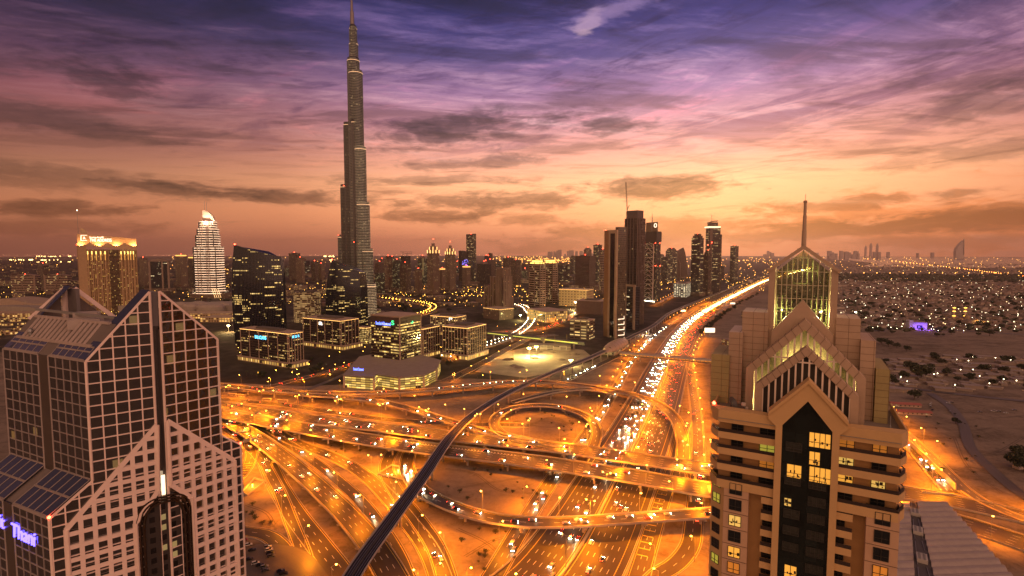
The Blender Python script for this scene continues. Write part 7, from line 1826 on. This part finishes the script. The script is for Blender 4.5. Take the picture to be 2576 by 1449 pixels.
# ------------------------------------------------------------------ cars
PAINTS = [plain('car_white', (.62, .60, .57), .25, var=0), plain('car_black', (.015, .015, .017), .2, var=0), plain('car_silver', (.34, .33, .32), .28, .6, var=0), plain('car_grey', (.10, .10, .105), .28, .4, var=0), plain('car_red', (.25, .03, .025), .3, var=0)]
CGL = plain('car_glass', (.012, .013, .014), .08, var=0); TYRE = plain('tyre_rubber', (.02, .02, .02), .8, var=0); HEAD = glow('headlight_lit', (1, .84, .55), 110); TAIL = glow('taillight_lit', (1, .05, .015), 30); HOFF = plain('lamp_clear', (.5, .5, .48), .15, var=0); TOFF = plain('lamp_red', (.20, .02, .02), .3, var=0)
def car_bodies(paint, lit, label, group, suv=False):
    t = thing('car', label, 'car', (0, 0, -500), group); L_, W_, = 2.25, .90; hh = 1.72 if suv else 1.42
    def add(m, nm, mat): o = m.build(nm, mat, None); o.parent = t
    pr = [(-L_, .35), (-L_, .82), (-1.95, .92), (1.0, .94), (2.1, .72), (L_, .55), (L_, .32)]; m = MB()
    secs = [[Vector((s*W_*(k if 0 < i < 6 else k*.97), y, z)) for i, (y, z) in enumerate(pr)] for s, k in ((-1, 1), (1, 1))]; m.sweep(secs); add(m, 'body', paint)
    cab = [(-1.75 if not suv else -2.1, .9), (-1.35 if not suv else -1.95, hh-.06), (.25, hh), (1.15, .92)]; m = MB(); m.sweep([[Vector((s*(.84 if 0 < i < 3 else .86)*.92, y, z)) for i, (y, z) in enumerate(cab)] for s in (-1, 1)]); add(m, 'cabin_glass', CGL)
    m = MB(); m.prism([Vector((-.70, cab[1][0]+.1, hh-.03)), Vector((.70, cab[1][0]+.1, hh-.03)), Vector((.70, .2, hh+.01)), Vector((-.70, .2, hh+.01))], (0, 0, .05)); add(m, 'roof', paint)
    for y in (-1.4, 1.4):
        for s in (-1, 1):
            m = MB(); n = 12; ring = lambda x: [Vector((x, y+.33*cos(2*pi*k/n), .33+.33*sin(2*pi*k/n))) for k in range(n)]; m.sweep([ring(s*.70), ring(s*.92)]); add(m, 'wheel', TYRE)
    for s in (-1, 1):
        m = MB(); m.box((s*.64, L_-.02, .56), .40, .12, .17); add(m, 'headlight', HEAD if lit else HOFF); m = MB(); m.box((s*.66, -L_+.02, .68), .36, .10, .18); add(m, 'taillight', TAIL if lit else TOFF)
    return t
HB = bpy.data.lights.new('headlight_beam', 'SPOT'); HB.energy = 12000; HB.color = (1, .74, .40); HB.spot_size = radians(34); HB.spot_blend = .8; HB.shadow_soft_size = .25
NEAR = {}; FARM = {}
def near_car(i, lit, suv=False):
    k = (i, lit, suv)
    if k not in NEAR: NEAR[k] = car_bodies(PAINTS[i], lit, 'x', 'x', suv)
    return NEAR[k]
CN = ['white', 'black', 'silver', 'grey', 'dark red']
def put_car(i, lit, loc, ang, label, group, suv=False):
    o = put(near_car(i, lit, suv), loc, ang, label, group, 1.0); o['label'] = label
    if group: o['group'] = group
    elif 'group' in o: del o['group']
    return o
# parked cars at the lower left
road([(600, 1420), (680, 1425), (740, 1500)], 40, 2, mat=ASPH2, marks=False, kerb=False, key='lot')
lot = [(235, 1245, 0, 1, 'lone white'), (260, 1280, 1, 0, 'lone black'), (240, 1342, 1, 0, 'black estate'), (283, 1368, 0, 1, 'white front-row'), (312, 1380, 1, 0, 'black front-row'), (342, 1393, 2, 1, 'silver front-row'), (348, 1414, 3, 0, 'grey front-row'), (366, 1258, 2, 1, 'rearmost silver'), (374, 1278, 0, 1, 'white back-row'), (381, 1299, 1, 1, 'black back-row'), (386, 1320, 3, 1, 'grey back-row'), (452, 1420, 1, 0, 'pair of black, farther one, parked'), (470, 1436, 1, 1, 'pair of black, nearer one, parked'), (204, 1212, 4, 0, 'dark red half-hidden')]
for x, y, c, su, lb in lot: put_car(c, False, G(x*.37494+536.6, y*.37494+905.6, .55), -1.05, lb+' car in the sandy lot beside the glass hotel', None, bool(su))
for x, y, c, su, a, lb in ((310, 130, 0, 1, -.9, 'white car at the back of the small row by the red-roofed sheds'), (303, 142, 0, 1, -.9, 'second white car of the row by the red-roofed sheds'), (308, 156, 2, 1, -.9, 'silver car of the row by the red-roofed sheds'), (320, 180, 1, 0, -.9, 'dark car nearest the red-roofed sheds'), (443, 127, 0, 0, 1.2, 'white car waiting at the sandy crossroads'), (466, 124, 3, 0, 1.2, 'grey car beside the white one at the sandy crossroads'), (454, 192, 2, 0, -.8, 'silver car on the sandy track'), (685, 196, 2, 0, 1.2, 'silver car alone on the paved yard'), (786, 190, 0, 1, 1.0, 'white van-like car on the paved yard'), (826, 192, 2, 1, 1.0, 'silver car beside the white one on the paved yard'), (882, 204, 0, 0, 1.3, 'white saloon on the paved yard'), (950, 181, 2, 0, 1.1, 'silver saloon at the end of the paved yard')):
    put_car(c, False, G(x*.32882+2240.5, y*.32882+972.7, .25), a, lb, None, bool(su))
# buses parked under the flyover
def bus(px, py, ang, label, length=11):
    b = G(px, py, .15); t = thing('bus', label, 'bus', b); m = MB(); m.box(b+Vector((0, 0, .5)), length, 2.5, 2.6, ang); m.build('body', plain('bus_cream', (.5, .4, .28), .4, var=.05), t); m = MB(); m.box(b+Vector((0, 0, 1.6)), length*.94, 2.56, .9, ang); m.build('windows', CGL, t); m = MB(); m.box(b+Vector((0, 0, 3.1)), length*.3, 1.6, .3, ang); m.build('roof_unit', STEEL, t)
    d = Vector((cos(ang), sin(ang), 0)); x = Vector((-d.y, d.x, 0))
    for f in (-.32, .30):
        m = MB(); p = b+d*length*f; n = 12; m.sweep([[p+x*s+d*.5*cos(2*pi*k/n)+Vector((0, 0, .5+.5*sin(2*pi*k/n))) for k in range(n)] for s in (-1.28, 1.28)]); m.build('wheels', TYRE, t)
bus(584, 995, -.12, 'leftmost parked bus under the high curving flyover'); bus(606, 998, -.12, 'second parked bus under the high curving flyover'); bus(672, 1008, -.15, 'third parked bus beside the ground road'); bus(711, 1012, -.15, 'long cream bus at the right end of the parked buses', 13)
# traffic: every vehicle a car with its lamps on
TR = {}
def traffic_proto(i, d):
    t = thing('car', 'x', 'car', (0, 0, -500), 'x'); m = MB(); pr = [(-2.2, .3), (-2.2, .85), (-1.5, .95), (-1.2, 1.42), (.3, 1.45), (1.1, .95), (2.1, .75), (2.25, .3)]
    m.sweep([[Vector((s*.88, y, z)) for y, z in pr] for s in (-1, 1)]); o = m.build('body', PAINTS[i], None); o.parent = t
    for s in (-1, 1):
        m = MB(); m.box((s*.62, 2.2, .5), .46, .16, .24); o = m.build('headlight', HEAD, None); o.parent = t
        m = MB(); m.box((s*.64, -2.2, .62), .42, .14, .24); o = m.build('taillight', TAIL, None); o.parent = t
    if d == 0: o = bpy.data.objects.new('headlight_beam', HB); COL.objects.link(o); o.parent = t; o.location = (0, 2.5, .9); o.rotation_euler = (radians(84), 0, 0)
    return t
rt = random.Random(77); JAM = []
def traffic(key, offs, sgn, lo, hi, gap, label, group, z=.05, beam=True):
    p = PATHS[key][0]
    for o in offs:
        d = lo+rt.uniform(0, gap)
        while d < min(hi, p.len-6):
            c, t = p.at(d, o+rt.uniform(-.3, .3), z)
            if c.y > 150 and abs(c.x/c.y) < 1.1: JAM.append((c, t*sgn, label, group, beam))
            d += max(8.5, rt.uniform(.4, 1.7)*gap)
LH = PATHS['highway'][2]
L1 = [-4.2, -8.2, -12.1, -16.1, -20]; R1_ = [4.2, 8.2, 12.1, 16.1, 20]
traffic('highway', L1, -1, 300, 1500, 27, 'car with bright headlights coming towards the viewer on the wide highway', 'oncoming traffic on the highway', LH)
traffic('highway', L1[:4], -1, 40, 300, 62, 'car with bright headlights coming towards the viewer on the wide highway', 'oncoming traffic on the highway', LH)
traffic('highway', R1_[:4], 1, 40, 300, 80, 'car with red taillights driving away on the wide highway', 'outgoing traffic on the highway', LH, False)
traffic('highway', R1_, 1, 300, 1500, 36, 'car with red taillights driving away on the wide highway', 'outgoing traffic on the highway', LH, False)
traffic('F2', [-2], -1, 380, 520, 11, 'car with bright headlights in the queue on the high curving flyover', 'queue on the curving flyover', .04)
traffic('F2', [2.2, -2], -1, 20, 370, 55, 'car with its lights on driving over the high curving flyover', 'traffic on the curving flyover', .04)
traffic('low', [1.5, -2], 1, 60, 480, 26, 'car with its lights on driving over the bowed ramp bridge', 'traffic on the bowed ramp', .04)
traffic('left_a', [0, 3], -1, 60, 330, 44, 'car with its lights on driving on the leftmost slip road', 'traffic on the leftmost slip road', .3)
traffic('left_b', [0], 1, 20, 250, 44, 'car with its lights on driving on the narrow slip road', 'traffic on the narrow slip road', .35)
traffic('left_main', [3, -3], -1, 60, 400, 55, 'car with its lights on driving on the straight left flyover', 'traffic on the left flyover', .04)
traffic('left_c', [2, -2], -1, 60, 400, 80, 'car with its lights on driving on the curving ground road', 'traffic on the curving ground road', .4)
traffic('left_d', [0], -1, 10, 300, 70, 'car with its lights on driving on the road under the railway', 'traffic under the railway', .45)
traffic('F1a', [7, 3, -3, -7], -1, 40, 640, 58, 'car with its headlights on driving on the broad flyover', 'traffic on the broad flyover', .04)
traffic('F1b', [7, 3, -4, -8], 1, 40, 640, 75, 'car with its taillights on driving on the broad flyover', 'outgoing traffic on the broad flyover', .04, False)
traffic('F3', [1.5], 1, 20, 400, 34, 'car with its lights on driving down the branch ramp', 'traffic on the branch ramp', .04)
traffic('loop', [0], 1, 20, 400, 80, 'car with its lights on driving round the loop ramp', 'traffic on the loop ramp', .04)
traffic('ramp_right', [2, -2], 1, 60, 700, 55, 'car with its taillights on driving along the right ramp', 'traffic on the right ramp', .3, False)
traffic('service_left', [0, 3], -1, 60, 1100, 36, 'car with its lights on driving on the service road left of the highway', 'traffic on the left service road', .4)
traffic('slip', [0], -1, 20, 200, 16, 'car with its lights on driving on the slip road under the station', 'traffic on the station slip road', .5)
traffic('behind', [2, -2], -1, 20, 400, 60, 'car with its lights on driving on the ground road past the buses', 'traffic past the parked buses', .5)
traffic('boulevard', [2, -2], 1, 20, 260, 22, 'car with its lights on driving along the office boulevard', 'traffic on the office boulevard', .6, False)
traffic('orange_road', [4, -4], 1, 20, 260, 24, 'car with its lights on driving along the orange-lit road', 'traffic on the orange-lit road', .6, False)
traffic('underpass', [2, -2], 1, 5, 200, 26, 'car with its lights on driving on the walled road at the right', 'traffic on the walled road', .7)
JAM.sort(key=lambda q: q[0].length); mj = MB(); nb = 0
for n_, (c, t, label, group, beam) in enumerate(JAM):
    i = rt.choice((0, 0, 1, 2, 2, 3, 4))
    if n_ < 268:
        bk = 0 if beam and nb < 70 and n_ % 2 == 0 else 1; nb += 1-bk
        if (i, bk) not in TR: TR[(i, bk)] = traffic_proto(i, bk)
        put(TR[(i, bk)], c, atan2(t.y, t.x)-pi/2, label, group, 1.0)
    else:
        r_ = Vector((t.y, -t.x, 0)); a_ = atan2(t.y, t.x)-pi/2
        mj.mi = 0; mj.box(c+Vector((0, 0, .25)), 1.8, 4.4, .65, a_); mj.box(c+Vector((0, 0, .9))-t*.3, 1.6, 2.2, .5, a_)
        for q in (-1, 1): mj.mi = 1; mj.box(c+r_*q*.6+t*2.15+Vector((0, 0, .45)), .46, .24, .26, a_); mj.mi = 2; mj.box(c+r_*q*.6-t*2.15+Vector((0, 0, .5)), .46, .24, .26, a_)
o = mj.build('crowded_traffic', [PAINTS[3], HEAD, TAIL]); o['kind'] = 'stuff'
# the farthest jam, too dense to count
m = MB(); p = PATHS['highway'][0]; ms = MB()
for o in L1+R1_:
    d = 1500
    while d < p.len-10:
        c, t = p.at(d, o, LH); r_ = Vector((t.y, -t.x, 0)); q = c-t*2.2 if o < 0 else c+t*2.2
        m.mi = 0; m.box(c, 1.8, 4.4, 1.3, atan2(t.y, t.x)-pi/2); m.mi = 1 if o < 0 else 2
        m.box(q+Vector((0, 0, .5))-t*.3, 1.7, .3, .5, atan2(t.y, t.x)-pi/2); d += rt.uniform(12, 34)
o = m.build('distant_traffic', [PAINTS[3], glow('far_headlight', (1, .66, .24), 46), glow('far_taillight', (1, .12, .03), 24)]); o['kind'] = 'stuff'
# overhead direction signs
def gantry(key, d, o0, o1, label, h=8, z=0):
    p = PATHS[key][0]; (a, t), (b, _) = p.at(d, o0, z), p.at(d, o1, z); g = thing('sign_gantry', label, 'sign gantry', a); m = MB(); m.lathe(a, [(.35, 0), (.3, h)], 8); m.build('post', STEEL, g)
    MB().bar(a+Vector((0, 0, h)), b+Vector((0, 0, h)), .5).build('beam', STEEL, g)
    for f in (.35, .75): q = a.lerp(b, f)+Vector((0, 0, h-.9))-t*.4; MB().box(q, 5.2, .25, 3.2, atan2((b-a).y, (b-a).x)).build('sign_panel', plain('sign_back', (.16, .15, .14), .5), g)
gantry('left_a', 150, 9, -6, 'overhead sign gantry across the leftmost slip road'); gantry('left_c', 60, -9, 5, 'overhead sign gantry across the curving ground road'); gantry('left_g', 92, -8, 8, 'overhead sign gantry by the tight bend beside the glass hotel'); gantry('behind', 30, -9, 8, 'overhead sign gantry near the parked buses')
# small hut under the broad flyover
b = G(1362, 1184); t = thing('equipment_hut', 'small square equipment hut under the broad flyover', 'hut', b); MB().box(b+Vector((0, 0, .6)), 5, 4, 3.2, .3).build('walls', CREAM, t); MB().box(b+Vector((0, 0, 3.8)), 6, 5, .3, .3).build('roof', CONC, t); MB().box(b, 5.6, 4.6, .6, .3).build('plinth', CONC2, t)
# sunken pump chambers: low walled pits lit from inside
for (q, lb) in ((((950, 1195), (1020, 1208), (1052, 1182), (985, 1172)), 'shallow walled pit under the broad flyover, lit yellow from inside'), (((608, 1240), (640, 1205), (668, 1212), (622, 1248)), 'walled pit beside the glass hotel, lit yellow from inside')):
    P = [G(*v) for v in q]; c = sum(P, Vector())/4; t = thing('walled_pit', lb, 'pit', c)
    m = MB()
    for i in range(4): m.bar(P[i]+Vector((0, 0, .7)), P[(i+1) % 4]+Vector((0, 0, .7)), .5, 1.4)
    m.build('wall', CONC, t); MB().lathe(c, [(.2, 0), (.2, 1.6), (.5, 1.7), (.4, 2.2)], 8).build('lamp', SODIUM, t); L_ = bpy.data.lights.new('pit_light', 'POINT'); L_.energy = 9000; L_.color = (1, .42, .02); L_.shadow_soft_size = .4; o = bpy.data.objects.new('pit_light', L_); COL.objects.link(o); o.parent = t; o.location = (0, 0, 3.0)

# ------------------------------------------------------------------ lights of the city out to the horizon (uncountable)
rl = random.Random(55)
def sparks(name, n, gen, mat, k=.85):
    m = MB()
    for _ in range(n):
        x, y, s = gen(); b = G(x, y); r = b.y/FPX*k*s; h = 5+r
        m.add([b+Vector(v)*r+Vector((0, 0, h)) for v in ((1, 0, 0), (-1, 0, 0), (0, 1, 0), (0, -1, 0), (0, 0, 1), (0, 0, -1))], [(0, 2, 4), (2, 1, 4), (1, 3, 4), (3, 0, 4), (2, 0, 5), (1, 2, 5), (3, 1, 5), (0, 3, 5)])
    o = m.build(name, mat); o['kind'] = 'stuff'; return o
def g_all():
    r = rl.random()
    if r < .30: return rl.uniform(1240, 1530), 646+abs(rl.gauss(0, 1))*17, rl.uniform(.7, 1.7)
    if r < .42: return rl.uniform(1240, 1470), rl.gauss(657, 3), rl.uniform(.9, 1.6)
    if r < .62: return rl.uniform(1640, 1960), 650+abs(rl.gauss(0, 1))*22, rl.uniform(.7, 1.7)
    if r < .80: return rl.uniform(1920, 2620), 648+abs(rl.gauss(0, 1))*20, rl.uniform(.5, 1.3)
    return rl.uniform(-60, 1250), 647+abs(rl.gauss(0, 1))*26, rl.uniform(.5, 1.5)
sparks('distant_gold_lights', 950, g_all, glow('far_gold_lamp', (1, .46, .09), 5))
sparks('distant_white_lights', 420, lambda: (rl.uniform(1950, 2640), rl.uniform(668, 830), rl.uniform(.35, .95)) if rl.random() < .75 else (rl.uniform(300, 1960), rl.uniform(655, 760), rl.uniform(.4, .9)), glow('far_white_lamp', (1, .76, .40), 3))
sparks('distant_town_lights', 900, lambda: (rl.uniform(-40, 600), rl.uniform(715, 800), rl.uniform(.5, 1.3)) if rl.random() < .35 else (rl.uniform(600, 1530), rl.uniform(715, 775), rl.uniform(.5, 1.3)) if rl.random() < .75 else (rl.uniform(1630, 1930), rl.uniform(690, 735), rl.uniform(.5, 1.3)), glow('town_gold_lamp', (1, .50, .08), 6))
sparks('horizon_lights', 330, lambda: (rl.uniform(-80, 1260), 642.5+rl.uniform(-.8, 1.2), rl.uniform(.4, .9)), glow('horizon_lamp', (1, .46, .22), 4))
sparks('airfield_lights', 70, lambda: (rl.uniform(-20, 150), rl.choice((655.5, 656, 656.5)), rl.uniform(1.2, 2.2)) if rl.random() < .5 else (rl.uniform(90, 188) if rl.random() < .5 else rl.uniform(815, 860), rl.choice((646.5, 647, 656, 661)), rl.uniform(1.2, 2.1)), glow('airfield_lamp', (1, .66, .22), 9))
q0, q1 = (2160, 652), (2600, 702)
sparks('far_road_lights', 90, lambda: (lambda f: (q0[0]+(q1[0]-q0[0])*f, q0[1]+(q1[1]-q0[1])*f**1.15-1.5, 1.1))((lambda v: v**.72)(round(rl.random()*60)/60)), glow('far_road_lamp', (1, .44, .08), 9))
sparks('park_edge_lights', 26, lambda: (2140+round(rl.random()*14)*33, 689+rl.uniform(-.4, .4), 1.3), glow('far_road_lamp', (1, .44, .08), 9))
m = MB(); a = G(2080, 690); b = G(2700, 694); c = G(2700, 712); d = G(2080, 706)
for _ in range(900):
    f, g = rl.random(), rl.random(); p = a.lerp(b, f).lerp(d.lerp(c, f), g); r = rl.uniform(9, 16); m.lathe(p, [(r*.3, 0), (r, r*.35), (r*.75, r*.75), (r*.2, r)], 6, 1, 1, f*40)
o = m.build('far_wood', LEAF[0]); o['kind'] = 'stuff'

def over_plain(y0, y1): y = y0+(y1-y0)*rl.random()**1.6; return G(rl.uniform(1955, 2660), y)
m = MB()
for _ in range(1500):
    b = over_plain(664, 740); m.mi = rl.randrange(3); m.box(b, rl.uniform(12, 30), rl.uniform(10, 20), rl.uniform(4, 9), rl.uniform(0, 1.5))
for _ in range(520):
    b = G(rl.uniform(2110, 2640), rl.uniform(735, 826)); m.mi = rl.randrange(3); w_ = rl.uniform(9, 18); h_ = rl.uniform(3, 6); a_ = .35+rl.choice((0, pi/2))+rl.uniform(-.08, .08); m.box(b, w_, rl.uniform(7, 12), h_, a_); m.box(b+Vector((w_*.6, 4, 0)), w_*1.2, .5, 2.2, a_)
o = m.build('distant_houses', VW); o['kind'] = 'stuff'
m = MB()
for _ in range(1700):
    b = over_plain(664, 835); r = rl.uniform(3, 8); m.mi = rl.randrange(3); m.lathe(b, [(r*.5, .5), (r, r*.45), (r*.8, r*.8), (r*.25, r*1.05)], 7, 1, rl.uniform(.6, 1.2), rl.uniform(0, 3))
for _ in range(900):
    x, y = rl.uniform(-60, 1500), 660+abs(rl.gauss(0, 1))*45; b = G(x, y); r = rl.uniform(4, 9); m.mi = rl.randrange(3); m.lathe(b, [(r*.5, .5), (r, r*.45), (r*.8, r*.8), (r*.25, r*1.05)], 7, 1, rl.uniform(.6, 1.2), rl.uniform(0, 3))
o = m.build('distant_trees', LEAF); o['kind'] = 'stuff'
m = MB()
for _ in range(700):
    x, y = rl.uniform(-80, 1530), 655+abs(rl.gauss(0, 1))*34; b = G(x, y); m.mi = rl.randrange(3); m.box(b, rl.uniform(20, 60), rl.uniform(16, 40), rl.uniform(6, 26), rl.uniform(0, 1.5))
o = m.build('distant_town', LOWM); o['kind'] = 'stuff'

# ------------------------------------------------------------------ hatched and crossed road markings
def bars_on(path_key, d0, d1, o0, o1, step, slant, name, mat, z):
    p, w_, dz = PATHS[path_key]; m = MB(); d = d0
    while d < d1:
        f = (d-d0)/(d1-d0); oo0 = o0[0]+(o0[1]-o0[0])*f; oo1 = o1[0]+(o1[1]-o1[0])*f
        mid = (oo0+oo1)/2
        for a, b, s in ((oo0, mid, 1), (mid, oo1, -1)) if slant else ((oo0, oo1, 0),):
            (u, t), (v, _) = p.at(d+(slant if s < 0 else 0), a, z), p.at(d+(slant if s > 0 else 0), b, z); m.quad(u-t*.4, v-t*.4, v+t*.4, u+t*.4)
        d += step
    return struct(m.build(name, mat))
Z0 = lambda k: PATHS[k][2]+.03
bars_on('left_a', 150, 205, (-3.2, .2), (3.4, .4), 2.6, 2.2, 'hatched_marking', PAINT, Z0('left_a'))
bars_on('left_c', 70, 118, (-6, -3), (-3, -3), 2.6, 1.2, 'hatched_marking', PAINT, Z0('left_c'))
bars_on('F1b', 300, 420, (-8.6, -8.6), (-5.6, -5.6), 3.0, 1.6, 'hatched_marking', PAINT, .075)
bars_on('F2', 150, 230, (2.0, 2.0), (4.6, 4.6), 3.0, 1.6, 'hatched_marking', PAINT, .075)
for a, b in ((70, 108), (125, 165), (205, 232)): bars_on('service_right', a, b, (-4.6, -4.6), (1.5, 1.5), 7.5, 0, 'yellow_box_marking', YPAINT, Z0('service_right'))
bars_on('left_g', 20, 60, (-4.2, -4.2), (3, 3), 5, 0, 'yellow_box_marking', YPAINT, Z0('left_g'))

# tracks, shrubs and slabs on the sand of the interchange
TRK = plain('track_dirt', (.10, .075, .055), .95, var=.3, vs=.2); rs = random.Random(8)
for pts in ([(1120, 1180), (1190, 1190), (1260, 1235), (1340, 1240)], [(1140, 1230), (1230, 1215), (1330, 1200), (1400, 1195)], [(1150, 1330), (1230, 1370), (1290, 1440)], [(1170, 1400), (1240, 1360), (1300, 1345)], [(1300, 1060), (1380, 1075), (1450, 1060)], [(1310, 1080), (1390, 1050), (1440, 1080)], [(840, 1110), (900, 1135), (960, 1130)], [(620, 1270), (670, 1290), (690, 1320)], [(1110, 1020), (1190, 1030), (1260, 1020)], [(1560, 1100), (1590, 1060), (1620, 1010)],
            [(2300, 1080), (2360, 1075), (2420, 1085), (2500, 1075)], [(2420, 1030), (2500, 1050), (2580, 1045)], [(2440, 1150), (2500, 1140), (2576, 1100)], [(2300, 870), (2400, 880), (2520, 870)], [(2340, 900), (2440, 870), (2560, 885)], [(2400, 1100), (2440, 1180), (2520, 1240)]):
    p = Path(pts)
    for o_ in (-.9, .9):
        LAY[0] += .3; struct(uv_strip('dirt_track', p, o_-.28, o_+.28, .02+LAY[0]*.002, TRK))
SHR = tree_proto(9, 1.6, 1.7, 'small dry shrub on the sand between the ramps', 'dry shrubs between the ramps', n=160)
for _ in range(90):
    x, y = rs.choice(((rs.uniform(1110, 1400), rs.uniform(1170, 1260)), (rs.uniform(1140, 1300), rs.uniform(1330, 1440)), (rs.uniform(1290, 1450), rs.uniform(1040, 1090)), (rs.uniform(830, 960), rs.uniform(1110, 1140)), (rs.uniform(2310, 2570), rs.uniform(1020, 1200)), (rs.uniform(1560, 1620), rs.uniform(1010, 1110)), (rs.uniform(620, 690), rs.uniform(1265, 1325))))
    put(SHR, G(x, y), rs.uniform(0, 6), 'small dry shrub on the sand beside the roads', 'dry shrubs on the sand', rs.uniform(.6, 1.5))
HAZE = 2.8e-5
# ------------------------------------------------------------------ haze
hm = bpy.data.materials.new('haze'); hm.use_nodes = True
ht = NT(hm.node_tree)
for n in list(ht.n):
    if n.type != 'OUTPUT_MATERIAL': ht.n.remove(n)
pv = ht.n.new('ShaderNodeVolumePrincipled'); pv.inputs['Color'].default_value = (.90, .74, .66, 1); pv.inputs['Density'].default_value = HAZE; pv.inputs['Anisotropy'].default_value = .75
ht.l.new(pv.outputs[0], ht.n['Material Output'].inputs['Volume'])
hb = MB().box((0, 0, -1), 66000, 66000, 1003).build('haze', hm); hb['kind'] = 'stuff'
